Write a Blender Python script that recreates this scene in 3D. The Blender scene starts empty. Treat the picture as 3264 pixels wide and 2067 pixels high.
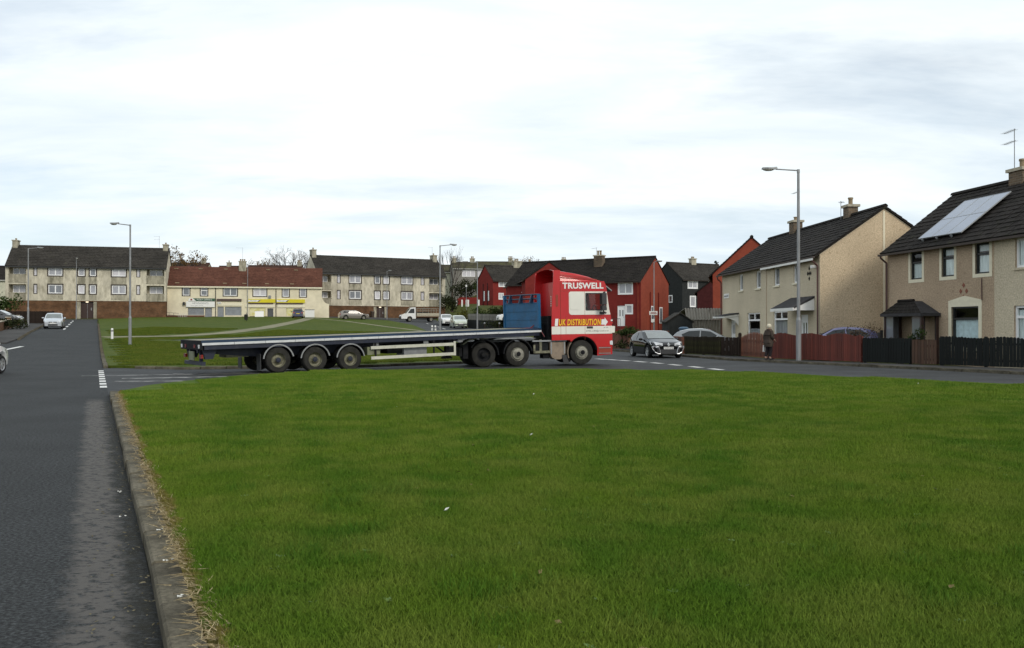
import bpy, bmesh, math, random
from mathutils import Vector, Matrix

R = math.radians
SC = bpy.context.scene
C = SC.collection
rnd = random.Random(7)

# ---------------------------------------------------------------- camera
cam_data = bpy.data.cameras.new("camera")
cam_data.sensor_width = 36.0
cam_data.lens = 31.17
cam_data.clip_start = 0.1
cam_data.clip_end = 3000.0
cam = bpy.data.objects.new("camera", cam_data)
C.objects.link(cam)
cam.location = (0.0, 0.0, 1.55)
cam.rotation_euler = (R(90.26), 0.0, 0.0)
SC.camera = cam

# ---------------------------------------------------------------- world, sun, exposure
SUN_EL, SUN_AZ = 34.0, 142.0            # azimuth clockwise from +Y (view direction)
world = bpy.data.worlds.new("World")
SC.world = world
world.use_nodes = True
wt = world.node_tree
wt.nodes.clear()


def wn(kind, **kw):
    n = wt.nodes.new(kind)
    for k, v in kw.items():
        setattr(n, k, v)
    return n


w_out = wn("ShaderNodeOutputWorld")
w_sky = wn("ShaderNodeTexSky", sky_type='NISHITA', sun_disc=False)
w_sky.sun_elevation = R(SUN_EL)
w_sky.sun_rotation = R(SUN_AZ)
w_bg1 = wn("ShaderNodeBackground")
w_bg1.inputs['Strength'].default_value = 0.11
w_bg2 = wn("ShaderNodeBackground")
w_bg2.inputs['Strength'].default_value = 1.05
w_mix = wn("ShaderNodeMixShader")
w_tc = wn("ShaderNodeTexCoord")
w_sep = wn("ShaderNodeSeparateXYZ")
wt.links.new(w_tc.outputs['Generated'], w_sep.inputs[0])
w_abs = wn("ShaderNodeMath", operation='ABSOLUTE')
wt.links.new(w_sep.outputs['Z'], w_abs.inputs[0])
w_add = wn("ShaderNodeMath", operation='ADD')
w_add.inputs[1].default_value = 0.16
wt.links.new(w_abs.outputs[0], w_add.inputs[0])
w_dx = wn("ShaderNodeMath", operation='DIVIDE')
w_dy = wn("ShaderNodeMath", operation='DIVIDE')
wt.links.new(w_sep.outputs['X'], w_dx.inputs[0])
wt.links.new(w_sep.outputs['Y'], w_dy.inputs[0])
wt.links.new(w_add.outputs[0], w_dx.inputs[1])
wt.links.new(w_add.outputs[0], w_dy.inputs[1])
w_cmb = wn("ShaderNodeCombineXYZ")
wt.links.new(w_dx.outputs[0], w_cmb.inputs[0])
wt.links.new(w_dy.outputs[0], w_cmb.inputs[1])


def wnoise(scale, detail, rough, off, dist=0.0):
    m = wn("ShaderNodeMapping")
    m.inputs['Location'].default_value = off
    m.inputs['Rotation'].default_value = (0, 0, R(-14))
    m.inputs['Scale'].default_value = (0.62, 1.25, 1.0)
    wt.links.new(w_cmb.outputs[0], m.inputs[0])
    n = wn("ShaderNodeTexNoise")
    n.inputs['Scale'].default_value = scale
    n.inputs['Detail'].default_value = detail
    n.inputs['Roughness'].default_value = rough
    n.inputs['Distortion'].default_value = dist
    wt.links.new(m.outputs[0], n.inputs['Vector'])
    return n


def wramp(src, stops):
    r = wn("ShaderNodeValToRGB")
    el = r.color_ramp.elements
    el[0].position, el[0].color = stops[0][0], (*stops[0][1], 1)
    el[1].position, el[1].color = stops[1][0], (*stops[1][1], 1)
    for p, c in stops[2:]:
        e = el.new(p)
        e.color = (*c, 1)
    wt.links.new(src, r.inputs[0])
    return r


n_big = wnoise(0.75, 5.0, 0.55, (1.3, 0.4, 0), 0.3)
n_fine = wnoise(2.1, 7.0, 0.62, (4.1, 2.7, 0), 0.4)
n_cov = wnoise(1.15, 6.0, 0.6, (7.7, 1.1, 3.0), 0.2)
r_big = wramp(n_big.outputs['Fac'], [(0.34, (0.74, 0.825, 0.89)), (0.64, (0.965, 1.0, 1.0))])
r_fine = wramp(n_fine.outputs['Fac'], [(0.34, (0.90, 0.93, 0.955)), (0.60, (1.03, 1.03, 1.02))])
w_mul = wn("ShaderNodeMixRGB", blend_type='MULTIPLY')
w_mul.inputs[0].default_value = 1.0
wt.links.new(r_big.outputs[0], w_mul.inputs[1])
wt.links.new(r_fine.outputs[0], w_mul.inputs[2])
wt.links.new(w_mul.outputs[0], w_bg2.inputs['Color'])
r_cov = wramp(n_cov.outputs['Fac'], [(0.33, (0.62, 0.62, 0.62)), (0.50, (0.97, 0.97, 0.97))])
wt.links.new(r_cov.outputs[0], w_mix.inputs[0])
wt.links.new(w_sky.outputs[0], w_bg1.inputs['Color'])
wt.links.new(w_bg1.outputs[0], w_mix.inputs[1])
wt.links.new(w_bg2.outputs[0], w_mix.inputs[2])
wt.links.new(w_mix.outputs[0], w_out.inputs['Surface'])

sun_data = bpy.data.lights.new("sun", 'SUN')
sun_data.energy = 1.5
sun_data.angle = R(16)
sun_data.color = (1.0, 0.93, 0.82)
sun = bpy.data.objects.new("sun", sun_data)
C.objects.link(sun)
sun.rotation_euler = (R(90 - SUN_EL), 0.0, R(180 - SUN_AZ) )
SC.view_settings.view_transform = 'Standard'
SC.view_settings.look = 'None'
SC.view_settings.exposure = 0.12
SC.view_settings.gamma = 1.0
SC.view_settings.use_curve_mapping = False


# ---------------------------------------------------------------- helpers
def link(o, parent=None):
    C.objects.link(o)
    if parent is not None:
        o.parent = parent
    return o


def tag(o, label=None, cat=None, group=None, kind=None):
    if label:
        o['label'] = label
    if cat:
        o['category'] = cat
    if group:
        o['group'] = group
    if kind:
        o['kind'] = kind
    return o


def empty(name, loc=(0, 0, 0), rz=0.0, label=None, cat=None, group=None, kind=None):
    o = bpy.data.objects.new(name, None)
    o.empty_display_size = 0.2
    link(o)
    o.location = loc
    o.rotation_euler = (0, 0, rz)
    return tag(o, label, cat, group, kind)


def children(o):
    return [c for c in bpy.data.objects if c.parent == o]


def copy_tree(o, parent=None):
    c = o.copy()
    C.objects.link(c)
    if parent is not None:
        c.parent = parent
    for ch in children(o):
        copy_tree(ch, c)
    return c


class MB:
    def __init__(s):
        s.v, s.f = [], []

    def quad(s, a, b, c, d):
        n = len(s.v)
        s.v += [a, b, c, d]
        s.f.append((n, n + 1, n + 2, n + 3))
        return s

    def poly(s, pts):
        n = len(s.v)
        s.v += list(pts)
        s.f.append(tuple(range(n, n + len(pts))))
        return s

    def box(s, x0, x1, y0, y1, z0, z1, M=None):
        p = [(x0, y0, z0), (x1, y0, z0), (x1, y1, z0), (x0, y1, z0), (x0, y0, z1), (x1, y0, z1), (x1, y1, z1), (x0, y1, z1)]
        if M is not None:
            p = [tuple(M @ Vector(q)) for q in p]
        n = len(s.v)
        s.v += p
        for q in ((0, 3, 2, 1), (4, 5, 6, 7), (0, 1, 5, 4), (1, 2, 6, 5), (2, 3, 7, 6), (3, 0, 4, 7)):
            s.f.append(tuple(n + i for i in q))
        return s

    def prism(s, pts, axis, a, b):
        """2-D polygon extruded along axis ('x': pts are (y,z); 'y': (x,z); 'z': (x,y))."""
        def P(p, t):
            return {'x': (t, p[0], p[1]), 'y': (p[0], t, p[1]), 'z': (p[0], p[1], t)}[axis]
        n, k = len(s.v), len(pts)
        s.v += [P(p, a) for p in pts] + [P(p, b) for p in pts]
        s.f.append(tuple(range(n, n + k)))
        s.f.append(tuple(range(n + 2 * k - 1, n + k - 1, -1)))
        for i in range(k):
            j = (i + 1) % k
            s.f.append((n + i, n + j, n + k + j, n + k + i))
        return s

    def tube(s, p0, p1, r0, r1=None, n=8, cap=True):
        r1 = r0 if r1 is None else r1
        p0, p1 = Vector(p0), Vector(p1)
        d = (p1 - p0)
        if d.length < 1e-6:
            return s
        d.normalize()
        u = d.orthogonal().normalized()
        w = d.cross(u)
        b = len(s.v)
        for p, r in ((p0, r0), (p1, r1)):
            for i in range(n):
                a = 2 * math.pi * i / n
                s.v.append(tuple(p + (u * math.cos(a) + w * math.sin(a)) * r))
        for i in range(n):
            j = (i + 1) % n
            s.f.append((b + i, b + j, b + n + j, b + n + i))
        if cap:
            s.f.append(tuple(b + i for i in range(n - 1, -1, -1)))
            s.f.append(tuple(b + n + i for i in range(n)))
        return s

    def path(s, pts, r, n=6):
        for a, b in zip(pts[:-1], pts[1:]):
            s.tube(a, b, r, r, n)
        return s

    def lathe(s, prof, c, axis='y', n=28, closed=False):
        """prof: list of (radius, offset along axis)."""
        b, k = len(s.v), len(prof)
        for i in range(n):
            a = 2 * math.pi * i / n
            ca, sa = math.cos(a), math.sin(a)
            for r, h in prof:
                if axis == 'y':
                    s.v.append((c[0] + r * ca, c[1] + h, c[2] + r * sa))
                elif axis == 'z':
                    s.v.append((c[0] + r * ca, c[1] + r * sa, c[2] + h))
                else:
                    s.v.append((c[0] + h, c[1] + r * ca, c[2] + r * sa))
        for i in range(n):
            j = (i + 1) % n
            for t in range(k - 1 if not closed else k):
                q = (t + 1) % k
                s.f.append((b + i * k + t, b + j * k + t, b + j * k + q, b + i * k + q))
        return s

    def blob(s, c, r, nu=10, nv=7, M=None):
        b = len(s.v)
        for j in range(nv + 1):
            t = math.pi * j / nv
            for i in range(nu):
                a = 2 * math.pi * i / nu
                p = Vector((c[0] + r[0] * math.sin(t) * math.cos(a), c[1] + r[1] * math.sin(t) * math.sin(a), c[2] + r[2] * math.cos(t)))
                if M is not None:
                    p = M @ p
                s.v.append(tuple(p))
        for j in range(nv):
            for i in range(nu):
                k = (i + 1) % nu
                s.f.append((b + j * nu + i, b + j * nu + k, b + (j + 1) * nu + k, b + (j + 1) * nu + i))
        return s

    def grid(s, rows):
        b, w = len(s.v), len(rows[0])
        for r in rows:
            s.v += [tuple(p) for p in r]
        for j in range(len(rows) - 1):
            for i in range(w - 1):
                s.f.append((b + j * w + i, b + j * w + i + 1, b + (j + 1) * w + i + 1, b + (j + 1) * w + i))
        return s

    def mesh(s, name, m, smooth=None, merge=False):
        me = bpy.data.meshes.new(name)
        me.from_pydata([tuple(p) for p in s.v], [], s.f)
        bm = bmesh.new()
        bm.from_mesh(me)
        if merge:
            bmesh.ops.remove_doubles(bm, verts=bm.verts, dist=0.0005)
        bmesh.ops.recalc_face_normals(bm, faces=bm.faces)
        bm.to_mesh(me)
        bm.free()
        if smooth is not None:
            me.shade_smooth()
            me.set_sharp_from_angle(angle=R(smooth))
        me.materials.append(m)
        return me

    def build(s, name, m, parent=None, smooth=None, merge=False, kind=None, label=None):
        o = bpy.data.objects.new(name, s.mesh(name, m, smooth, merge))
        link(o, parent)
        return tag(o, label, kind=kind)


def inst(name, me, parent, loc, rot=(0, 0, 0), scale=(1, 1, 1)):
    o = bpy.data.objects.new(name, me)
    link(o, parent)
    o.location, o.rotation_euler, o.scale = loc, rot, scale
    return o


# ---------------------------------------------------------------- materials
def mat(name, col, rough=0.65, metal=0.0, ns=0.0, na=0.15, col2=None, bump=0.0, bs=40.0, coat=0.0, stretch=(1, 1, 1), ns2=0.0, na2=0.2,
        dirt=None, dirt_s=1.0, dirt_lo=0.5, dirt_hi=0.7, spec=0.5, orand=0.0):
    m = bpy.data.materials.new(name)
    m.use_nodes = True
    t = m.node_tree
    p = t.nodes['Principled BSDF']
    p.inputs['Roughness'].default_value = rough
    p.inputs['Metallic'].default_value = metal
    p.inputs['Specular IOR Level'].default_value = 0.12 if rough >= 0.8 and spec == 0.5 else spec
    if coat:
        p.inputs['Coat Weight'].default_value = coat
        p.inputs['Coat Roughness'].default_value = 0.05
    tc = t.nodes.new("ShaderNodeTexCoord")
    mp = t.nodes.new("ShaderNodeMapping")
    mp.inputs['Scale'].default_value = stretch
    t.links.new(tc.outputs['Object'], mp.inputs[0])

    def nz(scale, det=4.0, rgh=0.6):
        n = t.nodes.new("ShaderNodeTexNoise")
        n.inputs['Scale'].default_value = scale
        n.inputs['Detail'].default_value = det
        n.inputs['Roughness'].default_value = rgh
        t.links.new(mp.outputs[0], n.inputs['Vector'])
        return n.outputs['Fac']

    def mixc(fac, a, b):
        x = t.nodes.new("ShaderNodeMixRGB")
        t.links.new(fac, x.inputs[0])
        for k, q in ((1, a), (2, b)):
            if isinstance(q, (tuple, list)):
                x.inputs[k].default_value = (*q[:3], 1)
            else:
                t.links.new(q, x.inputs[k])
        return x.outputs[0]

    def rng(fac, lo, hi):
        x = t.nodes.new("ShaderNodeMapRange")
        x.inputs[1].default_value, x.inputs[2].default_value = lo, hi
        t.links.new(fac, x.inputs[0])
        return x.outputs[0]

    out = tuple(col)
    if ns:
        a = tuple(c * (1 - na) for c in col)
        b = tuple(col2) if col2 else tuple(min(1.0, c * (1 + na)) for c in col)
        out = mixc(rng(nz(ns), 0.3, 0.7), a, b)
    if ns2:
        a = mixc(rng(nz(ns2, 3.0), 0.35, 0.65), (1 - na2,) * 3, (1 + na2 * 0.6,) * 3)
        x = t.nodes.new("ShaderNodeMixRGB")
        x.blend_type = 'MULTIPLY'
        x.inputs[0].default_value = 1.0
        if isinstance(out, tuple):
            x.inputs[1].default_value = (*out, 1)
        else:
            t.links.new(out, x.inputs[1])
        t.links.new(a, x.inputs[2])
        out = x.outputs[0]
    if dirt:
        out = mixc(rng(nz(dirt_s, 6.0, 0.65), dirt_lo, dirt_hi), out, dirt)
    if orand:
        oi = t.nodes.new("ShaderNodeObjectInfo")
        mr = t.nodes.new("ShaderNodeMapRange")
        mr.inputs[3].default_value, mr.inputs[4].default_value = 1 - orand, 1 + orand
        t.links.new(oi.outputs['Random'], mr.inputs[0])
        x = t.nodes.new("ShaderNodeMixRGB")
        x.blend_type = 'MULTIPLY'
        x.inputs[0].default_value = 1.0
        if isinstance(out, tuple):
            x.inputs[1].default_value = (*out, 1)
        else:
            t.links.new(out, x.inputs[1])
        t.links.new(mr.outputs[0], x.inputs[2])
        out = x.outputs[0]
    if isinstance(out, tuple):
        p.inputs['Base Color'].default_value = (*out, 1)
    else:
        t.links.new(out, p.inputs['Base Color'])
    if bump:
        b = t.nodes.new("ShaderNodeBump")
        b.inputs['Strength'].default_value = bump
        b.inputs['Distance'].default_value = 0.02
        t.links.new(nz(bs, 5.0, 0.7), b.inputs['Height'])
        t.links.new(b.outputs[0], p.inputs['Normal'])
    return m


def glass(name, tint=(0.95, 0.97, 0.96)):
    m = bpy.data.materials.new(name)
    m.use_nodes = True
    t = m.node_tree
    t.nodes.clear()
    o = t.nodes.new("ShaderNodeOutputMaterial")
    tr = t.nodes.new("ShaderNodeBsdfTransparent")
    tr.inputs[0].default_value = (*tint, 1)
    gl = t.nodes.new("ShaderNodeBsdfGlossy")
    gl.inputs['Roughness'].default_value = 0.03
    fr = t.nodes.new("ShaderNodeFresnel")
    fr.inputs[0].default_value = 1.5
    mx = t.nodes.new("ShaderNodeMixShader")
    ge = t.nodes.new("ShaderNodeNewGeometry")
    su = t.nodes.new("ShaderNodeMath")
    su.operation = 'SUBTRACT'
    su.inputs[0].default_value = 1.0
    t.links.new(ge.outputs['Backfacing'], su.inputs[1])
    mu = t.nodes.new("ShaderNodeMath")
    mu.operation = 'MULTIPLY'
    t.links.new(fr.outputs[0], mu.inputs[0])
    t.links.new(su.outputs[0], mu.inputs[1])
    t.links.new(mu.outputs[0], mx.inputs[0])
    t.links.new(tr.outputs[0], mx.inputs[1])
    t.links.new(gl.outputs[0], mx.inputs[2])
    t.links.new(mx.outputs[0], o.inputs[0])
    return m


M = {}
M['tarmac_dark'] = mat('tarmac_dark', (0.05, 0.052, 0.055), 0.85, ns=90, na=0.35, bump=0.35, bs=140, ns2=0.35, na2=0.25)
M['pavement'] = mat('pavement', (0.062, 0.060, 0.058), 0.9, ns=60, na=0.3, ns2=0.5, na2=0.3, bump=0.3, bs=90)
M['path'] = mat('path', (0.21, 0.20, 0.13), 0.9, ns=20, na=0.2, ns2=0.4, na2=0.2)
M['path_grey'] = mat('path_grey', (0.09, 0.115, 0.065), 0.9, ns=20, na=0.2, ns2=0.4, na2=0.2)
M['kerb'] = mat('kerb', (0.112, 0.100, 0.074), 0.95, orand=.16, ns=35, na=0.35, bump=0.5, bs=60, ns2=2.5, na2=0.4, dirt=(0.06, 0.055, 0.04), dirt_s=6.0, dirt_lo=0.55, dirt_hi=0.75)
M['marking'] = mat('marking', (0.62, 0.62, 0.60), 0.8, ns=30, na=0.18, dirt=(0.2, 0.2, 0.2), dirt_s=9, dirt_lo=0.62, dirt_hi=0.8)
M['marking_worn'] = mat('marking_worn', (0.30, 0.30, 0.29), 0.8, ns=8, na=0.3, dirt=(0.07, 0.07, 0.07), dirt_s=2.5, dirt_lo=0.4, dirt_hi=0.6)
M['white_paint'] = mat('white_paint', (0.74, 0.73, 0.70), 0.45, ns=3, na=0.05)
M['upvc'] = mat('upvc', (0.82, 0.82, 0.82), 0.4)
M['cream_paint'] = mat('cream_paint', (0.72, 0.66, 0.50), 0.6, ns=6, na=0.06)
M['black_paint'] = mat('black_paint', (0.018, 0.018, 0.018), 0.5)
M['dark_brown'] = mat('dark_brown', (0.045, 0.032, 0.025), 0.6, ns=6, na=0.2)
M['galv'] = mat('galv', (0.25, 0.255, 0.26), 0.55, metal=0.3, ns=5, na=0.2, stretch=(1, 1, 0.2))
M['galv_dull'] = mat('galv_dull', (0.20, 0.205, 0.21), 0.6, metal=0.2, ns=5, na=0.2)
M['pane'] = mat('pane', (0.16, 0.17, 0.19), 0.12, coat=1.0, ns=0.6, na=0.3)
M['pane_net'] = mat('pane_net', (0.32, 0.32, 0.35), 0.3, coat=1.0, ns=0.8, na=0.25)
M['pane_light'] = mat('pane_light', (0.55, 0.53, 0.56), 0.35, coat=0.6, ns=0.8, na=0.12)
M['pane_dark'] = mat('pane_dark', (0.03, 0.032, 0.035), 0.08, coat=1.0)
M['glass'] = glass('glass')
M['net'] = mat('net', (0.70, 0.74, 0.76), 0.9, ns=9, na=0.2, stretch=(1, 1, 0.15))
M['net_grey'] = mat('net_grey', (0.30, 0.29, 0.31), 0.9, ns=9, na=0.35, stretch=(1, 1, 0.15))
M['blind'] = mat('blind', (0.60, 0.70, 0.76), 0.9, ns=5, na=0.15)
M['room'] = mat('room', (0.12, 0.11, 0.10), 0.9, ns=1, na=0.3)


# ---------------------------------------------------------------- terrain
def softplus(d, k=4.0):
    return k * math.log1p(math.exp(min(d / k, 40.0))) if d / k < 40 else d


def sstep(v, a, b):
    t = min(1.0, max(0.0, (v - a) / (b - a)))
    return t * t * (3 - 2 * t)


def tz(x, y):
    t = min(1.0, max(0.0, (x + 40.0) / 33.0))
    z = 0.031 * softplus(y - (38.0 + 24.0 * t)) + 0.2 * (softplus(y - 177.0) - softplus(y - 207.0))
    z += 2.7 * sstep(x, -12.0, -8.0) * sstep(y, 117.0, 138.0) * (1.0 - sstep(x, 12.0, 30.0))
    return z


def sheet(name, poly, dz, m, step=4.0, skirt=0.0, label=None, kind='structure', parent=None):
    bm = bmesh.new()
    bm.faces.new([bm.verts.new((p[0], p[1], 0.0)) for p in poly])
    bmesh.ops.triangulate(bm, faces=bm.faces[:])
    xs, ys = [p[0] for p in poly], [p[1] for p in poly]
    for lo, hi, no in ((min(xs), max(xs), (1, 0, 0)), (min(ys), max(ys), (0, 1, 0))):
        k = math.floor(lo / step) + 1
        while k * step < hi:
            co = tuple(k * step * c for c in no)
            bmesh.ops.bisect_plane(bm, geom=bm.verts[:] + bm.edges[:] + bm.faces[:], plane_co=co, plane_no=no, dist=1e-5)
            k += 1
    for v in bm.verts:
        v.co.z = tz(v.co.x, v.co.y) + dz
    bmesh.ops.recalc_face_normals(bm, faces=bm.faces)
    if bm.faces and sum(f.normal.z for f in bm.faces) < 0:
        bmesh.ops.reverse_faces(bm, faces=bm.faces)
    if skirt:
        ed = [e for e in bm.edges if e.is_boundary]
        r = bmesh.ops.extrude_edge_only(bm, edges=ed)
        for v in [g for g in r['geom'] if isinstance(g, bmesh.types.BMVert)]:
            v.co.z -= skirt
    me = bpy.data.meshes.new(name)
    bm.to_mesh(me)
    bm.free()
    me.materials.append(m)
    o = bpy.data.objects.new(name, me)
    link(o, parent)
    return tag(o, label, kind=kind)


def grass_mat(name, base, alt, tip, straw=0.0, fine=55.0, bump=0.6, edge=False):
    m = bpy.data.materials.new(name)
    m.use_nodes = True
    t = m.node_tree
    p = t.nodes['Principled BSDF']
    p.inputs['Roughness'].default_value = 0.75
    p.inputs['Specular IOR Level'].default_value = 0.04
    geo = t.nodes.new("ShaderNodeNewGeometry")

    def nz(scale, det, lo, hi, st=(1, 1, 1)):
        mp = t.nodes.new("ShaderNodeMapping")
        mp.inputs['Scale'].default_value = st
        t.links.new(geo.outputs['Position'], mp.inputs[0])
        n = t.nodes.new("ShaderNodeTexNoise")
        n.inputs['Scale'].default_value = scale
        n.inputs['Detail'].default_value = det
        n.inputs['Roughness'].default_value = 0.6
        t.links.new(mp.outputs[0], n.inputs['Vector'])
        x = t.nodes.new("ShaderNodeMapRange")
        x.inputs[1].default_value, x.inputs[2].default_value = lo, hi
        t.links.new(n.outputs['Fac'], x.inputs[0])
        return x.outputs[0], n.outputs['Fac']

    def mix(f, a, b, bt='MIX'):
        x = t.nodes.new("ShaderNodeMixRGB")
        x.blend_type = bt
        if isinstance(f, float):
            x.inputs[0].default_value = f
        else:
            t.links.new(f, x.inputs[0])
        for k, q in ((1, a), (2, b)):
            if isinstance(q, tuple):
                x.inputs[k].default_value = (*q, 1)
            else:
                t.links.new(q, x.inputs[k])
        return x.outputs[0]

    f1, _ = nz(0.38, 6, 0.38, 0.62)
    f2, _ = nz(1.7, 6, 0.40, 0.62)
    f3, h3 = nz(fine, 4, 0.3, 0.7)
    c = mix(f1, base, alt)
    c = mix(f2, c, mix(0.65, c, tip))
    c = mix(f3, mix(1.0, c, (0.62, 0.66, 0.6), 'MULTIPLY'), mix(1.0, c, (1.3, 1.25, 1.2), 'MULTIPLY'))
    if straw:
        f4, _ = nz(160.0, 2, 0.64, 0.72)
        s = mix(f4, (0, 0, 0), (straw,) * 3)
        x = t.nodes.new("ShaderNodeMixRGB")
        t.links.new(s, x.inputs[0])
        t.links.new(c, x.inputs[1])
        x.inputs[2].default_value = (0.34, 0.30, 0.13, 1)
        c = x.outputs[0]
    if edge:                              # thatch turning to straw along the kerb
        dt = t.nodes.new("ShaderNodeVectorMath")
        dt.operation = 'DOT_PRODUCT'
        dt.inputs[1].default_value = (0.905, 0.426, 0)
        t.links.new(geo.outputs['Position'], dt.inputs[0])
        e1, n1 = nz(3.0, 4, 0, 1)
        ad = t.nodes.new("ShaderNodeMath")
        ad.operation = 'MULTIPLY_ADD'
        ad.inputs[1].default_value = -0.42
        t.links.new(n1, ad.inputs[0])
        t.links.new(dt.outputs['Value'], ad.inputs[2])
        mr = t.nodes.new("ShaderNodeMapRange")
        mr.inputs[1].default_value, mr.inputs[2].default_value = 0.30, 0.35
        mr.inputs[3].default_value, mr.inputs[4].default_value = 0.75, 0.0
        t.links.new(ad.outputs[0], mr.inputs[0])
        c = mix(mr.outputs[0], c, (0.17, 0.125, 0.045))
    t.links.new(c, p.inputs['Base Color'])
    if bump:
        b = t.nodes.new("ShaderNodeBump")
        b.inputs['Strength'].default_value = bump
        b.inputs['Distance'].default_value = 0.05
        t.links.new(h3, b.inputs['Height'])
        t.links.new(b.outputs[0], p.inputs['Normal'])
    return m


GB, GA, GT = (0.044, 0.098, 0.010), (0.078, 0.126, 0.013), (0.118, 0.150, 0.027)
M['lawn'] = grass_mat('lawn', GB, GA, GT, edge=True)
M['lawn_far'] = grass_mat('lawn_far', (0.044, 0.074, 0.010), (0.066, 0.090, 0.013), (0.086, 0.102, 0.020), fine=9.0)
M['blade'] = grass_mat('blade', tuple(c * 1.32 for c in GB), tuple(c * 1.32 for c in GA), tuple(c * 1.32 for c in GT), straw=0.28, bump=0, edge=True)
M['blade_far'] = grass_mat('blade_far', (0.058, 0.098, 0.012), (0.090, 0.118, 0.016), (0.12, 0.135, 0.028), straw=.2, fine=14.0, bump=0)
M['rough_grass'] = grass_mat('rough_grass', (0.035, 0.052, 0.010), (0.06, 0.068, 0.016), (0.09, 0.085, 0.028), fine=9)
M['straw'] = mat('straw', (0.40, 0.33, 0.20), 0.9, ns=60, na=0.45)

# the hill: one sheet out to the horizon
g = MB()
xs = [x for x in range(-420, 421, 6)]
ys = [y for y in range(-60, 240, 4)] + [y for y in range(240, 901, 30)]
g.grid([[(x, y, tz(x, min(y, 236)) - 0.06) for x in xs] for y in ys])
g.build('ground', M['rough_grass'], smooth=60, kind='structure')

# kerb line of the road on the left: point P(Y), direction KD, right-hand normal KN
KD = Vector((-0.426, 0.905, 0)).normalized()
KN = Vector((0.905, 0.426, 0)).normalized()
KY = math.atan2(KD.y, KD.x)


def kp(y, off=0.0):
    return (0.35 - 0.471 * y + KN.x * off, y + KN.y * off)


# near asphalt: speckle plus a paler worn strip and a dark gutter that follow the kerb
def road_mat():
    m = mat('road_asphalt', (0.027, 0.029, 0.030), 0.82, ns=42, na=0.75, bump=0.8, bs=60, ns2=0.5, na2=0.22, spec=.22)
    t = m.node_tree
    p = t.nodes['Principled BSDF']
    src = p.inputs['Base Color'].links[0].from_socket
    tc = next(n for n in t.nodes if n.bl_idname == 'ShaderNodeTexCoord')
    dot = t.nodes.new("ShaderNodeVectorMath")
    dot.operation = 'DOT_PRODUCT'
    dot.inputs[1].default_value = (KN.x, KN.y, 0)
    t.links.new(tc.outputs['Object'], dot.inputs[0])
    mp = t.nodes.new("ShaderNodeMapping")
    mp.inputs['Rotation'].default_value = (0, 0, -KY)
    mp.inputs['Scale'].default_value = (1.0, 1.6, 1.0)
    t.links.new(tc.outputs['Object'], mp.inputs[0])

    def noise(sc, det):
        n = t.nodes.new("ShaderNodeTexNoise")
        n.inputs['Scale'].default_value = sc
        n.inputs['Detail'].default_value = det
        n.inputs['Roughness'].default_value = 0.7
        t.links.new(mp.outputs[0], n.inputs['Vector'])
        return n.outputs['Fac']

    def math_(op, a, b=None):
        x = t.nodes.new("ShaderNodeMath")
        x.operation = op
        for k, q in ((0, a), (1, b)):
            if q is None:
                continue
            if isinstance(q, (int, float)):
                x.inputs[k].default_value = q
            else:
                t.links.new(q, x.inputs[k])
        return x.outputs[0]

    def ramp(v, lo, hi):
        x = t.nodes.new("ShaderNodeMapRange")
        x.inputs[1].default_value, x.inputs[2].default_value = lo, hi
        t.links.new(v, x.inputs[0])
        return x.outputs[0]

    d = math_('SUBTRACT', dot.outputs['Value'], KN.x * 0.35)        # <0 on the road
    dn = math_('ADD', d, math_('MULTIPLY', math_('SUBTRACT', noise(2.4, 7), 0.5), 0.42))
    sep = t.nodes.new("ShaderNodeSeparateXYZ")
    t.links.new(tc.outputs['Object'], sep.inputs[0])
    near = ramp(sep.outputs['Y'], 19.6, 18.4)
    strip = math_('MULTIPLY', math_('MULTIPLY', ramp(dn, -0.50, -0.40), ramp(dn, -0.11, -0.18)), near)
    rag = ramp(noise(11.0, 5), 0.40, 0.50)
    strip = math_('MULTIPLY', strip, rag)
    x = t.nodes.new("ShaderNodeMixRGB")
    fl = t.nodes.new("ShaderNodeMixRGB")          # coarse stone speckle of worn chippings
    fl.blend_type = 'MULTIPLY'
    fl.inputs[0].default_value = 1.0
    t.links.new(src, fl.inputs[1])
    sp_ = t.nodes.new("ShaderNodeMapRange")
    sp_.inputs[1].default_value, sp_.inputs[2].default_value = 0.40, 0.60
    sp_.inputs[3].default_value, sp_.inputs[4].default_value = 0.42, 1.75
    t.links.new(noise(30.0, 3), sp_.inputs[0])
    t.links.new(sp_.outputs[0], fl.inputs[2])
    t.links.new(math_('MULTIPLY', strip, 0.85), x.inputs[0])
    t.links.new(fl.outputs[0], x.inputs[1])
    x.inputs[2].default_value = (0.115, 0.106, 0.097, 1)
    gut = math_('MULTIPLY', ramp(dn, -0.22, -0.08), ramp(noise(9.0, 5), 0.36, 0.6))
    y = t.nodes.new("ShaderNodeMixRGB")
    t.links.new(math_('MULTIPLY', gut, near), y.inputs[0])
    t.links.new(x.outputs[0], y.inputs[1])
    y.inputs[2].default_value = (0.018, 0.017, 0.011, 1)
    t.links.new(y.outputs[0], p.inputs['Base Color'])
    return m


M['road'] = road_mat()


def lp(y, w=5.2):                       # left edge of that road
    return kp(y, -w)


side_road = sheet('road', [kp(-8, -8), kp(-8), kp(20), kp(34), kp(60), kp(90), kp(122), (-52, 131.5), (-66, 128.5), (-78, 128), (-74, 121), (-62, 118),
                           lp(96, 5.2), lp(70, 5.2), lp(58, 5.4), (-40, 52), (-40, 45), lp(38, 7), lp(22, 7.6)], 0.0, M['road'], label='tarmac road climbing away on the left')
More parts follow.
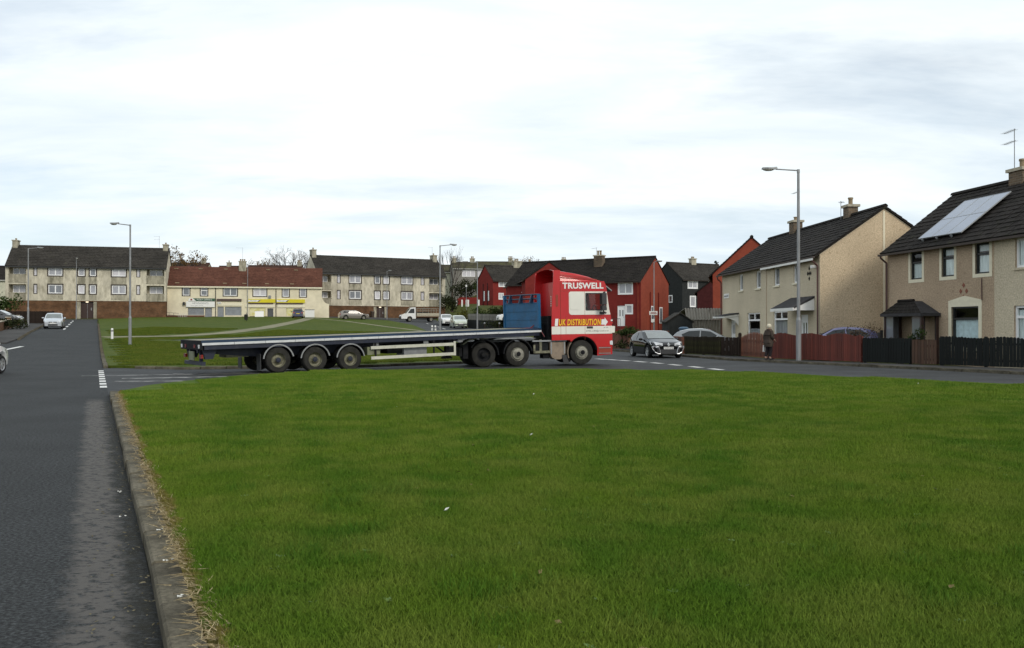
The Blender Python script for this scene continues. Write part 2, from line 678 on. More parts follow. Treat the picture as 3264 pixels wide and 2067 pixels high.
# the cross road under the lorry and the road that bends away up the hill on the right
M['road2'] = mat('road2_asphalt', (0.043, 0.045, 0.047), 0.8, spec=.22, ns=60, na=0.4, bump=0.4, bs=110, ns2=0.5, na2=0.3)
FAR_EDGE = [(-15.6, 34.0), (-12.1, 33.2), (-8.0, 34.3), (-5.6, 35.2), (-1.8, 38.8), (0.7, 42.0)]
NEAR_EDGE = [(-9.35, 20.6), (-9.25, 22.6), (-9.1, 23.9), (-8.3, 27.6), (-7.1, 29.7), (-5.2, 30.6), (-1.2, 31.3), (2.9, 31.3), (7.1, 30.1), (10.4, 26.0), (13.4, 22.6)]
WEST = [(0.7, 42.0), (0.2, 50), (-2.2, 60), (-5.6, 78), (-8.9, 95), (-13.2, 118), (-19.3, 138.5)]
RKERB = [(22.0, 19.0), (18.6, 26.0), (16.2, 31.0), (14.4, 34.7), (13.2, 37.1), (10.5, 42.0), (9.6, 46.5), (8.2, 53.0), (6.5, 59.0), (2.6, 80.0), (-3.2, 104.0), (-7.4, 119), (-11.4, 131), (-12.6, 149)]
sheet('road', [kp(20.0, -0.02), *NEAR_EDGE, (25.5, 10.0), (36, 4), (40, 8), (30, 13), *RKERB, (-13, 151), (-34, 143), (-46, 140), (-46, 136), (-21, 139.5), *WEST[::-1], *FAR_EDGE[::-1], kp(34.0, -0.02)],
      0.004, M['road2'], label='tarmac cross road and street bending up to the shops')

# lawns
FRONT = [kp(-3, 0.16), kp(0, 0.16), kp(10, 0.16), kp(20.2, 0.16), *NEAR_EDGE[1:], (25.4, 9.9), (30, 6), (30, -3)]
sheet('front_lawn', FRONT, 0.10, M['lawn'], 4.0, 0.14, 'mown front lawn')
MID = [kp(34.4, 0.16), *FAR_EDGE[1:], *WEST[1:], (-24, 143.5), (-33, 146.8), (-46, 143.5), (-57.5, 139.5), kp(126, 0.16), kp(90, 0.16), kp(60, 0.16)]
sheet('middle_lawn', MID, 0.10, M['lawn_far'], 4.0, 0.14, 'grass slope between the lorry and the shops')
# yard in front of the shops and flats
sheet('yard', [(-58, 140), (-46, 144), (-33, 147.2), (-22, 143.5), (-17, 148), (-13, 158), (-22, 158), (-32, 162), (-60, 150)], 0.05, M['pavement'], label='paved yard in front of the shops')
# pavements
FENCE = [(9.8, 49.0), (11.0, 46.7), (11.75, 45.5), (12.15, 41.6), (14.72, 37.3), (16.95, 33.9), (18.9, 31.0), (22.3, 25.6)]
sheet('pavement', [(24.0, 15.0), *RKERB[0:9], (7.9, 60.0), (9.2, 54), *FENCE, (27, 18)], 0.10, M['pavement'], 4.0, 0.14, 'pavement along the garden fences')
sheet('pavement', [lp(122, 5.3), lp(90, 5.3), lp(66, 5.3), lp(61, 5.6), (-38.5, 57.5), (-44, 60), lp(66, 7.6), lp(122, 7.6)], 0.10, M['pavement'], 4.0, 0.14, 'pavement on the left of the climbing road')


def band(name, pts, w, dz, m, label, parent=None, w1=None):
    """ribbon of width w (to w1) along a polyline, following the ground."""
    out = []
    n = len(pts)
    for i, p in enumerate(pts):
        a, b = pts[max(0, i - 1)], pts[min(n - 1, i + 1)]
        d = Vector((b[0] - a[0], b[1] - a[1], 0)).normalized()
        q = Vector((-d.y, d.x, 0))
        h = (w + ((w1 or w) - w) * i / (n - 1)) / 2
        out.append(((p[0] + q.x * h, p[1] + q.y * h), (p[0] - q.x * h, p[1] - q.y * h)))
    poly = [o[0] for o in out] + [o[1] for o in out[::-1]]
    return sheet(name, poly, dz, m, 3.0, label=label, kind='structure' if parent is None else None, parent=parent)


band('path', [kp(68.0, 0.3), (-27.5, 72.5), (-26.0, 80), (-26.5, 95), (-29.0, 118), (-32.0, 140.0)], 1.7, 0.115, M['path'], 'pale footpath curving up the grass to the shops')
band('path', [(-31.5, 140.5), (-24, 128), (-14.5, 106), (-9.6, 96)], 0.8, 0.116, M['path'], 'pale footpath running down the grass to the right')
band('path', [(-24.5, 65.5), (-19.0, 75.0), (-13.5, 84.0), (-7.5, 91)], 2.2, 0.112, M['path_grey'], 'mossy asphalt path across the grass slope')

# ---------------------------------------------------------------- kerbs (every stone a piece)
def stone_mesh(name, ln, w=0.16, h=0.18):
    b = MB()
    c = 0.015
    prof = [(0, 0), (0, h - c), (c, h), (w, h), (w, 0)]          # (across, z), road side at 0
    b.prism(prof, 'x', 0.014, ln - 0.014)
    return b.mesh(name, M['kerb'])


ST = stone_mesh('kerb_stone', 0.92)


def kerb(label, pts, z0=-0.075, limit=400):
    root = empty('kerb', label=label, kind='structure')
    k, left = 0, 0.0
    for a, b in zip(pts[:-1], pts[1:]):
        A, B = Vector((*a, 0)), Vector((*b, 0))
        L = (B - A).length
        d = (B - A) / L
        s = left
        while s < L and k < limit:
            p = A + d * s
            q = p + d * 0.92
            za, zb = tz(p.x, p.y), tz(q.x, q.y)
            o = inst('kerb_stone', ST, root, (p.x + rnd.uniform(-.012, .012), p.y, za + z0 + rnd.uniform(-.012, .012)),
                     (rnd.uniform(-.02, .02), -math.atan2(zb - za, 0.92), math.atan2(d.y, d.x) + math.pi + rnd.uniform(-.014, .014)))
            # stones are built with the road at local y<0 of a reversed direction: shift to the far end
            o.location.x += d.x * 0.92
            o.location.y += d.y * 0.92
            k += 1
            s += 0.92
        left = s - L
    return root


def rev(pts):
    return pts[::-1]


# the stone's body extends to local +y; with the run reversed +y is to the right of the walking direction
kerb('weathered kerb beside the front lawn', [kp(-2.0), kp(20.3)])
kerb('low kerb of the grass slope along the climbing road', [kp(34.0), kp(100.0)])
kerb('dark kerb of the grass slope along the cross road', [(p[0], p[1] - 0.15) for p in FAR_EDGE[:0:-1]] + [(-14.3, 33.65)])
kerb('pavement kerb in front of the garden fences', rev(RKERB[0:9]))
kerb('pavement kerb on the left of the climbing road', rev([lp(118, 5.3), lp(66, 5.3)][::-1]) if False else [lp(118, 5.15), lp(66, 5.15)])


# ---------------------------------------------------------------- road markings (each stroke a piece)
def dash(parent, name, c, d, ln, w, m, dz=0.012):
    d = Vector((d[0], d[1], 0)).normalized()
    n = Vector((-d.y, d.x, 0))
    b = MB()
    pts = []
    for s, t in ((-.5, -.5), (.5, -.5), (.5, .5), (-.5, .5)):
        p = Vector((c[0], c[1], 0)) + d * ln * s + n * w * t
        pts.append((p.x, p.y, tz(p.x, p.y) + dz))
    b.poly(pts)
    return b.build(name, m, parent)


mk = empty('road_marking', label='broken white give way line across the side road mouth', kind='structure')
for i in range(8):
    y = 23.3 + i * 1.22
    dash(mk, 'dash', kp(y, -0.10), KD, 0.80, 0.17, M['marking'], 0.012)
mk = empty('road_marking', label='white centre line dashes on the right hand street', kind='structure')
DS = [(4.4, 43.9), (4.85, 42.9), (5.3, 41.9), (5.85, 40.4), (6.35, 38.9), (6.8, 37.0), (7.25, 35.0), (7.62, 33.1)]
for i, p in enumerate(DS):
    a, b = DS[max(0, i - 1)], DS[min(7, i + 1)]
    dash(mk, 'dash', p, (b[0] - a[0], b[1] - a[1]), 0.95 if i < 3 else 1.05, 0.30, M['marking'], 0.014)
mk = empty('road_marking', label='broken white line at the top of the climbing road', kind='structure')
for y in (86, 94, 102, 110, 118):
    dash(mk, 'dash', kp(y, -2.9), KD, 4.0, 0.20, M['marking'], 0.014)
mk = empty('road_marking', label='white lines at the side street mouth on the far left', kind='structure')
dash(mk, 'line', (-30.0, 52.5), (-0.28, 0.96), 8.0, 0.28, M['marking'], 0.014)
dash(mk, 'line', (-31.6, 52.8), (-0.28, 0.96), 6.0, 0.24, M['marking'], 0.014)
mk = empty('road_marking', label='thin white dashes on the far bend by the parked cars', kind='structure')
for p in ((-8.3, 108), (-9.4, 114), (-10.7, 121), (-12.2, 128)):
    dash(mk, 'dash', p, (-.2, 1), 3.0, 0.16, M['marking'], 0.016)
mk = empty('road_marking', label='worn smeared white paint on the cross road tarmac', kind='structure')
for c, d, ln, w in (((-11.2, 29.3), (.95, .28), 5.5, 0.35), ((-10.4, 27.6), (.9, .35), 3.2, 0.55), ((-9.3, 30.6), (.95, .3), 4.5, 0.3), ((-10.4, 25.7), (.95, .1), 2.2, 0.4)):
    dash(mk, 'paint_smear', c, d, ln, w, M['marking_worn'], 0.011)


# ---------------------------------------------------------------- grass blades
def grass_field(name, pts, size, blades, bh, br, m, label, tilt=0.55, seed=1, rot0=0.0):
    me = bpy.data.meshes.new(name)
    me.from_pydata(pts, [], [])
    o = bpy.data.objects.new(name, me)
    link(o)
    me.materials.append(m)
    tag(o, label, kind='stuff')
    md = o.modifiers.new("grass", 'NODES')
    ng = bpy.data.node_groups.new(name + "_nodes", 'GeometryNodeTree')
    ng.interface.new_socket(name="Geometry", in_out='INPUT', socket_type='NodeSocketGeometry')
    ng.interface.new_socket(name="Geometry", in_out='OUTPUT', socket_type='NodeSocketGeometry')
    N, L = ng.nodes, ng.links
    gi, go = N.new('NodeGroupInput'), N.new('NodeGroupOutput')
    cone = N.new('GeometryNodeMeshCone')
    cone.fill_type = 'NONE'
    cone.inputs['Vertices'].default_value = 3
    cone.inputs['Radius Top'].default_value = br * 0.12
    cone.inputs['Radius Bottom'].default_value = br
    cone.inputs['Depth'].default_value = bh
    geo2inst = N.new('GeometryNodeGeometryToInstance')
    for v in range(2):
        grid = N.new('GeometryNodeMeshGrid')
        for k in ('Size X', 'Size Y'):
            grid.inputs[k].default_value = size
        dp = N.new('GeometryNodeDistributePointsOnFaces')
        dp.inputs['Density'].default_value = blades
        dp.inputs['Seed'].default_value = seed + v
        L.new(grid.outputs['Mesh'], dp.inputs['Mesh'])
        ip = N.new('GeometryNodeInstanceOnPoints')
        L.new(dp.outputs['Points'], ip.inputs['Points'])
        L.new(cone.outputs['Mesh'], ip.inputs['Instance'])
        rv = N.new('FunctionNodeRandomValue')
        rv.data_type = 'FLOAT_VECTOR'
        rv.inputs['Min'].default_value = (-tilt, -tilt, 0)
        rv.inputs['Max'].default_value = (tilt, tilt, 6.28)
        L.new(rv.outputs[0], ip.inputs['Rotation'])
        rs = N.new('FunctionNodeRandomValue')
        rs.data_type = 'FLOAT'
        rs.inputs[2].default_value, rs.inputs[3].default_value = 0.55, 1.35
        L.new(rs.outputs[1], ip.inputs['Scale'])
        rl = N.new('GeometryNodeRealizeInstances')
        L.new(ip.outputs[0], rl.inputs[0])
        sm = N.new('GeometryNodeSetMaterial')
        sm.inputs['Material'].default_value = m
        L.new(rl.outputs[0], sm.inputs[0])
        L.new(sm.outputs[0], geo2inst.inputs[0])
    top = N.new('GeometryNodeInstanceOnPoints')
    L.new(gi.outputs[0], top.inputs['Points'])
    L.new(geo2inst.outputs[0], top.inputs['Instance'])
    top.inputs['Pick Instance'].default_value = True
    ri = N.new('FunctionNodeRandomValue')
    ri.data_type = 'INT'
    ri.inputs[4].default_value, ri.inputs[5].default_value = 0, 3
    mul = N.new('ShaderNodeMath')
    mul.operation = 'MULTIPLY_ADD'
    mul.inputs[1].default_value = math.pi / 2
    mul.inputs[2].default_value = rot0
    L.new(ri.outputs[2], mul.inputs[0])
    cx = N.new('ShaderNodeCombineXYZ')
    L.new(mul.outputs[0], cx.inputs[2])
    L.new(cx.outputs[0], top.inputs['Rotation'])
    L.new(top.outputs[0], go.inputs[0])
    md.node_group = ng
    return o


def inside(p, poly):
    c = False
    n = len(poly)
    for i in range(n):
        a, b = poly[i], poly[(i + 1) % n]
        if (a[1] > p[1]) != (b[1] > p[1]) and p[0] < (b[0] - a[0]) * (p[1] - a[1]) / (b[1] - a[1]) + a[0]:
            c = not c
    return c


near_pts, mid_pts, far_pts = [], [], []
S = 1.0
for i in range(-3, 34):
    for j in range(0, 40):
        p = Vector((0.35, 0, 0)) + KD * (i * S + 0.5) + KN * (0.19 + (j + 0.5) * S)
        ok = all(inside((p.x + KD.x * a + KN.x * b, p.y + KD.y * a + KN.y * b), FRONT) for a, b in ((-.5, -.49), (.5, -.49), (.5, .49), (-.5, .49)))
        if not ok or abs(p.x) > 0.72 * max(p.y, 0) + 3.2 or p.y < 2.6:
            continue
        (near_pts if p.y < 9.5 else mid_pts if p.y < 17 else far_pts).append((p.x, p.y, 0.12))
BL = 0.042
grass_field('grass', near_pts, S, 8500, BL, 0.0027, M['blade'], 'short mown grass on the front lawn', 0.85, 1, KY)
grass_field('grass', [(x, y, 0.118) for x, y, z in mid_pts], S, 3600, BL * 1.05, 0.0046, M['blade'], 'short mown grass further back on the front lawn', 0.6, 5, KY)
grass_field('grass', [(x, y, 0.115) for x, y, z in far_pts], S, 1300, BL * 1.05, 0.009, M['blade'], 'short mown grass near the cross road', 0.6, 9, KY)

mg = []
PATH_PTS = []
for run in ([kp(68.0, 0.3), (-27.5, 72.5), (-26.0, 80), (-26.5, 95)], [(-24.5, 65.5), (-19.0, 75.0), (-13.5, 84.0), (-7.5, 91)], [(-14.5, 106), (-9.6, 96)]):
    for a, b in zip(run[:-1], run[1:]):
        PATH_PTS += [(a[0] + (b[0] - a[0]) * t / 12, a[1] + (b[1] - a[1]) * t / 12) for t in range(13)]
for i in range(-26, 8):
    for j in range(17, 58):
        x, y = i * 1.4 + .7, j * 2.0 * 0.7 + 10.0
        if all(inside((x + a, y + b), MID) for a, b in ((-.7, -.7), (.7, -.7), (.7, .7), (-.7, .7))):
            if any(math.hypot(x - px_, y - py_) < 2.1 for px_, py_ in PATH_PTS):
                continue
            mg.append((x, y, tz(x, y) + .115))
grass_field('grass', mg, 1.42, 420, .075, 0.016, M['blade_far'], 'rougher grass on the slope behind the trailer', 0.8, 41)
M['blade_tuft'] = grass_mat('blade_tuft', (0.045, 0.118, 0.012), (0.070, 0.140, 0.016), (0.115, 0.165, 0.03), bump=0)
r3 = random.Random(8)
tuft = []
while len(tuft) < 170:
    y = 3.0 + 17.0 * r3.random() ** 1.3
    x = r3.uniform(-0.6, 0.62) * y
    if not inside((x, y), FRONT) or not inside((x - .3, y), FRONT):
        continue
    for k in range(r3.randint(1, 5)):
        tuft.append((x + r3.gauss(0, .5), y + r3.gauss(0, .3), 0.125))
tuft = [t for t in tuft if inside((t[0] - .2, t[1]), FRONT)]
grass_field('grass_tufts', tuft, 0.24, 1500, BL * 1.5, 0.0030, M['blade_tuft'], 'darker longer tufts standing out of the front lawn', 0.7, 31, KY)

# straw and dead grass over the kerb, leaves and grit in the gutter
st = MB()
r2 = random.Random(3)
for i in range(4200):
    s = 2.0 + 19.0 * (r2.random() ** 1.5)
    dens = 0.5 + 0.5 * math.sin(s * 2.1) + 0.35 * math.sin(s * 5.3)
    if r2.random() > 0.45 + 0.5 * dens:
        continue
    x, y = kp(s * 0.905, 0.15 + 0.12 * r2.random() - 0.09 * r2.random() ** 3)
    a = KY + math.pi / 2 + (r2.gauss(0.0, 0.8) if i % 2 else r2.uniform(-2.2, 2.2))
    ln = r2.uniform(0.035, 0.11)
    d = Vector((math.cos(a) * ln, math.sin(a) * ln, r2.uniform(-0.012, 0.028)))
    p0 = Vector((x, y, 0.118 + .02 * r2.random()))
    w = Vector((-d.y, d.x, 0)).normalized() * 0.0034
    p1 = p0 + d
    st.poly([tuple(p0 - w), tuple(p0 + w), tuple(p1 + w * .3 + Vector((0, 0, .004)))])
    st.poly([tuple(p0 - w + Vector((0, 0, .003))), tuple(p1), tuple(p0 + Vector((0, 0, .008)))])
st.build('dry_grass', M['straw'], kind='stuff', label='straw coloured dead grass hanging over the kerb')
M['leaf_litter'] = mat('leaf_litter', (0.085, 0.070, 0.035), 0.9, ns=9, na=0.7, col2=(0.22, 0.19, 0.12))
M['litter_white'] = mat('litter_white', (0.62, 0.62, 0.58), 0.8)
lt = MB()
for i in range(650):
    s = 2.2 + 18 * r2.random() ** 1.4
    x, y = kp(s * 0.905, -abs(r2.gauss(0.0, 0.15)) - 0.01)
    a, q = r2.random() * 6.28, r2.uniform(0.005, 0.018)
    u, v = Vector((math.cos(a), math.sin(a), r2.uniform(-.3, .3))) * q, Vector((-math.sin(a), math.cos(a), r2.uniform(0, .4))) * q * r2.uniform(.25, .7)
    c = Vector((x, y, 0.014))
    lt.poly([tuple(c + u), tuple(c + v), tuple(c - u), tuple(c - v * .8)])
lt.build('leaf_litter', M['leaf_litter'], kind='stuff', label='leaves and grit lying along the gutter')
lt = MB()
for i in range(11):
    y = 3.5 + 22 * r2.random()
    x = r2.uniform(-0.42, 0.55) * y
    if not inside((x, y), FRONT):
        continue
    a, q = r2.random() * 6.28, r2.uniform(0.008, 0.02) * (1 + y / 22)
    u, v = Vector((math.cos(a), math.sin(a), .5)) * q, Vector((-math.sin(a), math.cos(a), .3)) * q * .6
    c = Vector((x, y, 0.150))
    lt.poly([tuple(c + u), tuple(c + v), tuple(c - u), tuple(c - v)])
for s, o in ((5.2, .1), (6.9, .08), (6.0, .09), (8.0, -.12), (9.2, -.1)):
    x, y = kp(s * .905, o)
    z = 0.115 if o > 0 else 0.02
    for k in range(3):
        dx, dy = r2.gauss(0, .02), r2.gauss(0, .02)
        lt.poly([(x + dx, y + dy, z + .002), (x + dx + .018, y + dy + .004, z + .008), (x + dx + .012, y + dy + .016, z + .004), (x + dx - .006, y + dy + .012, z + .010)])
lt.build('litter', M['litter_white'], kind='stuff', label='scraps of pale litter on the lawn and kerb')

M['weed_leaf'] = mat('weed_leaf', (0.085, 0.150, 0.035), .7, ns=9, na=.3)
M['leaf_fallen'] = mat('leaf_fallen', (0.14, 0.085, 0.035), .85, ns=6, na=.5, col2=(0.24, 0.19, 0.09))
wd, fl_ = MB(), MB()
r4 = random.Random(17)
for i in range(230):
    y = 3.2 + 13.0 * r4.random() ** 1.2
    x = r4.uniform(-.5, .62) * y
    if not inside((x - .25, y), FRONT):
        continue
    c = Vector((x, y, .128))
    if i % 3:
        for k in range(r4.randint(4, 7)):
            a = r4.random() * 6.28
            d = Vector((math.cos(a), math.sin(a), .35)) * r4.uniform(.022, .042)
            w = Vector((-d.y, d.x, 0)) * .28
            wd.poly([tuple(c), tuple(c + d * .6 + w), tuple(c + d), tuple(c + d * .6 - w)])
    elif r4.random() < .5:
        a, q = r4.random() * 6.28, r4.uniform(.016, .032)
        u, v = Vector((math.cos(a), math.sin(a), r4.uniform(-.2, .5))) * q, Vector((-math.sin(a), math.cos(a), r4.uniform(0, .5))) * q * .6
        c.z = .147
        fl_.poly([tuple(c + u), tuple(c + v), tuple(c - u), tuple(c - v)])
wd.build('weeds', M['weed_leaf'], kind='stuff', label='small broad leaved weeds growing in the front lawn')
fl_.build('fallen_leaves', M['leaf_fallen'], kind='stuff', label='brown fallen leaves scattered on the front lawn')


# ================================================================ buildings
M['harl_sunlit'] = mat('harl_sunlit', (0.56, 0.445, 0.305), 0.95, ns=17, na=0.28, bump=0.7, bs=20, ns2=0.35, na2=0.10, dirt=(0.22, 0.15, 0.08), dirt_s=5, dirt_lo=0.58, dirt_hi=0.78)  # warmer copy of the cream roughcast, sunlight put into its colour
M['harl_cream'] = mat('harl_cream', (0.56, 0.485, 0.36), 0.95, ns=17, na=0.26, bump=0.7, bs=20, ns2=0.35, na2=0.10, dirt=(0.30, 0.25, 0.15), dirt_s=6, dirt_lo=0.58, dirt_hi=0.8)
M['harl_brown'] = mat('harl_brown', (0.42, 0.32, 0.225), 0.95, ns=17, na=0.34, bump=0.7, bs=20, ns2=0.4, na2=0.12, dirt=(0.15, 0.10, 0.06), dirt_s=5, dirt_lo=0.58, dirt_hi=0.78)
M['render_red'] = mat('render_red', (0.185, 0.026, 0.022), 0.85, ns=3, na=0.12, ns2=0.4, na2=0.15, bump=0.2, bs=20)
M['render_orange'] = mat('render_orange', (0.245, 0.055, 0.033), 0.85, ns=3, na=0.12, ns2=0.4, na2=0.12, bump=0.2, bs=20)  # brighter copy of the red render, sunlight on the gables painted in
M['render_black'] = mat('render_black', (0.028, 0.030, 0.030), 0.85, ns=3, na=0.2, bump=0.2, bs=20)
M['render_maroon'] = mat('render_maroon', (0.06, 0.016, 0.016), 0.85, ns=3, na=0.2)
M['concrete_stained'] = mat('concrete_stained', (0.55, 0.505, 0.40), 0.95, ns=2.5, na=0.2, ns2=0.45, na2=0.22, stretch=(1, 1, 0.45), dirt=(0.24, 0.21, 0.145), dirt_s=1.6, dirt_lo=0.50, dirt_hi=0.80)
M['concrete_panel'] = mat('concrete_panel', (0.38, 0.35, 0.27), 0.95, ns=2.5, na=0.25, ns2=0.6, na2=0.3, stretch=(1, 1, 0.4), dirt=(0.13, 0.12, 0.085), dirt_s=1.5, dirt_lo=0.48, dirt_hi=0.72)
M['shop_cream'] = mat('shop_cream', (0.70, 0.63, 0.47), 0.9, ns=1.2, na=0.06, ns2=0.3, na2=0.08)
M['grey_harl'] = mat('grey_harl', (0.20, 0.19, 0.17), 0.95, ns=8, na=0.2)
M['pale_harl'] = mat('pale_harl', (0.52, 0.51, 0.40), 0.95, ns=2, na=0.14)


def brick_mat(name, c1, c2, mortar, sx=1.0, dirt=None):
    m = mat(name, c1, 0.9, ns2=0.6, na2=0.25)
    t = m.node_tree
    p = t.nodes['Principled BSDF']
    tc = next(n for n in t.nodes if n.bl_idname == 'ShaderNodeTexCoord')
    sp = t.nodes.new("ShaderNodeSeparateXYZ")
    t.links.new(tc.outputs['Object'], sp.inputs[0])
    ad = t.nodes.new("ShaderNodeMath")
    t.links.new(sp.outputs[0], ad.inputs[0])
    t.links.new(sp.outputs[1], ad.inputs[1])
    cb = t.nodes.new("ShaderNodeCombineXYZ")
    t.links.new(ad.outputs[0], cb.inputs[0])
    t.links.new(sp.outputs[2], cb.inputs[1])
    b = t.nodes.new("ShaderNodeTexBrick")
    b.inputs['Color1'].default_value = (*c1, 1)
    b.inputs['Color2'].default_value = (*c2, 1)
    b.inputs['Mortar'].default_value = (*mortar, 1)
    b.inputs['Scale'].default_value = 1.0
    b.inputs['Brick Width'].default_value = 0.225 * sx
    b.inputs['Row Height'].default_value = 0.075 * sx
    b.inputs['Mortar Size'].default_value = 0.008 * sx
    t.links.new(cb.outputs[0], b.inputs['Vector'])
    n = t.nodes.new("ShaderNodeTexNoise")
    n.inputs['Scale'].default_value = 0.9
    n.inputs['Detail'].default_value = 6
    t.links.new(tc.outputs['Object'], n.inputs['Vector'])
    r = t.nodes.new("ShaderNodeMapRange")
    r.inputs[1].default_value, r.inputs[2].default_value = 0.3, 0.7
    r.inputs[3].default_value, r.inputs[4].default_value = 0.6, 1.25
    t.links.new(n.outputs['Fac'], r.inputs[0])
    x = t.nodes.new("ShaderNodeMixRGB")
    x.blend_type = 'MULTIPLY'
    x.inputs[0].default_value = 1.0
    t.links.new(b.outputs['Color'], x.inputs[1])
    t.links.new(r.outputs[0], x.inputs[2])
    t.links.new(x.outputs[0], p.inputs['Base Color'])
    return m


M['brick_brown'] = brick_mat('brick_brown', (0.170, 0.080, 0.038), (0.105, 0.052, 0.028), (0.12, 0.09, 0.06))
M['brick_chimney'] = brick_mat('brick_chimney', (0.17, 0.12, 0.08), (0.10, 0.075, 0.055), (0.2, 0.17, 0.13), 1.4)
M['brick_red'] = brick_mat('brick_red', (0.16, 0.055, 0.03), (0.10, 0.04, 0.03), (0.14, 0.10, 0.08))
M['tile_dark'] = mat('tile_dark', (0.021, 0.018, 0.016), 0.85, ns=5, na=0.4, ns2=0.7, na2=0.3, dirt=(0.040, 0.042, 0.022), dirt_s=2.2, dirt_lo=0.58, dirt_hi=0.75)
M['tile_grey'] = mat('tile_grey', (0.042, 0.038, 0.033), 0.9, ns=4, na=0.3, ns2=0.5, na2=0.25, dirt=(0.07, 0.068, 0.045), dirt_s=1.4, dirt_lo=0.6, dirt_hi=0.78)
M['tile_mossy'] = mat('tile_mossy', (0.060, 0.052, 0.036), 0.9, ns=3, na=0.3, dirt=(0.085, 0.085, 0.04), dirt_s=0.8, dirt_lo=0.45, dirt_hi=0.65)
M['tile_red'] = mat('tile_red', (0.112, 0.048, 0.033), 0.9, ns=3, na=0.3, ns2=0.5, na2=0.2, dirt=(0.07, 0.03, 0.022), dirt_s=1.5, dirt_lo=0.55, dirt_hi=0.75)
M['pot'] = mat('pot', (0.26, 0.20, 0.13), 0.9, ns=6, na=0.25)
M['stone_pale'] = mat('stone_pale', (0.40, 0.36, 0.28), 0.9, ns=5, na=0.2)
M['gutter'] = mat('gutter', (0.05, 0.035, 0.03), 0.5)
M['pipe_brown'] = mat('pipe_brown', (0.075, 0.028, 0.025), 0.45)
M['slate_canopy'] = mat('slate_canopy', (0.05, 0.048, 0.05), 0.8, ns=6, na=0.3)
M['solar'] = mat('solar', (0.20, 0.23, 0.30), 0.22, coat=.45, ns=0.8, na=0.12)
M['alu'] = mat('alu', (0.30, 0.31, 0.32), 0.5, metal=0.4)
M['timber_dark'] = mat('timber_dark', (0.035, 0.016, 0.012), 0.5)


def wall_front(mb, W, z0, H, ops, y=0.0, reveal=0.10, x0=0.0):
    """facade x0..W by z0..H at y, pierced by ops (x0,x1,z0,z1), with reveals running inward."""
    xs = sorted({x0, W, *[o[0] for o in ops], *[o[1] for o in ops]})
    zs = sorted({z0, H, *[o[2] for o in ops], *[o[3] for o in ops]})
    for a, b in zip(xs[:-1], xs[1:]):
        for c, d in zip(zs[:-1], zs[1:]):
            mx, mz = (a + b) / 2, (c + d) / 2
            if any(o[0] < mx < o[1] and o[2] < mz < o[3] for o in ops):
                continue
            mb.quad((a, y, c), (b, y, c), (b, y, d), (a, y, d))
    for o in ops:
        a, b, c, d = o[:4]
        q = y + (o[4] if len(o) > 4 else reveal)
        mb.quad((a, y, c), (a, q, c), (a, q, d), (a, y, d))
        mb.quad((b, y, c), (b, y, d), (b, q, d), (b, q, c))
        mb.quad((a, y, c), (b, y, c), (b, q, c), (a, q, c))
        mb.quad((a, y, d), (a, q, d), (b, q, d), (b, y, d))


def tiled(mb, W, x0, e0, e1, side, cw=0.30, ch=0.34, jit=0.012, lift=0.035, seed=0):
    """tile courses on a slope from eaves e0=(y,z) to ridge e1=(y,z)."""
    r = random.Random(seed)
    d = Vector((0, e1[0] - e0[0], e1[1] - e0[1]))
    L = d.length
    d /= L
    n = Vector((0, -d.z, d.y)) if side > 0 else Vector((0, d.z, -d.y))
    if n.z < 0:
        n = -n
    nc, nr = max(1, round((W - x0) / cw)), max(1, round(L / ch))
    w, h = (W - x0) / nc, L / nr
    for j in range(nr):
        off = 0.5 * w if j % 2 else 0.0
        for i in range(nc + (1 if off else 0)):
            a, b = x0 + i * w - off, x0 + (i + 1) * w - off
            a, b = max(a, x0), min(b, W)
            if b - a < 0.03:
                continue
            up = lift + r.uniform(-jit, jit)
            s0, s1 = j * h - 0.02, (j + 1) * h + 0.01
            base = Vector((0, e0[0], e0[1]))
            P = lambda x, s, t: tuple(base + d * s + n * t + Vector((x, 0, 0)))
            g = 0.012
            A, B = P(a + g, s0, up), P(b - g, s0, up)
            Cc, D = P(b - g, s1, up * 0.25), P(a + g, s1, up * 0.25)
            E, F = P(a + g, s0, 0.0), P(b - g, s0, 0.0)
            mb.poly([A, B, Cc, D])
            mb.poly([E, F, B, A])
            mb.poly([E, A, D])
            mb.poly([F, Cc, B])


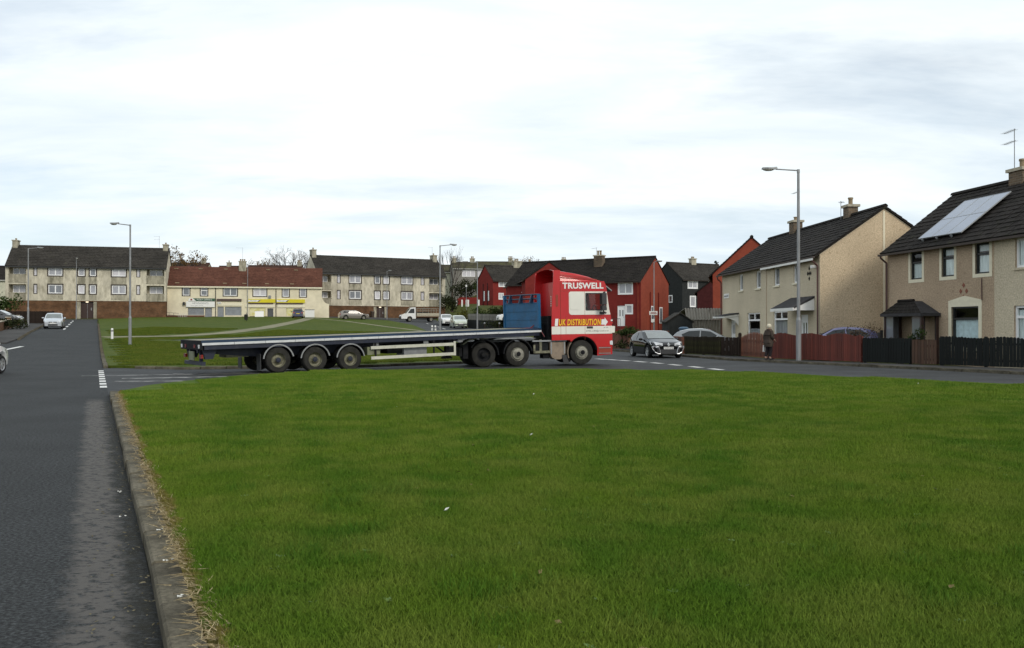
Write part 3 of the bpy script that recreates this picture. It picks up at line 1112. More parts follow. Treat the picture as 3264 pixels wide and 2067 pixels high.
def window(parent, x0, x1, z0, z1, y=0.09, fw=0.07, frame='upvc', pane='pane_net', cols=1, rows=None, border=None, bw=0.09, sill=None, net=None, off=0.0, toplights=False):
    """framed window in an opening; frame mesh = the part, panes, sill, border = its sub-parts."""
    f = MB()
    w = fw
    f.box(x0, x0 + w, y - .035, y + .05, z0, z1)
    f.box(x1 - w, x1, y - .035, y + .05, z0, z1)
    f.box(x0 + w, x1 - w, y - .035, y + .05, z0, z0 + w)
    f.box(x0 + w, x1 - w, y - .035, y + .05, z1 - w, z1)
    cx = [x0 + w + (x1 - x0 - 2 * w) * i / cols for i in range(cols + 1)]
    for c in cx[1:-1]:
        f.box(c - w * .6, c + w * .6, y - .03, y + .04, (z0 + (z1 - z0) * rows[0]) if toplights else z0 + w, z1 - w)
    rz = [z0 + w] + [z0 + (z1 - z0) * r for r in (rows or [])] + [z1 - w]
    for r in rz[1:-1]:
        f.box(x0 + w, x1 - w, y - .033, y + .043, r - w * .6, r + w * .6)
    o = f.build('window', M[frame], parent)
    cells = [(a, b, c, d) for a, b in zip(cx[:-1], cx[1:]) for c, d in zip(rz[:-1], rz[1:])]
    if toplights:
        cells = [(cx[0], cx[-1], rz[0], rz[1])] + [q for q in cells if q[2] > rz[0]]
    for a, b, c, d in cells:
        if True:
            p = MB()
            p.box(a + .005, b - .005, y + .012, y + .022, c + .005, d - .005)
            p.build('pane', M[pane], o)
    if border:
        b = MB()
        q = -0.012
        if border[1] == 'in':
            b.box(x0 - bw, x0, q, .06, z0 - bw, z1 + bw)
            b.box(x1, x1 + bw, q, .06, z0 - bw, z1 + bw)
            b.box(x0, x1, q, .06, z0 - bw, z0)
            b.box(x0, x1, q, .06, z1, z1 + bw)
        b.build('surround', M[border[0]], o)
    if sill:
        b = MB()
        b.box(x0 - .08, x1 + .08, -0.07, 0.085, z0 - .09, z0 - .002)
        b.build('sill', M[sill], o)
    if net:
        for (nm, mt, a, b_) in net:
            p = MB()
            n = 14
            rows_ = []
            for zz in (a, b_):
                rows_.append([(x0 + w + (x1 - x0 - 2 * w) * i / n, y + .065 + .015 * math.sin(i * 2.1), z0 + (z1 - z0) * zz) for i in range(n + 1)])
            p.grid(rows_)
            p.build(nm, M[mt], o)
    return o


def pot_mesh(mb, x, y, z, h=0.55, r=0.13):
    mb.lathe([(r * .9, 0), (r * .9, h * .75), (r * 1.15, h * .8), (r * 1.1, h), (r * .7, h), (r * .7, h * .4)], (x, y, z), 'z', 10)


def chimney(parent, x, y, z, w=0.8, d=0.55, h=1.3, pots=1, m='brick_chimney', cap='stone_pale', flash=True, ph=0.5):
    b = MB()
    b.box(x - w / 2, x + w / 2, y - d / 2, y + d / 2, z - 0.9, z + h)
    o = b.build('chimney', M[m], parent)
    c = MB()
    c.box(x - w / 2 - .09, x + w / 2 + .09, y - d / 2 - .09, y + d / 2 + .09, z + h - .02, z + h + .12)
    c.build('chimney_cap', M[cap], o)
    for i in range(pots):
        p = MB()
        pot_mesh(p, x + (i - (pots - 1) / 2) * 0.34, y, z + h + .12, ph)
        p.build('chimney_pot', M['pot'], o, 40)
    return o


def aerial(parent, x, y, z, h=2.0, a=0.0, n=7, ln=0.9):
    b = MB()
    b.tube((x, y, z), (x, y, z + h), 0.018, n=5)
    u = Vector((math.cos(a), math.sin(a), 0))
    v = Vector((-u.y, u.x, 0))
    for k, zz in enumerate((h - .05, h - .55)[:2 if n > 6 else 1]):
        c = Vector((x, y, z + zz))
        b.tube(c - u * .1, c + u * ln, 0.012, n=4)
        for i in range(n):
            q = c + u * (ln * i / (n - 1))
            b.tube(q - v * .16, q + v * .16, 0.006, n=4)
    return b.build('tv_aerial', M['galv_dull'], parent)


def house(name, label, cat, O, heading, W, D, H, rise, wall, roof, ops=(), side_ops=(), group=None, base=-1.5, ch=0.34, cw=0.30, over=0.28, verge=0.10,
          gutter='gutter', back_tiles=False, plinth=None, thick=0.10, tiles=True):
    h = empty(name, O, heading, label, cat, group)
    b = MB()
    wall_front(b, W, base, H, [o[:4] for o in ops])
    wall_front(b, W, base, H, [], y=D)
    for x in (0, W):
        b.poly([(x, 0, base), (x, D, base), (x, D, H), (x, D / 2, H + rise), (x, 0, H)])
    b.build('wall', M[wall], h)
    s = rise / (D / 2)
    ln = math.hypot(1, s)
    rf = MB()
    e0 = (-over, H - over * s)
    top = (D / 2, H + rise)
    for sg in (1, -1):
        Y = (lambda y: y) if sg > 0 else (lambda y: D - y)
        rf.prism([(Y(e0[0]), e0[1] + .03), (Y(top[0]), top[1] + .03), (Y(top[0]), top[1] + .03 + thick), (Y(e0[0]), e0[1] + .03 + thick)], 'x', -verge, W + verge)
    r = rf.build('roof', M[roof], h)
    if tiles:
        t = MB()
        tiled(t, W + verge, -verge, (e0[0] - .02, e0[1] + .035 + thick), (top[0], top[1] + .035 + thick), 1, cw, ch, seed=hash(name) % 97 if False else len(label))
        if back_tiles:
            tiled(t, W + verge, -verge, (D - e0[0] + .02, e0[1] + .035 + thick), (D - top[0], top[1] + .035 + thick), -1, cw, ch, seed=5)
        t.build('roof_tiles', M[roof], r, kind='stuff')
    rd = MB()
    k = max(1, round((W + 2 * verge) / 0.45))
    for i in range(k):
        a = -verge + (W + 2 * verge) * i / k
        c = -verge + (W + 2 * verge) * (i + 1) / k
        zt = top[1] + thick + .05
        rd.prism([(top[0] - .16, zt - .04), (top[0] - .1, zt + .07), (top[0], zt + .11), (top[0] + .1, zt + .07), (top[0] + .16, zt - .04)], 'x', a + .006, c - .006)
    rd.build('ridge', M[roof], r)
    g = MB()
    gy, gz = -over - .09, H - over * s + .02
    g.prism([(gy - .06, gz + .06), (gy - .05, gz - .03), (gy + .05, gz - .03), (gy + .08, gz + .06)], 'x', -verge, W + verge)
    g.build('gutter', M[gutter], h)
    return h


def downpipe(h, x, H, base=-1.0, y=-.09, m='pipe_brown', over=0.28, r=.045):
    b = MB()
    b.path([(x, -over - .08, H - .1), (x, -over - .08, H - .25), (x, y, H - .5), (x, y, base)], r, 8)
    return b.build('downpipe', M[m], h)


def diamonds(parent, x, z, m, s=0.11, gap=0.30, tight=False):
    b = MB()
    for dx, dz in ((0, gap), (0, -gap), (gap * .75, 0), (-gap * .75, 0)) + (((0, 0),) if tight else ()):
        c = (x + dx, z + dz)
        b.prism([(c[0], c[1] - s * 1.15), (c[0] + s, c[1]), (c[0], c[1] + s * 1.15), (c[0] - s, c[1])], 'y', -.018, .01)
    return b.build('wall_motif', M[m], parent)


def door(parent, x0, x1, z0, z1, m='upvc', y=0.06, glazed=True):
    b = MB()
    b.box(x0, x1, y, y + .05, z0, z1)
    o = b.build('door', M[m], parent)
    f = MB()
    f.box(x0 - .07, x0 - .002, y - .03, y + .06, z0, z1 + .07)
    f.box(x1 + .002, x1 + .07, y - .03, y + .06, z0, z1 + .07)
    f.box(x0 - .002, x1 + .002, y - .03, y + .06, z1 + .002, z1 + .07)
    f.build('door_frame', M[m], o)
    if glazed:
        for a, c in ((.22, .36), (.64, .78)):
            p = MB()
            w = x1 - x0
            p.box(x0 + w * a, x0 + w * c, y - .012, y - .002, z0 + (z1 - z0) * .5, z0 + (z1 - z0) * .82)
            p.build('pane', M['pane_dark'], o)
    p = MB()
    p.box(x1 - .16, x1 - .06, y - .06, y - .002, z0 + 1.0, z0 + 1.04)
    p.build('handle', M['galv'], o)
    return o


# ---------------------------------------------------------------- house with the solar panels (right edge)
aD = math.atan2(-0.987, 0.163)
hD_ops = [(1.85, 2.72, 3.80, 5.06), (4.12, 4.96, 3.80, 5.06), (6.30, 7.16, 3.80, 5.06), (4.78, 6.50, 0.75, 2.46),
          (8.62, 9.70, 3.90, 5.04), (8.55, 10.1, 0.85, 2.42), (11.4, 12.4, 3.90, 5.04), (10.9, 11.8, 0.2, 2.25), (1.95, 2.95, 0.15, 2.06)]
hD = house('house', 'brown roughcast house with tilted solar panels on its dark tiled roof', 'house', (18.3, 43.2, 0.0), aD, 13.4, 7.2, 5.28, 2.72, 'harl_brown', 'tile_dark', hD_ops, back_tiles=True, over=0.32)
for i in (0, 1, 2):
    x0, x1, z0, z1 = hD_ops[i]
    window(hD, x0, x1, z0, z1, 0.10, 0.065, 'black_paint', 'glass', 1, [0.66] if i else [0.62], ('cream_paint', 'in'), 0.15,
           net=[('net', 'net', 0.04, 0.60), ('valance', 'net', 0.74, 0.97)] if i else [('net', 'net', 0.05, 0.58)])
o = window(hD, 4.78, 6.50, 0.75, 2.46, 0.10, 0.07, 'black_paint', 'glass', 1, [0.70], ('cream_paint', 'in'), 0.2, net=[('blind', 'blind', 0.22, 0.68)])
b = MB()
b.prism([(4.58, 2.66), (6.70, 2.66), (6.70, 2.72), (5.64, 2.92), (4.58, 2.72)], 'y', -.02, .05)
b.build('lintel', M['cream_paint'], hD)
window(hD, 8.62, 9.70, 3.90, 5.04, 0.10, 0.09, 'upvc', 'glass', 1, None, None, sill='harl_cream', net=[('net', 'net', 0.05, 0.95)])
window(hD, 8.55, 10.1, 0.85, 2.42, 0.10, 0.09, 'upvc', 'glass', 1, [0.72], None, sill='harl_cream', net=[('net', 'net', 0.05, 0.9)])
window(hD, 11.4, 12.4, 3.90, 5.04, 0.10, 0.09, 'upvc', 'glass', 1, None, None, sill='harl_cream', net=[('net', 'net', 0.05, 0.95)])
door(hD, 10.97, 11.73, 0.2, 2.18)
door(hD, 2.02, 2.88, 0.15, 1.99, 'timber_dark')
b = MB()                                   # paler half of the pair
wall_front(b, 13.4, -1.5, 5.20, [tuple(o_) for o_ in hD_ops if o_[0] > 7.6], y=-0.006, reveal=0.004, x0=7.45)
b.build('neighbour_render', M['harl_cream'], hD)
M['motif_red'] = mat('motif_red', (0.24, 0.10, 0.07), .9)
diamonds(hD, 5.58, 3.12, 'motif_red', 0.09, 0.25)
downpipe(hD, 0.06, 5.2, over=0.32)
b = MB()
b.tube((6.72, -.03, 3.6), (6.74, -.03, 2.7), .018, n=6)
b.build('cable', M['pipe_brown'], hD)
chimney(hD, 4.62, 3.6, 7.95, 0.85, 0.7, 0.55, 1, ph=0.42)
aerial(hD, 4.5, 3.3, 8.5, 1.9, R(170), 8, .85)
# porch canopy
zc, x0_, x1_, ra, rb, dp_ = 2.20, .95, 4.05, 1.55, 2.75, -.95
pc = MB()
zr = zc + .58
pc.poly([(x0_, dp_, zc), (x1_, dp_, zc), (rb, dp_ * .45, zr), (ra, dp_ * .45, zr)])
pc.poly([(x0_, dp_, zc), (ra, dp_ * .45, zr), (ra, -.02, zr), (x0_, -.02, zc)])
pc.poly([(x1_, dp_, zc), (x1_, -.02, zc), (rb, -.02, zr), (rb, dp_ * .45, zr)])
pc.poly([(ra, dp_ * .45, zr), (rb, dp_ * .45, zr), (rb, -.02, zr), (ra, -.02, zr)])
pc.poly([(x0_, dp_, zc - .1), (x1_, dp_, zc - .1), (x1_, -.02, zc - .1), (x0_, -.02, zc - .1)])
pc.box(x0_ - .02, x1_ + .02, dp_ - .03, dp_, zc - .12, zc + .02)
pc.box(x0_ - .03, x0_, dp_, -.02, zc - .12, zc + .02)
pc.box(x1_, x1_ + .03, dp_, -.02, zc - .12, zc + .02)
po = pc.build('porch_canopy', M['slate_canopy'], hD)
for k in range(4):
    b = MB()
    a = ra + (rb - ra) * k / 4
    b.tube((a, dp_ * .45, zr + .03), (a + (rb - ra) / 4 - .01, dp_ * .45, zr + .03), .07, n=8)
    b.build('ridge_tile', M['tile_dark'], po)
b = MB()
tl = random.Random(2)
for r_ in range(4):
    t0_, t1_ = r_ / 4, (r_ + 1) / 4 + .02
    for c_ in range(9):
        def P(u, t):
            xa, xb = x0_ + (ra - x0_) * t, x1_ + (rb - x1_) * t
            return (xa + (xb - xa) * u, dp_ + (dp_ * .45 - dp_) * t, zc + .58 * t)
        p = [P(c_ / 9 + .004, t0_), P((c_ + 1) / 9 - .004, t0_), P((c_ + 1) / 9 - .004, min(1, t1_)), P(c_ / 9 + .004, min(1, t1_))]
        up = .028 + tl.uniform(-.006, .006)
        b.poly([(p[0][0], p[0][1] - .01, p[0][2] + up), (p[1][0], p[1][1] - .01, p[1][2] + up), (p[2][0], p[2][1], p[2][2] + .008), (p[3][0], p[3][1], p[3][2] + .008)])
        b.poly([p[0], p[1], (p[1][0], p[1][1] - .01, p[1][2] + up), (p[0][0], p[0][1] - .01, p[0][2] + up)])
b.build('canopy_tiles', M['tile_dark'], po, kind='stuff')
for x in (1.12, 3.88):
    for y_ in (dp_ + .08, -.14):
        b = MB()
        b.box(x - .06, x + .06, y_, y_ + .12, -.3, zc - .1)
        b.build('porch_post', M['timber_dark'], po)
for x0, x1 in ((1.19, 1.75), (3.2, 3.81)):
    b = MB()
    b.box(x0, x1, dp_ + .12, dp_ + .14, .4, zc - .1)
    b.build('pane', M['pane'], po)
b = MB()
b.box(1.11, 1.13, dp_ + .21, -.15, .4, zc - .1)
b.build('pane', M['pane'], po)
b = MB()
b.prism([(.85, 1.35), (1.0, 1.28), (1.05, 1.45), (1.03, .75), (.94, .72), (.88, 1.15), (.8, 1.25)], 'y', dp_ - .1, dp_ + .06)
b.build('wall_lantern', M['black_paint'], po)
# solar panels (three by two) lying on the front slope
s_ = 2.72 / 3.6
dv = Vector((0, 1, s_)).normalized()
nv = Vector((0, -dv.z, dv.y))
for i in range(3):
    for j in range(2):
        b = MB()
        x0 = 2.44 + 1.0 * i
        base = Vector((x0, -.32, 5.28 - .32 * s_)) + dv * (0.61 + j * 1.5) + nv * .27
        Mx = Matrix(((1, 0, 0, base.x), (0, dv.y, nv.y, base.y), (0, dv.z, nv.z, base.z), (0, 0, 0, 1)))
        b.box(0.02, 0.98, 0.02, 1.48, 0, 0.035, Mx)
        o = b.build('solar_panel', M['solar'], hD)
        e = MB()
        e.box(0, .02, 0, 1.5, -.005, .042, Mx).box(.98, 1.0, 0, 1.5, -.005, .042, Mx).box(.02, .98, 0, .02, -.005, .042, Mx).box(.02, .98, 1.48, 1.5, -.005, .042, Mx)
        e.box(.3, .36, -.08, 0, -.1, .0, Mx)
        e.build('panel_frame', M['alu'], o)

# ---------------------------------------------------------------- beige pair beside it
aB = math.atan2(-0.998, 0.06)
hB_ops = [(3.85, 4.62, 3.90, 4.98), (7.15, 8.02, 3.90, 4.98), (10.35, 11.25, 3.92, 5.02), (13.4, 14.3, 3.92, 5.02), (5.5, 7.9, 0.72, 2.40), (10.25, 12.5, 0.72, 2.42), (2.05, 3.0, 0.1, 2.06), (14.45, 15.45, 0.1, 2.15)]
hB = house('house', 'beige roughcast pair of houses with a long blank sunlit gable', 'house', (14.88, 62.77, 0.12), aB, 17.0, 6.9, 5.25, 2.38, 'harl_cream', 'tile_dark', hB_ops, back_tiles=True)
for i, pn in ((0, 'pane'), (1, 'pane_net'), (2, 'pane'), (3, 'pane')):
    x0, x1, z0, z1 = hB_ops[i]
    window(hB, x0, x1, z0, z1, 0.10, 0.09, 'upvc', 'glass', 1, None, None, sill='cream_paint', net=[('net', 'net_grey', 0.05, 0.95)])
window(hB, 5.5, 7.9, 0.72, 2.40, 0.10, 0.09, 'upvc', 'glass', 2, [0.72], None, sill='cream_paint', net=[('net', 'net_grey', 0.05, 0.4)], toplights=True)
window(hB, 10.25, 12.5, 0.72, 2.42, 0.10, 0.09, 'upvc', 'glass', 2, [0.72], None, sill='cream_paint', net=[('net', 'net_grey', 0.05, 0.66)], toplights=True)
door(hB, 2.12, 2.93, 0.1, 2.0)
door(hB, 14.52, 15.38, 0.1, 2.08)
b = MB()
wall_front(b, 8.45, -1.5, 5.22, [], y=-.001, reveal=.001) if False else None
b.box(9.05, 9.10, -.02, .02, -.5, 5.1)
b.build('render_joint', M['harl_brown'], hB)
b = MB()                                    # gable face, sunlight painted in as a warmer tone, with its pale movement joint
b.poly([(17.006, .02, -1.5), (17.006, 6.88, -1.5), (17.006, 6.88, 5.2), (17.006, 3.45, 7.58), (17.006, .02, 5.2)])
gb = b.build('gable_sunlit', M['harl_sunlit'], hB)
b = MB()
b.box(17.008, 17.03, 3.36, 3.46, -1.4, 7.5)
b.build('movement_joint', M['cream_paint'], gb)
diamonds(hB, 15.65, 4.33, 'tile_grey', 0.10, 0.27, True)
downpipe(hB, 16.93, 5.15)
downpipe(hB, 0.05, 5.15)
b = MB()
b.box(9.1, 17.05, -.41, -.385, 4.93, 5.07)
b.build('fascia_board', M['white_paint'], hB)
chimney(hB, 13.0, 3.45, 7.5, 0.7, 0.55, 0.75, 1, ph=0.42)
chimney(hB, 4.85, 3.45, 7.5, 0.8, 0.6, 0.85, 1, ph=0.25)
aerial(hB, 5.6, 3.3, 8.0, 2.3, math.pi, 6, 0.9)
aerial(hB, 12.3, 3.2, 7.5, 1.2, 2.6, 5, 0.5)
b = MB()
b.box(16.55, 16.75, -.32, -.1, 4.55, 4.7).tube((16.65, -.1, 4.62), (16.65, .02, 4.62), .03)
b.build('security_camera', M['white_paint'], hB)
# canopies
b = MB()
b.prism([(-1.0, 2.10), (0.0, 2.22), (0.0, 2.36), (-1.0, 2.22)], 'x', 1.1, 3.75)
c1 = b.build('door_canopy', M['white_paint'], hB)
b = MB()
b.prism([(-1.04, 2.225), (-.002, 2.365), (-.002, 2.45), (-1.04, 2.25)], 'x', 1.6, 3.8)
b.build('canopy_roof', M['slate_canopy'], c1)
b = MB()
for x in (3.6,):
    b.prism([(0, 2.2), (-.85, 2.11), (-.6, 2.05), (-.25, 1.9), (0, 1.6)], 'x', x, x + .1)
b.build('canopy_bracket', M['white_paint'], c1)
b = MB()
b.prism([(-1.1, 2.46), (0, 3.02), (0, 3.12), (-1.15, 2.52)], 'x', 13.0, 16.35)
c2 = b.build('door_canopy', M['slate_canopy'], hB)
b = MB()
b.box(12.98, 16.37, -1.18, -1.12, 2.34, 2.50)
b.prism([(-1.1, 2.36), (-.01, 2.36), (-.01, 2.98), (-1.1, 2.44)], 'x', 16.27, 16.33)
b.build('fascia', M['white_paint'], c2)
b = MB()
b.box(0.5, 1.65, -.03, .0, 3.50, 3.82)
sp = b.build('street_sign', M['white_paint'], hB)
b = MB()
b.box(0.6, 1.55, -.036, -.031, 3.60, 3.70)
b.build('lettering', M['galv_dull'], sp)

# ---------------------------------------------------------------- three storey flats
def flats(label, O, heading, W, zb, brick_top, H, rise, D, layout, door_x, group, balc_l, balc_r, lit=True):
    h = empty('apartment_block', O, heading, label, 'flats', group)
    rows = layout['rows']
    ops = []
    for (z0, z1) in rows:
        for (x0, x1, k) in layout['win']:
            ops.append((x0, x1, z0, z1, 0.12))
    bal = []
    for i, (z0, z1) in enumerate(layout['balz']):
        for (x0, x1) in (balc_l, balc_r):
            ops.append((x0, x1, z0, z1, 1.1))
            bal.append((x0, x1, z0, z1, i))
    b = MB()
    wall_front(b, W, brick_top, H, ops)
    wall_front(b, W, brick_top, H, [], y=D)
    for x in (0, W):
        b.poly([(x, 0, brick_top), (x, D, brick_top), (x, D, H), (x, D / 2, H + rise), (x, 0, H)])
    w = b.build('wall', M['concrete_stained'], h)
    # darker infill panels between the storeys
    z0, z1 = rows[0][1], rows[1][0]
    for (x0, x1, k) in layout['win']:
        if k != 'slit':
            for za, zb_ in ((z0 + .16, z1 - .16), (brick_top + .15, rows[0][0] - .16)):
                b = MB()
                b.box(x0 - .1, x1 + .1, -.008, .004, za, zb_)
                b.build('infill_panel', M['concrete_panel'], w)
    b = MB()
    dx0, dx1 = door_x
    wall_front(b, W, zb - 2.5, brick_top, [(dx0, dx1, zb - 2.4, brick_top - .12, .5)], y=.06, reveal=.5)
    wall_front(b, W, zb - 2.5, brick_top, [], y=D - .06)
    for x in (0.04, W - .04):
        b.poly([(x, .06, zb - 2.5), (x, D - .06, zb - 2.5), (x, D - .06, brick_top), (x, .06, brick_top)])
    b.build('brick_base', M['brick_brown'], h)
    b = MB()
    b.box(dx0 - .02, dx0 + .45, .02, .5, zb - 1, brick_top - .13)
    b.box(dx1 - .45, dx1 + .02, .02, .5, zb - 1, brick_top - .13)
    b.build('door_pier', M['concrete_panel'], h)
    b = MB()
    xm = (dx0 + dx1) / 2
    b.box(dx0 + .45, dx1 - .45, .42, .48, zb - 1, brick_top - .12)
    dd = b.build('door', M['timber_dark'], h)
    b = MB()
    b.box(xm - .02, xm + .02, .40, .42, zb - .5, brick_top - .2)
    b.box(xm + .5, xm + .62, .405, .42, zb + 1.1, zb + 1.5)
    b.build('door_fittings', M['galv'], dd)
    b = MB()
    b.blob((xm, .2, brick_top - .16), (.22, .12, .09), 10, 6)
    b.build('entrance_lamp', M['lamp_glow'], h, 60)
    for (z0, z1) in rows:
        for n, (x0, x1, k) in enumerate(layout['win']):
            if k == 'slit':
                window(h, x0, x1, z0, z1, .10, .04, 'upvc', 'pane_light', 1, None, ('dark_brown', 'in'), .12)
            else:
                window(h, x0, x1, z0, z1, .10, .13, 'upvc', ['pane', 'pane_net', 'pane_net', 'pane_light'][(n * 3 + int(z0 * 2)) % 4], 2 if k == 'double' else 1, None, ('dark_brown', 'in'), .17)
    for (x0, x1, z0, z1, i) in bal:
        b = MB()
        b.box(x0 + .01, x1 - .01, 1.1, 1.14, z0, z1)
        b.build('balcony_back', M['concrete_panel'], h)
        window(h, x0 + .35, x1 - .35, z0 + .05, z1 - .12, 1.06, .07, 'upvc', ['pane_net', 'pane'][i], 2)
        b = MB()                          # slatted parapet under the opening
        n = int((x1 - x0) / .13)
        for q in range(n):
            a = x0 + (x1 - x0) * q / n
            b.box(a + .012, a + .098, -.06, -.01, z0 - 1.12, z0 - .06)
        b.box(x0 - .05, x1 + .05, -.08, .02, z0 - .06, z0 + .03)
        b.box(x0 - .05, x1 + .05, -.08, -.005, z0 - 1.2, z0 - 1.12)
        b.build('balcony_rail', M['concrete_panel'], h)
    s = rise / (D / 2)
    over = .3
    rf = MB()
    e0 = (-over, H - over * s)
    for sg in (1, -1):
        Y = (lambda y: y) if sg > 0 else (lambda y: D - y)
        rf.prism([(Y(e0[0]), e0[1] + .03), (Y(D / 2), H + rise + .03), (Y(D / 2), H + rise + .15), (Y(e0[0]), e0[1] + .15)], 'x', -.02, W + .12)
    r = rf.build('roof', M['tile_grey'], h)
    t = MB()
    tiled(t, W + .12, -.02, (e0[0] - .02, e0[1] + .155), (D / 2, H + rise + .155), 1, .42, .42, .02, .05, seed=len(label))
    t.build('roof_tiles', M['tile_grey'], r, kind='stuff')
    g = MB()
    g.box(-.02, W + .12, -over - .12, -over - .01, e0[1] - .12, e0[1] + .1)
    g.build('gutter', M['black_paint'], h)
    return h


M["lamp_glow"] = bpy.data.materials.new('lamp_glow')
M['lamp_glow'].use_nodes = True
_p = M['lamp_glow'].node_tree.nodes['Principled BSDF']
_p.inputs['Base Color'].default_value = (0.9, 0.85, 0.7, 1)
_p.inputs['Emission Color'].default_value = (1.0, 0.86, 0.6, 1)
_p.inputs['Emission Strength'].default_value = 1.6

LAY = {'rows': [(6.86, 8.18), (9.60, 10.92)], 'balz': [(6.92, 8.2), (9.72, 10.86)],
       'win': [(3.96, 4.28, 'slit'), (5.9, 7.86, 'double'), (10.08, 10.99, 'one'), (11.72, 12.6, 'one'), (14.88, 16.88, 'double'), (18.52, 18.88, 'slit')]}
f1 = flats('stained three storey flats at the top of the climbing road', (-76.6, 134.0, 0.0), R(15), 22.75, 3.2, 5.75, 11.1, 3.25, 8.0, LAY, (9.95, 12.7), 'three storey flats', (0.45, 2.85), (19.9, 22.5))
chimney(f1, 0.45, 4.0, 14.35, 0.75, 1.4, .75, 1, 'concrete_panel', ph=.3)
chimney(f1, 22.3, 4.0, 14.35, 0.75, 1.4, .6, 1, 'concrete_panel', ph=.3)
aerial(f1, 21.3, 4.0, 14.4, 2.0, math.pi, 7, .8)
LAY2 = {'rows': [(6.50, 7.84), (9.18, 10.55)], 'balz': [(6.55, 7.72), (9.2, 10.42)],
        'win': [(3.52, 3.94, 'slit'), (5.58, 7.6, 'double'), (10.05, 11.0, 'one'), (11.62, 12.62, 'one'), (14.9, 16.96, 'double'), (18.6, 19.08, 'slit')]}
f2 = flats('stained three storey flats behind the tipper van and grey estate', (-34.34, 156.0, -0.09), R(28), 23.2, 2.85, 5.30, 10.85, 3.0, 8.0, LAY2, (9.9, 12.3), 'three storey flats', (0.3, 2.45), (20.1, 22.6))
chimney(f2, 0.45, 4.0, 13.9, .75, 1.5, .85, 1, 'concrete_panel', ph=.35)
chimney(f2, 22.6, 4.0, 13.9, .75, 1.5, .75, 1, 'concrete_panel', ph=.35)
aerial(f2, 22.3, 3.9, 14.6, 1.6, math.pi, 6, .7)
f2.scale = (1.061, 1.061, 1.061)

# ---------------------------------------------------------------- text
def text_mesh(name, s, m, w=None, h=None, bold=0.0, shear=0.0, space=1.0):
    cu = bpy.data.curves.new(name, 'FONT')
    cu.body = s
    cu.offset = bold
    cu.shear = shear
    cu.extrude = 0.0
    cu.space_character = space
    o = bpy.data.objects.new(name + "_src", cu)
    C.objects.link(o)
    dg = bpy.context.evaluated_depsgraph_get()
    me = bpy.data.meshes.new_from_object(o.evaluated_get(dg))
    bpy.data.objects.remove(o)
    bpy.data.curves.remove(cu)
    me.name = name
    vs = me.vertices
    x0, x1 = min(v.co.x for v in vs), max(v.co.x for v in vs)
    y0, y1 = min(v.co.y for v in vs), max(v.co.y for v in vs)
    sx = (w / (x1 - x0)) if w else (h / (y1 - y0))
    sy = (h / (y1 - y0)) if h else sx
    for v in vs:
        v.co.x, v.co.y = (v.co.x - x0) * sx, (v.co.y - y0) * sy
    me.materials.clear()
    me.materials.append(m)
    return me


def text_on(parent, name, s, m, loc, w=None, h=None, rot=(R(90), 0, 0), **kw):
    me = text_mesh(name, s, m, w, h, **kw)
    return inst(name, me, parent, loc, rot)


# ---------------------------------------------------------------- shops
M['tile_red_dark'] = mat('tile_red_dark', (0.060, 0.032, 0.024), 0.9, ns=3, na=0.3)
M['sign_green'] = mat('sign_green', (0.03, 0.085, 0.045), 0.4)
M['sign_yellow'] = mat('sign_yellow', (0.62, 0.52, 0.01), 0.4, ns=2, na=0.06)
M['sign_white'] = mat('sign_white', (0.74, 0.73, 0.70), 0.45)
M['sign_dark'] = mat('sign_dark', (0.075, 0.045, 0.035), 0.5)
M['shutter'] = mat('shutter', (0.27, 0.28, 0.30), 0.5, metal=0.3, ns=2, na=0.15)
M['poster'] = mat('poster', (0.68, 0.62, 0.22), 0.6, ns=1.2, na=0.2, col2=(0.74, 0.70, 0.46))
M['poster_pale'] = mat('poster_pale', (0.62, 0.56, 0.44), 0.6, ns=2.2, na=0.25, col2=(0.7, 0.45, 0.3))
O2 = (-55.43, 142.0, 0.10)
sh = empty('shop_row', O2, R(12), 'cream two storey row of shops with red tiled roof', 'shop building')
sh.scale = (0.937, 0.937, 0.937)
W2, D2, H2 = 26.05, 7.5, 8.85
sops = [(2.72, 3.82, 7.15, 8.62), (5.65, 6.75, 7.15, 8.62), (9.42, 11.66, 7.15, 8.62), (14.38, 16.58, 7.12, 8.60), (19.32, 20.4, 7.05, 8.55), (22.26, 23.35, 7.05, 8.52),
        (3.55, 6.2, 3.78, 5.02, .25), (6.36, 7.5, 3.35, 5.02, .3), (8.4, 9.45, 3.32, 5.24, .25), (9.65, 12.4, 3.74, 5.24, .25), (13.75, 16.4, 3.65, 5.1, .15), (16.74, 17.75, 3.2, 5.0, .9), (19.95, 22.6, 3.65, 5.1, .15)]
b = MB()
wall_front(b, W2, 1.0, H2, sops)
wall_front(b, W2, 1.0, H2, [], y=D2)
for x in (0, W2):
    b.poly([(x, 0, 1), (x, D2, 1), (x, D2, H2), (x, D2 / 2, H2 + 3.35), (x, 0, H2)])
b.build('wall', M['shop_cream'], sh)
for x, sg in ((0.0, -1), (W2, 1)):          # flared wing walls
    b = MB()
    pts = [(x, 7.15)] + [(x + sg * 1.25 * (t / 6) ** 1.0 * (0.35 + .65 * t / 6), 7.15 - 1.35 * math.sin(t / 6 * math.pi / 2)) for t in range(1, 7)] + [(x + sg * 1.27, 1.2), (x, 1.2)]
    b.prism(pts, 'y', .002, .45)
    b.build('wing_wall', M['shop_cream'], sh)
b = MB()
b.box(-1.2, 6.3, -.02, -.002, 2.5, 3.72)
b.build('plinth', M['brick_red'], sh)
b = MB()
for a, c in ((7.55, 8.38), (12.45, 13.7), (17.8, 23.2)):
    b.box(a, c, -.02, -.002, 2.5, 3.55)
b.box(13.75, 16.7, -.02, -.002, 2.5, 3.6)
b.build('plinth', M['sign_dark'], sh)
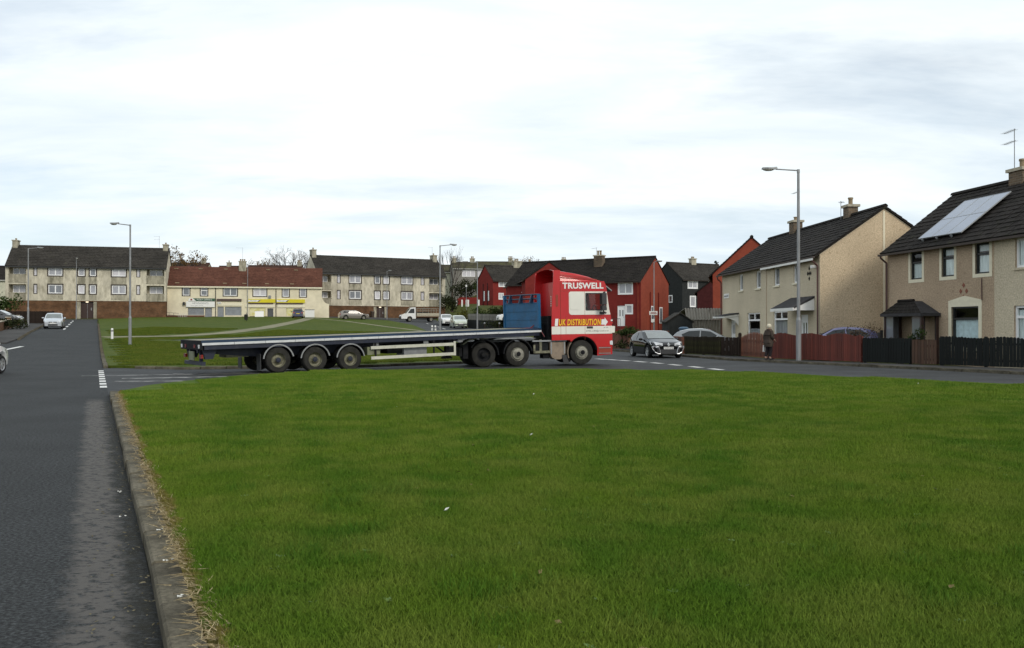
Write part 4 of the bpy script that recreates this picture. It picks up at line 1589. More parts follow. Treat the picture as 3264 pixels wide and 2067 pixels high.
for i, (x0, x1, z0, z1) in enumerate([o_[:4] for o_ in sops[:6]]):
    window(sh, x0, x1, z0, z1, .1, .12, 'upvc', ['pane', 'pane', 'pane', 'pane_light', 'pane_net', 'pane_net'][i], 2 if i in (2, 3) else 1, [.6] if i == 1 else None, ('dark_brown', 'in'), .16)
rf = MB()
s = 3.35 / (D2 / 2)
rf.prism([(-.25, H2 - .25 * s + .03), (D2 / 2, H2 + 3.38), (D2 / 2, H2 + 3.5), (-.25, H2 - .25 * s + .15)], 'x', -.05, W2 + .1)
rf.prism([(D2 + .25, H2 - .25 * s + .03), (D2 / 2, H2 + 3.38), (D2 / 2, H2 + 3.5), (D2 + .25, H2 - .25 * s + .15)], 'x', -.05, W2 + .1)
rr = rf.build('roof', M['tile_red'], sh)
t = MB()
tiled(t, W2 + .1, -.05, (-.27, H2 - .25 * s + .155), (D2 / 2, H2 + 3.505), 1, .42, .40, .018, .05, 4)
t.build('roof_tiles', M['tile_red'], rr, kind='stuff')
b = MB()
r2 = random.Random(12)
for k in range(7):
    for q, zz in ((.12, 0), (.86, 0)):
        if r2.random() < .15:
            continue
        x = 1.6 + k * 3.9 + r2.uniform(-.6, .6)
        yy, z = -.25 + q * (D2 / 2 + .25), H2 - .25 * s + .2 + q * (3.35 + .25 * s)
        b.box(x - .34, x + .34, yy - .12, yy + .05, z - .02, z + .13)
b.build('roof_vent', M['pot'], rr)
b = MB()
b.box(-.05, W2 + .1, -.36, -.25, H2 - .35, H2 - .12)
b.build('gutter', M['cream_paint'], sh)
for x in (8.1, 18.2):
    b = MB()
    b.tube((x, -.06, 3.0), (x, -.06, 8.8), .06, n=6)
    b.build('downpipe', M['black_paint'], sh)
b = MB()
b.tube((13.45, -.3, 3.3), (13.45, -.3, 12.0), .05, n=6)  # thin pole standing for the lamp post in front of the shops
b.build('shop_pole', M['galv'], sh)
chimney(sh, 12.3, 3.2, 12.35, 1.2, .7, .95, 3, 'concrete_panel', ph=.35)
aerial(sh, 12.3, 3.2, 13.8, 2.0, math.pi, 6, 1.1)
# shutters and doors of the shop fronts
for x0, x1, z0, z1 in ((3.55, 6.2, 3.78, 5.02), (9.65, 12.4, 3.74, 5.24), (6.36, 7.5, 3.35, 5.02), (8.4, 9.45, 3.32, 5.24)):
    b = MB()
    n = int((z1 - z0) / .1)
    for k in range(n):
        a = z0 + (z1 - z0) * k / n
        b.box(x0 + .02, x1 - .02, .16, .2 + (.01 if k % 2 else 0), a + .005, a + .095)
    b.build('shutter', M['shutter'], sh)
for x0, x1, z0, z1, mt in ((13.75, 16.4, 3.65, 5.1, 'poster'), (19.95, 21.5, 3.65, 5.1, 'poster'), (21.5, 22.6, 3.65, 5.1, 'poster_pale')):
    b = MB()
    b.box(x0 + .03, x1 - .03, .1, .12, z0, z1)
    pn = b.build('window_poster', M[mt], sh)
    b = MB()
    for k in range(5):
        xx = x0 + .25 + r2.random() * (x1 - x0 - .9)
        zz = z0 + .15 + .2 * k
        b.box(xx, xx + r2.uniform(.25, .5), .09, .098, zz, zz + .08)
    b.build('poster_print', M['sign_yellow'] if mt == 'poster' else M['render_orange'], pn)
b = MB()
b.box(16.76, 17.73, .8, .86, 3.2, 5.0)
b.build('door', M['pane_dark'], sh)
for x0, x1, mt, z0, z1 in ((12.9, 18.1, 'pale', 5.15, 5.75), (18.3, 23.2, 'pale', 5.15, 5.75), (8.35, 12.6, 'pale', 5.4, 5.95)):
    b = MB()
    b.box(x0 + .15, x1 - .1, -.1, -.002, z0, z1)
    b.build('shop_fascia', M['cream_paint'], sh)


def fascia(label, x0, x1, z0, z1, m, y0=-.22, y1=-.005):
    b = MB()
    b.box(x0, x1, y0, y1, z0, z1)
    return b.build('shop_sign', M[m], sh, label=label)


q = fascia('green post office sign board', 4.0, 8.0, 6.18, 6.66, 'sign_green')
text_on(q, 'lettering', 'POST OFFICE', M['sign_white'], (5.05, -.226, 6.31), w=2.5, h=.24)
b = MB()
b.prism([(3.6, 6.2), (4.9, 6.2), (4.55, 6.55), (4.2, 6.7), (3.75, 6.62)], 'y', -.235, -.222)
b.build('emblem', M['sign_white'], q)
b = MB()
b.lathe([(.0, 0), (.16, 0), (.16, -.012), (0, -.012)], (4.15, -.236, 6.44), 'y', 14)
b.build('emblem_badge', M['render_orange'], q)
q = fascia('white newsagents sign board', 3.3, 7.98, 5.16, 6.12, 'sign_white', -.25)
text_on(q, 'lettering', 'NEWSAGENTS', M['galv_dull'], (4.35, -.256, 5.66), w=2.6, h=.3)
text_on(q, 'lettering', 'cards  gifts  sweets', M['galv_dull'], (4.1, -.256, 5.32), w=2.0, h=.15)
q = fascia('dark brown blank shop sign', 8.32, 12.42, 6.2, 6.6, 'sign_dark')
q = fascia('small white house number plate sign', 8.45, 9.05, 5.75, 6.02, 'sign_white', -.2)
text_on(q, 'lettering', '32B', M['black_paint'], (8.58, -.206, 5.81), w=.36, h=.15)
for k, (x0, x1) in enumerate(((13.55, 18.1), (18.32, 23.15))):
    q = fascia('yellow shop sign with white swoosh ' + ('above the open door' if k == 0 else 'at the right end'), x0, x1, 5.98, 6.6, 'sign_yellow')
    b = MB()
    b.prism([(x0, 6.12), (x0 + 1.75, 6.12), (x0 + 2.1, 6.45), (x0, 6.45)], 'y', -.232, -.222)
    b.build('sign_flash', M['sign_white'], q)
    b = MB()
    b.prism([(x0 + 1.5, 6.16), (x0 + 1.8, 6.16), (x0 + 2.1, 6.42), (x0 + 1.9, 6.42)], 'y', -.242, -.234)
    b.build('sign_mark', M['sign_dark'], q)
    text_on(q, 'lettering', 'Premier', M['galv_dull'], (x0 + .3, -.24, 6.2), w=1.1, h=.2, shear=.3)
    q = fascia('dark strip under the yellow sign', x0, x1 - .35, 5.7, 5.93, 'sign_dark', -.15)
b = MB()
b.box(16.95, 17.35, -.3, -.002, 6.75, 7.25)
b.build('fan_unit', M['galv'], sh)
b = MB()
b.box(2.75, 3.15, -.3, -.26, 5.45, 6.0).box(2.9, 2.96, -.3, 0, 5.9, 5.95)
b.build('projecting_sign', M['black_paint'], sh)

# ---------------------------------------------------------------- red houses and their dark neighbours on the right
aR = math.atan2(-.54, .84)
r1_ops = [(15.25, 16.95, 5.45, 6.7), (15.1, 16.05, 1.75, 4.1), (16.15, 16.95, 3.2, 4.15), (7, 8.6, 5.45, 6.7), (9, 10.6, 3.0, 4.2)]
r1 = house('house', 'dark red house with white front door beyond the black hatchback', 'house', (14.5 - .84 * 18, 100 + .54 * 18, 0.0), aR, 18.0, 8.0, 6.9, 2.85, 'render_red', 'tile_dark', r1_ops)
window(r1, 15.25, 16.95, 5.45, 6.7, .06, .1, 'upvc', 'pane_net', 2, None, ('upvc', 'in'), .09)
window(r1, 16.15, 16.95, 3.2, 4.15, .06, .1, 'upvc', 'pane_net', 1, None, ('upvc', 'in'), .09)
window(r1, 7, 8.6, 5.45, 6.7, .06, .1, 'upvc', 'pane_net', 2)
window(r1, 9, 10.6, 3.0, 4.2, .06, .1, 'upvc', 'pane_net', 2)
door(r1, 15.15, 16.0, 1.78, 4.02)
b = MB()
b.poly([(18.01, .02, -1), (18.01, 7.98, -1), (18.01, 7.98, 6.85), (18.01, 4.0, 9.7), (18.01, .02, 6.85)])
gr = b.build('gable_sunlit', M['render_orange'], r1)  # sheet over the red gable, sunshine put into its orange colour
for y0, y1, z0, z1 in ((2.7, 3.35, 2.2, 4.1), (5.1, 6.0, 2.1, 4.0)):
    b = MB()
    b.box(18.02, 18.08, y0, y1, z0, z1)
    f_ = b.build('window', M['upvc'], r1)
    b = MB()
    b.box(18.085, 18.1, y0 + .12, y1 - .12, z0 + .12, z1 - .12)
    b.build('pane', M['pane'], f_)
for y in (2.5, 4.85):
    b = MB()
    b.tube((18.09, y, 0), (18.09, y, 5.7), .06, n=6)
    b.build('waste_pipe', M['render_red'], r1)
downpipe(r1, 17.7, 6.8, 1.0, m='render_orange')
chimney(r1, 11.3, 2.9, 9.3, 1.1, .8, .85, 2, ph=.55)
aerial(r1, 10.9, 2.9, 9.9, 1.3, 2.6, 6, 1.0)
chimney(r1, 14.0, 5.4, 9.0, .6, .6, .8, 1, ph=.2)
b = MB()
for k in range(7):
    b.tube((14.9 + .2 * k, -1.3, 1.3), (14.9 + .2 * k, -1.3, 2.6), .02, n=5)
b.tube((14.9, -1.3, 2.6), (16.1, -1.3, 2.6), .03, n=5).tube((14.9, -1.3, 1.5), (16.1, -1.3, 1.5), .02, n=5)
b.build('step_railing', M['black_paint'], r1)

aR2 = math.atan2(-.99, .12)
r2_ops = [(2.0, 3.4, 5.95, 7.1), (7.4, 8.6, 5.9, 7.1), (9.0, 10.4, 5.9, 7.1), (15.0, 16.8, 5.85, 7.05), (14.5, 16.5, 3.0, 4.4)]
r2h = house('house', 'long dark red terrace behind the blue headboard of the trailer', 'house', (1.56 - .12 * 20, 105 + .99 * 20, 0.0), aR2, 20.0, 5.8, 7.28, 2.05, 'render_red', 'tile_dark', r2_ops, base=0)
for a in r2_ops[:4]:
    window(r2h, *a, .06, .12, 'upvc', 'pane_net', 2)
window(r2h, *r2_ops[4], .06, .12, 'upvc', 'pane_dark', 1)
chimney(r2h, 3.0, 2.9, 9.2, 1.6, .9, 1.3, 2, 'concrete_panel', ph=.4)

r3_ops = [(1.1, 2.8, 8.6, 9.55), (1.1, 1.95, 6.45, 7.45), (6.5, 8.5, 8.5, 9.5)]
r3 = house('house', 'red gabled house high on the bank to the right of the flats', 'house', (-3.2, 150.0, 0.0), math.atan2(.46, .89), 12.0, 6.4, 9.65, 2.6, 'render_red', 'tile_grey', r3_ops, base=2)
for a in r3_ops:
    window(r3, *a, .06, .1, 'upvc', 'pane_net', 2, None, ('upvc', 'in'), .06)
b = MB()
for x in (-.06,):
    for y in (1.4, 3.1):
        b.box(x - .06, x, y, y + .35, 6.2, 7.9)
b.build('window', M['upvc'], r3)
b = MB()
for y in (2.1, 3.8):
    b.tube((-.06, y, 4), (-.06, y, 9.2), .06, n=6)
b.build('waste_pipe', M['render_black'], r3)
b = MB()
b.box(.05, 12, -.05, -.004, 2.0, 5.0)
b.build('plinth', M['brick_brown'], r3)
chimney(r3, 6.2, 3.2, 12.0, 1.6, .8, 1.2, 2, 'concrete_panel', ph=.4)

k_ops = [(1.2, 3.1, 7.85, 9.0), (1.65, 2.7, 4.95, 6.55), (5.5, 7.2, 7.85, 9.0)]
kh = house('house', 'black rendered house with white windows behind the red houses', 'house', (26.7, 139.0, 0.0), R(30), 11.0, 7.4, 9.2, 2.75, 'render_black', 'tile_grey', k_ops, base=0)
for a in k_ops:
    window(kh, *a, .06, .12, 'upvc', 'pane_net', 2 if a[1] - a[0] > 1.5 else 1, None, ('upvc', 'in'), .1)
for y, z in ((2.3, 5.6),):
    b = MB()
    b.box(-.05, -.002, y, y + .9, z, z + 1.2)
    f_ = b.build('window', M['upvc'], kh)
    b = MB()
    b.box(-.065, -.055, y + .15, y + .75, z + .15, z + 1.05)
    b.build('pane', M['pane_dark'], f_)
chimney(kh, 5.4, 3.7, 11.9, 1.0, .7, .9, 2, 'concrete_panel', ph=.3)

# orange gabled house between, and a maroon one behind it
cops = [(3.0, 4.2, 3.4, 4.6)]
ch_ = house('house', 'orange gabled house showing between the garage and the beige pair', 'house', (21.1, 91.6, 0.0), math.atan2(-.97, -.25), 12.0, 6.8, 6.4, 3.2, 'render_red', 'tile_dark', cops, base=-1)
window(ch_, *cops[0], .06, .1, 'upvc', 'pane_net', 2)
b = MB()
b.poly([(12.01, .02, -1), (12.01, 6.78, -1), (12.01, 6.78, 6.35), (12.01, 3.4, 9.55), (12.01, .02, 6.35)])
b.build('gable_sunlit', M['render_orange'], ch_)  # brighter face over the red wall, its sunlit look is in the colour
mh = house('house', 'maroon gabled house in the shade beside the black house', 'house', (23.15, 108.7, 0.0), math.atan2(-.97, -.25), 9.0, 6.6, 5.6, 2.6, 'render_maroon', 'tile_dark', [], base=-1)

# ---------------------------------------------------------------- rows of houses higher up, behind everything
def back_row(label, O, heading, W, H0, rise, wall, roof, chims, wins=(), group='houses further up the hill', D=7.5, base=None, gv='white_paint'):
    z = O[2]
    h = house('house', label, 'house', (O[0], O[1], 0), heading, W, D, H0, rise, wall, roof, [w[:4] for w in wins], group=group, base=z if base is None else base, ch=.5, cw=.6, gutter=gv)
    for w in wins:
        window(h, *w[:4], .06, .1, 'upvc', 'pane_light' if len(w) > 4 else 'pane_net', 3 if w[1] - w[0] > 2.4 else 2)
    for x, n in chims:
        chimney(h, x, D / 2, H0 + rise - .1, 1.0, .7, 1.0, n, 'concrete_panel', ph=.45)
    return h


back_row('grey terrace with wide white windows above the bushes', (-12.6, 190.0, 6.0), R(10), 9.2, 14.3, 1.5, 'grey_harl', 'tile_mossy', ((.6, 2), (4.6, 2)), ((1.9, 4.75, 12.6, 13.95, 1), (5.1, 7.9, 12.6, 14.0, 1)))
back_row('pale end house beside the right end of the flats', (-15.6, 196.0, 6.0), R(10), 4.0, 13.9, 1.7, 'pale_harl', 'tile_mossy', ())
back_row('mossy roofed row behind the red gable', (-8.3, 206.0, 8.0), R(4), 16.0, 15.5, 1.6, 'grey_harl', 'tile_mossy', ((8.2, 3),), ((1, 3, 12, 13.5),))
back_row('mossy roofed row behind the lorry cab', (7.5, 205.0, 8.0), R(3), 16.0, 15.2, 1.6, 'grey_harl', 'tile_mossy', ((4.9, 3), (12.4, 2)))
back_row('brown roofed house peeping over the left of the shop roof', (-80.0, 203.0, 8.0), R(4), 9.5, 14.4, 2.2, 'concrete_panel', 'tile_red_dark', ((8.2, 3),))
back_row('small brown roof peeping over the middle of the shop roof', (-68.6, 205.0, 8.0), R(4), 6.0, 13.9, 2.1, 'concrete_panel', 'tile_red_dark', ((2.2, 1),))
back_row('dark roofed row peeping over the right of the shop roof', (-62.0, 206.0, 8.0), R(3), 12.5, 14.0, 2.2, 'concrete_panel', 'tile_red_dark', ((11.8, 3),))
back_row('pale house at the far left edge beside the flats', (-92.0, 152.0, 3.0), R(8), 8.0, 9.9, 2.4, 'pale_harl', 'tile_dark', (), ((5.6, 7.2, 7.4, 9.2, 1),), group=None)


# ================================================================ vehicles
def paint(name, col, metal=0.0, rough=0.3, coat=1.0, **k):
    return mat(name, col, rough, metal, coat=coat, **k)


M['tyre'] = mat('tyre', (0.022, 0.022, 0.022), 0.85, ns=12, na=0.3)
M['tyre_dusty'] = mat('tyre_dusty', (0.030, 0.029, 0.026), 0.9, ns=6, na=0.35)
M['alloy'] = mat('alloy', (0.55, 0.56, 0.58), 0.3, metal=0.7)
M['steel_dirty'] = mat('steel_dirty', (0.24, 0.23, 0.19), 0.6, metal=0.3, ns=10, na=0.35)
M['steel_yellowed'] = mat('steel_yellowed', (0.165, 0.158, 0.105), 0.6, metal=0.25, ns=9, na=0.4, dirt=(0.08, 0.07, 0.05), dirt_s=14, dirt_lo=.5, dirt_hi=.7)
M['chassis'] = mat('chassis', (0.013, 0.0135, 0.015), 0.8, ns=4, na=0.4, dirt=(0.034, 0.031, 0.026), dirt_s=5, dirt_lo=.55, dirt_hi=.8)
M['navy'] = mat('navy', (0.005, 0.009, 0.026), 0.5, ns=3, na=0.25, dirt=(0.03, 0.03, 0.04), dirt_s=4, dirt_lo=.5, dirt_hi=.75)
M['lens_clear'] = mat('lens_clear', (0.62, 0.64, 0.66), 0.12, coat=1.0, ns=25, na=0.25)
M['lens_red'] = mat('lens_red', (0.22, 0.012, 0.012), 0.2, coat=1.0)
M['lens_amber'] = mat('lens_amber', (0.60, 0.22, 0.02), 0.2, coat=1.0)
M['plate_white'] = mat('plate_white', (0.72, 0.72, 0.70), 0.4)
M['plate_yellow'] = mat('plate_yellow', (0.62, 0.47, 0.05), 0.4)
M['plastic'] = mat('plastic', (0.028, 0.028, 0.03), 0.55)
M['chrome'] = mat('chrome', (0.75, 0.76, 0.78), 0.15, metal=0.9)
M['car_glass'] = mat('car_glass', (0.018, 0.022, 0.024), 0.06, spec=.45)
M['windscreen'] = mat('windscreen', (0.10, 0.12, 0.115), 0.06, coat=1.0, ns=1.2, na=0.35)


def car_wheel(parent, x, y, r, w, sg, spokes=5, mt='alloy'):
    b = MB()
    b.lathe([(r * .62, -w / 2), (r * .93, -w / 2), (r, -w * .36), (r, w * .36), (r * .93, w / 2), (r * .62, w / 2)], (x, y, r), 'y', 22)
    o = b.build('wheel', M['tyre'], parent, 40)
    f = sg * w / 2
    b = MB()
    b.lathe([(r * .64, f * 1.02), (r * .60, f * .9), (r * .58, f * .2), (0, f * .2)], (x, y, r), 'y', 20)
    b.build('wheel_well', M['plastic'], o)
    b = MB()
    b.lathe([(r * .66, f * 1.03), (r * .58, f * .98), (r * .57, f * .7)], (x, y, r), 'y', 22)
    for k in range(spokes):
        a = 2 * math.pi * k / spokes + .3
        u, v = Vector((math.cos(a), 0, math.sin(a))), Vector((-math.sin(a), 0, math.cos(a)))
        c = Vector((x, y + f * .92, r))
        p = [c + v * r * .09, c - v * r * .09, c + u * r * .6 - v * r * .13, c + u * r * .6 + v * r * .13]
        q = [t + Vector((0, -f * .3, 0)) for t in p]
        b.poly([tuple(t) for t in p])
        for i in range(4):
            j = (i + 1) % 4
            b.poly([tuple(p[i]), tuple(p[j]), tuple(q[j]), tuple(q[i])])
    b.lathe([(r * .15, f * .8), (r * .15, f * .98), (0, f * 1.0)], (x, y, r), 'y', 10)
    b.build('rim', M[mt], o, 40)
    return o


def car(name, label, loc, heading, sp, group=None, cat='car'):
    """sp: L, W, top [(x,z)..] front to rear, belt, wheels (xf,xr,r), windows [[(x,z)..]..], ws (xa,xb), rw (xa,xb), col."""
    root = empty(name, loc, heading, label, cat, group)
    L, Wd, top, belt = sp['L'], sp['W'], sp['top'], sp['belt']
    xf, xr, r = sp['wheels']
    pm = sp['mat']
    tops = sorted(top)
    fx, rx = tops[-1][0], tops[0][0]

    def zt(x):
        for (a, za), (b, zb) in zip(tops[:-1], tops[1:]):
            if a <= x <= b:
                return za + (zb - za) * (x - a) / (b - a)
        return tops[0][1] if x < rx else tops[-1][1]

    def zts(x):
        return sum(zt(x + d) for d in (-.10, -.05, 0, .05, .10)) / 5

    mid, half = (fx + rx) / 2, (fx - rx) / 2

    def hw(x):
        t = abs(x - mid) / half
        return Wd / 2 * (1 - sp.get('taper', .17) * t ** 5)

    tum = sp.get('tumble', .30)

    def belt_at(x):
        return belt + sp.get('rise', 0.0) * (x - mid) / half * -1

    def sy(x, z):
        b = belt_at(x)
        w = hw(x)
        if z <= b:
            return w * (1 - .03 * max(0, (b - z) / b - .35))
        return w * .985 - tum * (z - b) / .55 * .55

    gc = sp.get('clear', .17)
    ar = r + .055

    def zb(x):
        z = gc + .10 * (abs(x - mid) / half) ** 6
        for c in (xf, xr):
            if abs(x - c) < ar:
                z = max(z, r + math.sqrt(ar * ar - (x - c) ** 2))
        return z

    xs_ = set(rx + (fx - rx) * i / 46 for i in range(47))
    for c in (xf, xr):
        for k in range(-6, 7):
            xs_.add(c + ar * math.sin(k / 6 * math.pi / 2) * .9995)
    xs_ |= {t[0] for t in tops}
    xs_ = sorted(xs_)
    rows = []
    for x in xs_:
        w, z1, z0 = hw(x), zts(x), zb(x)
        b = min(belt_at(x), z1 - .015)
        pts = [(w * .90, min(z0, z1 - .05)), (w * .975, min(z0 + .06, z1 - .045)), (w * 1.0, max(min(.55, b - .02), min(z0 + .09, z1 - .04))), (w * .985, max(b, min(z0 + .10, z1 - .03)))]
        yr = sy(x, z1) if z1 > b + .02 else w * .95
        rr = .09
        pts += [(yr + .01, z1 - min(.06, (z1 - b) * .5)), (yr - rr * .5, z1 - .012), (yr * .6, z1 + .012), (0, z1 + .02)]
        row = [(x, -y, z) for y, z in pts] + [(x, y, z) for y, z in pts[::-1][1:]]
        rows.append(row)
    b = MB()
    b.grid(rows)
    b.poly(rows[0])
    b.poly(rows[-1])
    b.build('body', pm, root, 32)
    b = MB()                                   # closed dark underbody with the wheel wells
    b.box(rx + .12, fx - .15, -Wd / 2 * .78, Wd / 2 * .78, gc + .01, min(belt - .1, .7))
    b.build('underbody', M['plastic'], root)
    for c in (xf, xr):
        for sg in (-1, 1):
            car_wheel(root, c, sg * (Wd / 2 - .115), r, .20, sg, sp.get('spokes', 5), sp.get('rim', 'alloy'))
    for k, pl in enumerate(sp['windows']):
        for sg in (-1, 1):
            b = MB()
            b.poly([(x, sg * (sy(x, z) + .012), z) for x, z in pl])
            b.poly([(x, sg * (sy(x, z) - .01), z) for x, z in pl])
            n = len(pl)
            for i in range(n):
                (x0, z0), (x1, z1) = pl[i], pl[(i + 1) % n]
                b.poly([(x0, sg * (sy(x0, z0) + .012), z0), (x1, sg * (sy(x1, z1) + .012), z1), (x1, sg * (sy(x1, z1) - .01), z1), (x0, sg * (sy(x0, z0) - .01), z0)])
            b.build('side_window', M['car_glass'], root)
    for nm, key in (('windscreen', 'ws'), ('rear_window', 'rw')):
        if key not in sp:
            continue
        xa, xb = sp[key]
        b = MB()
        rows = []
        for i in range(7):
            x = xa + (xb - xa) * i / 6
            z = zts(x)
            yy = max(.2, sy(x, z) - .10)
            sgn = 1 if nm == 'windscreen' else -1
            rows.append([(x + sgn * .012, yy * t, z + .026 - .012 * abs(t) ** 3) for t in (-1, -.6, -.2, .2, .6, 1)])
        b.grid(rows)
        b.build(nm, M['windscreen' if key == 'ws' else 'car_glass'], root, 60)
    lw, lz0, lz1 = sp.get('lamp', (.42, .60, .76))
    for sg in (-1, 1):
        b = MB()
        w = hw(fx - .25)
        p = [(fx - .02 - .10, sg * (w - lw), lz0 + .02), (fx - .06, sg * (w - lw), lz1 - .02), (fx - .22, sg * (w - .07), lz1 + .04), (fx - .48, sg * (hw(fx - .48) + .006), lz1 + .06), (fx - .30, sg * (hw(fx - .3) + .01), lz0 + .06), (fx - .05, sg * (w - .10), lz0)]
        p[0] = (fx + .012, sg * (w - lw), lz0 + .02)
        p[1] = (fx + .004, sg * (w - lw), lz1 - .03)
        p[5] = (fx + .002, sg * (w - .16), lz0)
        c = Vector((0, 0, 0))
        for q in p:
            c += Vector(q)
        c = c / len(p) + Vector((.05, sg * .03, .02))
        for i in range(6):
            b.poly([p[i], p[(i + 1) % 6], tuple(c)])
        b.build('headlight', sp.get('lens', M['lens_clear']), root)
        b = MB()
        w = hw(rx + .1)
        z = sp.get('tail', (.72, .95))
        b.prism([(sg * (w - .30), z[0]), (sg * (w + .012), z[0]), (sg * (w + .006), z[1]), (sg * (w - .2), z[1])], 'x', rx - .015, rx + .16)
        b.build('tail_light', M['lens_red'], root)
        b = MB()
        mx, mz = sp['mirror']
        y0 = sy(mx, mz)
        b.blob((mx, sg * (y0 + .13), mz + .04), (.07, .11, .075), 8, 6)
        b.tube((mx, sg * (y0 - .02), mz), (mx, sg * (y0 + .07), mz + .02), .025)
        b.build('mirror', sp.get('mirror_mat', pm), root, 50)
    b = MB()
    gx = fx + .012
    b.box(gx - .04, gx, -.42, .42, .30, .46)
    b.build('grille', M['plastic'], root)
    for nm, x0, mt in (('number_plate', fx + .014, 'plate_white'), ('number_plate', rx - .03, 'plate_yellow')):
        b = MB()
        z = sp.get('pz', .50) if x0 > 0 else .62
        b.box(x0, x0 + .014, -.26, .26, z, z + .115)
        b.build(nm, M[mt], root)
    return root, dict(zts=zts, sy=sy, hw=hw, fx=fx, rx=rx)


# black three door hatchback facing the camera on the right hand street
P_BLACK = mat('paint_black', (0.002, 0.0025, 0.003), .05, spec=.42)
SP = dict(L=4.3, W=1.80, belt=.86, rise=.05, wheels=(1.36, -1.28, .33), mat=P_BLACK, lamp=(.50, .62, .80), tail=(.75, .98), mirror=(.62, .92), pz=.47,
          top=[(2.13, .60), (2.10, .70), (1.9, .80), (1.05, .97), (.15, 1.36), (-.25, 1.41), (-.8, 1.38), (-1.75, 1.12), (-2.0, 1.02), (-2.13, .80)],
          windows=[[(.80, .93), (.10, 1.27), (-.35, 1.31), (-.42, .92)], [(-.48, .93), (-.42, 1.31), (-.85, 1.27), (-1.45, 1.08), (-1.30, .98)]], ws=(1.02, .18), rw=(-1.68, -.95), tumble=.34)
bk, F = car('parked_car', 'black three door hatchback with silver trimmed bumper on the right hand street', (7.62, 47.3, 0.004), math.atan2(-.985, .17), SP)
b = MB()
b.box(F['fx'] + .01, F['fx'] + .02, -.46, .46, .23, .42)
b.build('air_intake', M['plastic'], bk)
for sg in (-1, 1):
    b = MB()
    x = F['fx'] + .03
    arc = [(x - .12, sg * .86, .60), (x - .02, sg * .66, .62), (x, sg * .54, .60), (x, sg * .46, .40), (x, sg * .44, .24), (x, sg * .56, .235), (x - .05, sg * .72, .33), (x - .13, sg * .86, .56)]
    b.path(arc, .022, 6)
    b.poly([arc[0], arc[1], arc[2], (x, sg * .52, .53), (x - .02, sg * .68, .54), (x - .13, sg * .86, .55)])
    b.build('bumper_trim', M['alloy'], bk)
    b = MB()
    b.poly([(x - .005, sg * .50, .52), (x - .005, sg * .47, .28), (x - .03, sg * .60, .28), (x - .08, sg * .78, .52)])
    b.build('air_intake', M['plastic'], bk)
b = MB()
b.prism([(-.075, .70), (0, .60), (.075, .70), (0, .80)], 'x', F['fx'] - .02, F['fx'] + .035)
b.build('badge', M['chrome'], bk)
t_ = text_mesh('plate_text', 'SC09 BYB', M['black_paint'], .46, .075)
inst('plate_text', t_, bk, (F['fx'] + .0295, -.23, .49), (R(90), 0, R(90)))

HATCH = [(2.0, .58), (1.97, .72), (1.75, .84), (1.0, 1.0), (.25, 1.42), (-.2, 1.49), (-1.0, 1.46), (-1.6, 1.32), (-1.95, .98), (-2.0, .7)]
HWIN = [[(.85, .98), (.28, 1.32), (-.25, 1.38), (-.28, .97)], [(-.34, .98), (-.31, 1.38), (-.95, 1.34), (-1.35, 1.16), (-1.3, 1.0)]]


def hatch(pm, **k):
    d = dict(L=4.0, W=1.70, belt=.93, rise=.03, wheels=(1.28, -1.22, .31), mat=pm, top=HATCH, windows=HWIN, ws=(.98, .28), rw=(-1.88, -1.5), mirror=(.66, .98), lamp=(.42, .62, .80))
    d.update(k)
    return d


def onground(x, y, dz=0.004):
    return (x, y, tz(x, y) + dz)


P_SILVER = paint('paint_silver', (0.52, 0.54, 0.57), metal=.5, rough=.3)
P_WHITE = paint('paint_white', (0.72, 0.72, 0.70), rough=.25)
P_GREY = paint('paint_grey', (0.05, 0.05, 0.052), metal=.2, rough=.3)
P_CHAMP = paint('paint_champagne', (0.19, 0.17, 0.15), metal=.3, rough=.3)
P_PALE = paint('paint_palegreen', (0.50, 0.55, 0.44), metal=.15, rough=.3)
P_BLUE = paint('paint_blue', (0.02, 0.025, 0.07), rough=.25)
P_LILAC = paint('paint_lilac', (0.15, 0.145, 0.27), metal=.3, rough=.25)
sv, F = car('parked_car', 'silver hatchback facing the camera on the left of the climbing road', onground(-44.9, 87.0), math.atan2(-.93, .40), hatch(P_SILVER, rim='steel_dirty'))
sv.rotation_euler.y = R(1.6)
b = MB()
for sg in (-1, 1):
    b.box(2.0, 2.03, sg * .05, sg * .34, .60, .68)
b.build('grille_slot', M['plastic'], sv)
wh, F = car('parked_car', 'white hatchback at the left edge with only its front wing in view', (-18.05, 28.8, 0.004), R(95), hatch(P_WHITE, spokes=6))
b = MB()
b.box(-2.05, -1.98, -.62, .62, .42, .56)
b.build('rear_diffuser', M['plastic'], wh)
dk, F = car('parked_car', 'dark grey car behind the hedge at the far left edge', onground(-51.6, 89.0, .35), R(8), hatch(P_GREY, spokes=7, top=[(2.2, .58), (2.17, .7), (1.95, .82), (1.15, .98), (.3, 1.40), (-.3, 1.45), (-1.0, 1.40), (-1.7, 1.16), (-2.2, 1.0), (-2.25, .7)], wheels=(1.4, -1.35, .31)))
es = hatch(P_CHAMP, spokes=5, rim='steel_dirty', W=1.8, top=[(2.3, .58), (2.26, .7), (2.0, .84), (1.15, 1.0), (.4, 1.42), (0, 1.48), (-1.5, 1.46), (-2.0, 1.35), (-2.3, .98), (-2.33, .7)],
           windows=[[(.95, .98), (.4, 1.34), (-.1, 1.38), (-.12, .97)], [(-.18, .97), (-.16, 1.38), (-.85, 1.37), (-.9, .98)], [(-.97, .99), (-.92, 1.36), (-1.65, 1.32), (-1.8, 1.04)]], wheels=(1.42, -1.38, .32), ws=(1.12, .42), rw=(-2.24, -2.02))
eg, F = car('parked_car', 'grey brown estate car parked in front of the brick base of the flats', onground(-24.9, 139.5, .06), R(20), es)
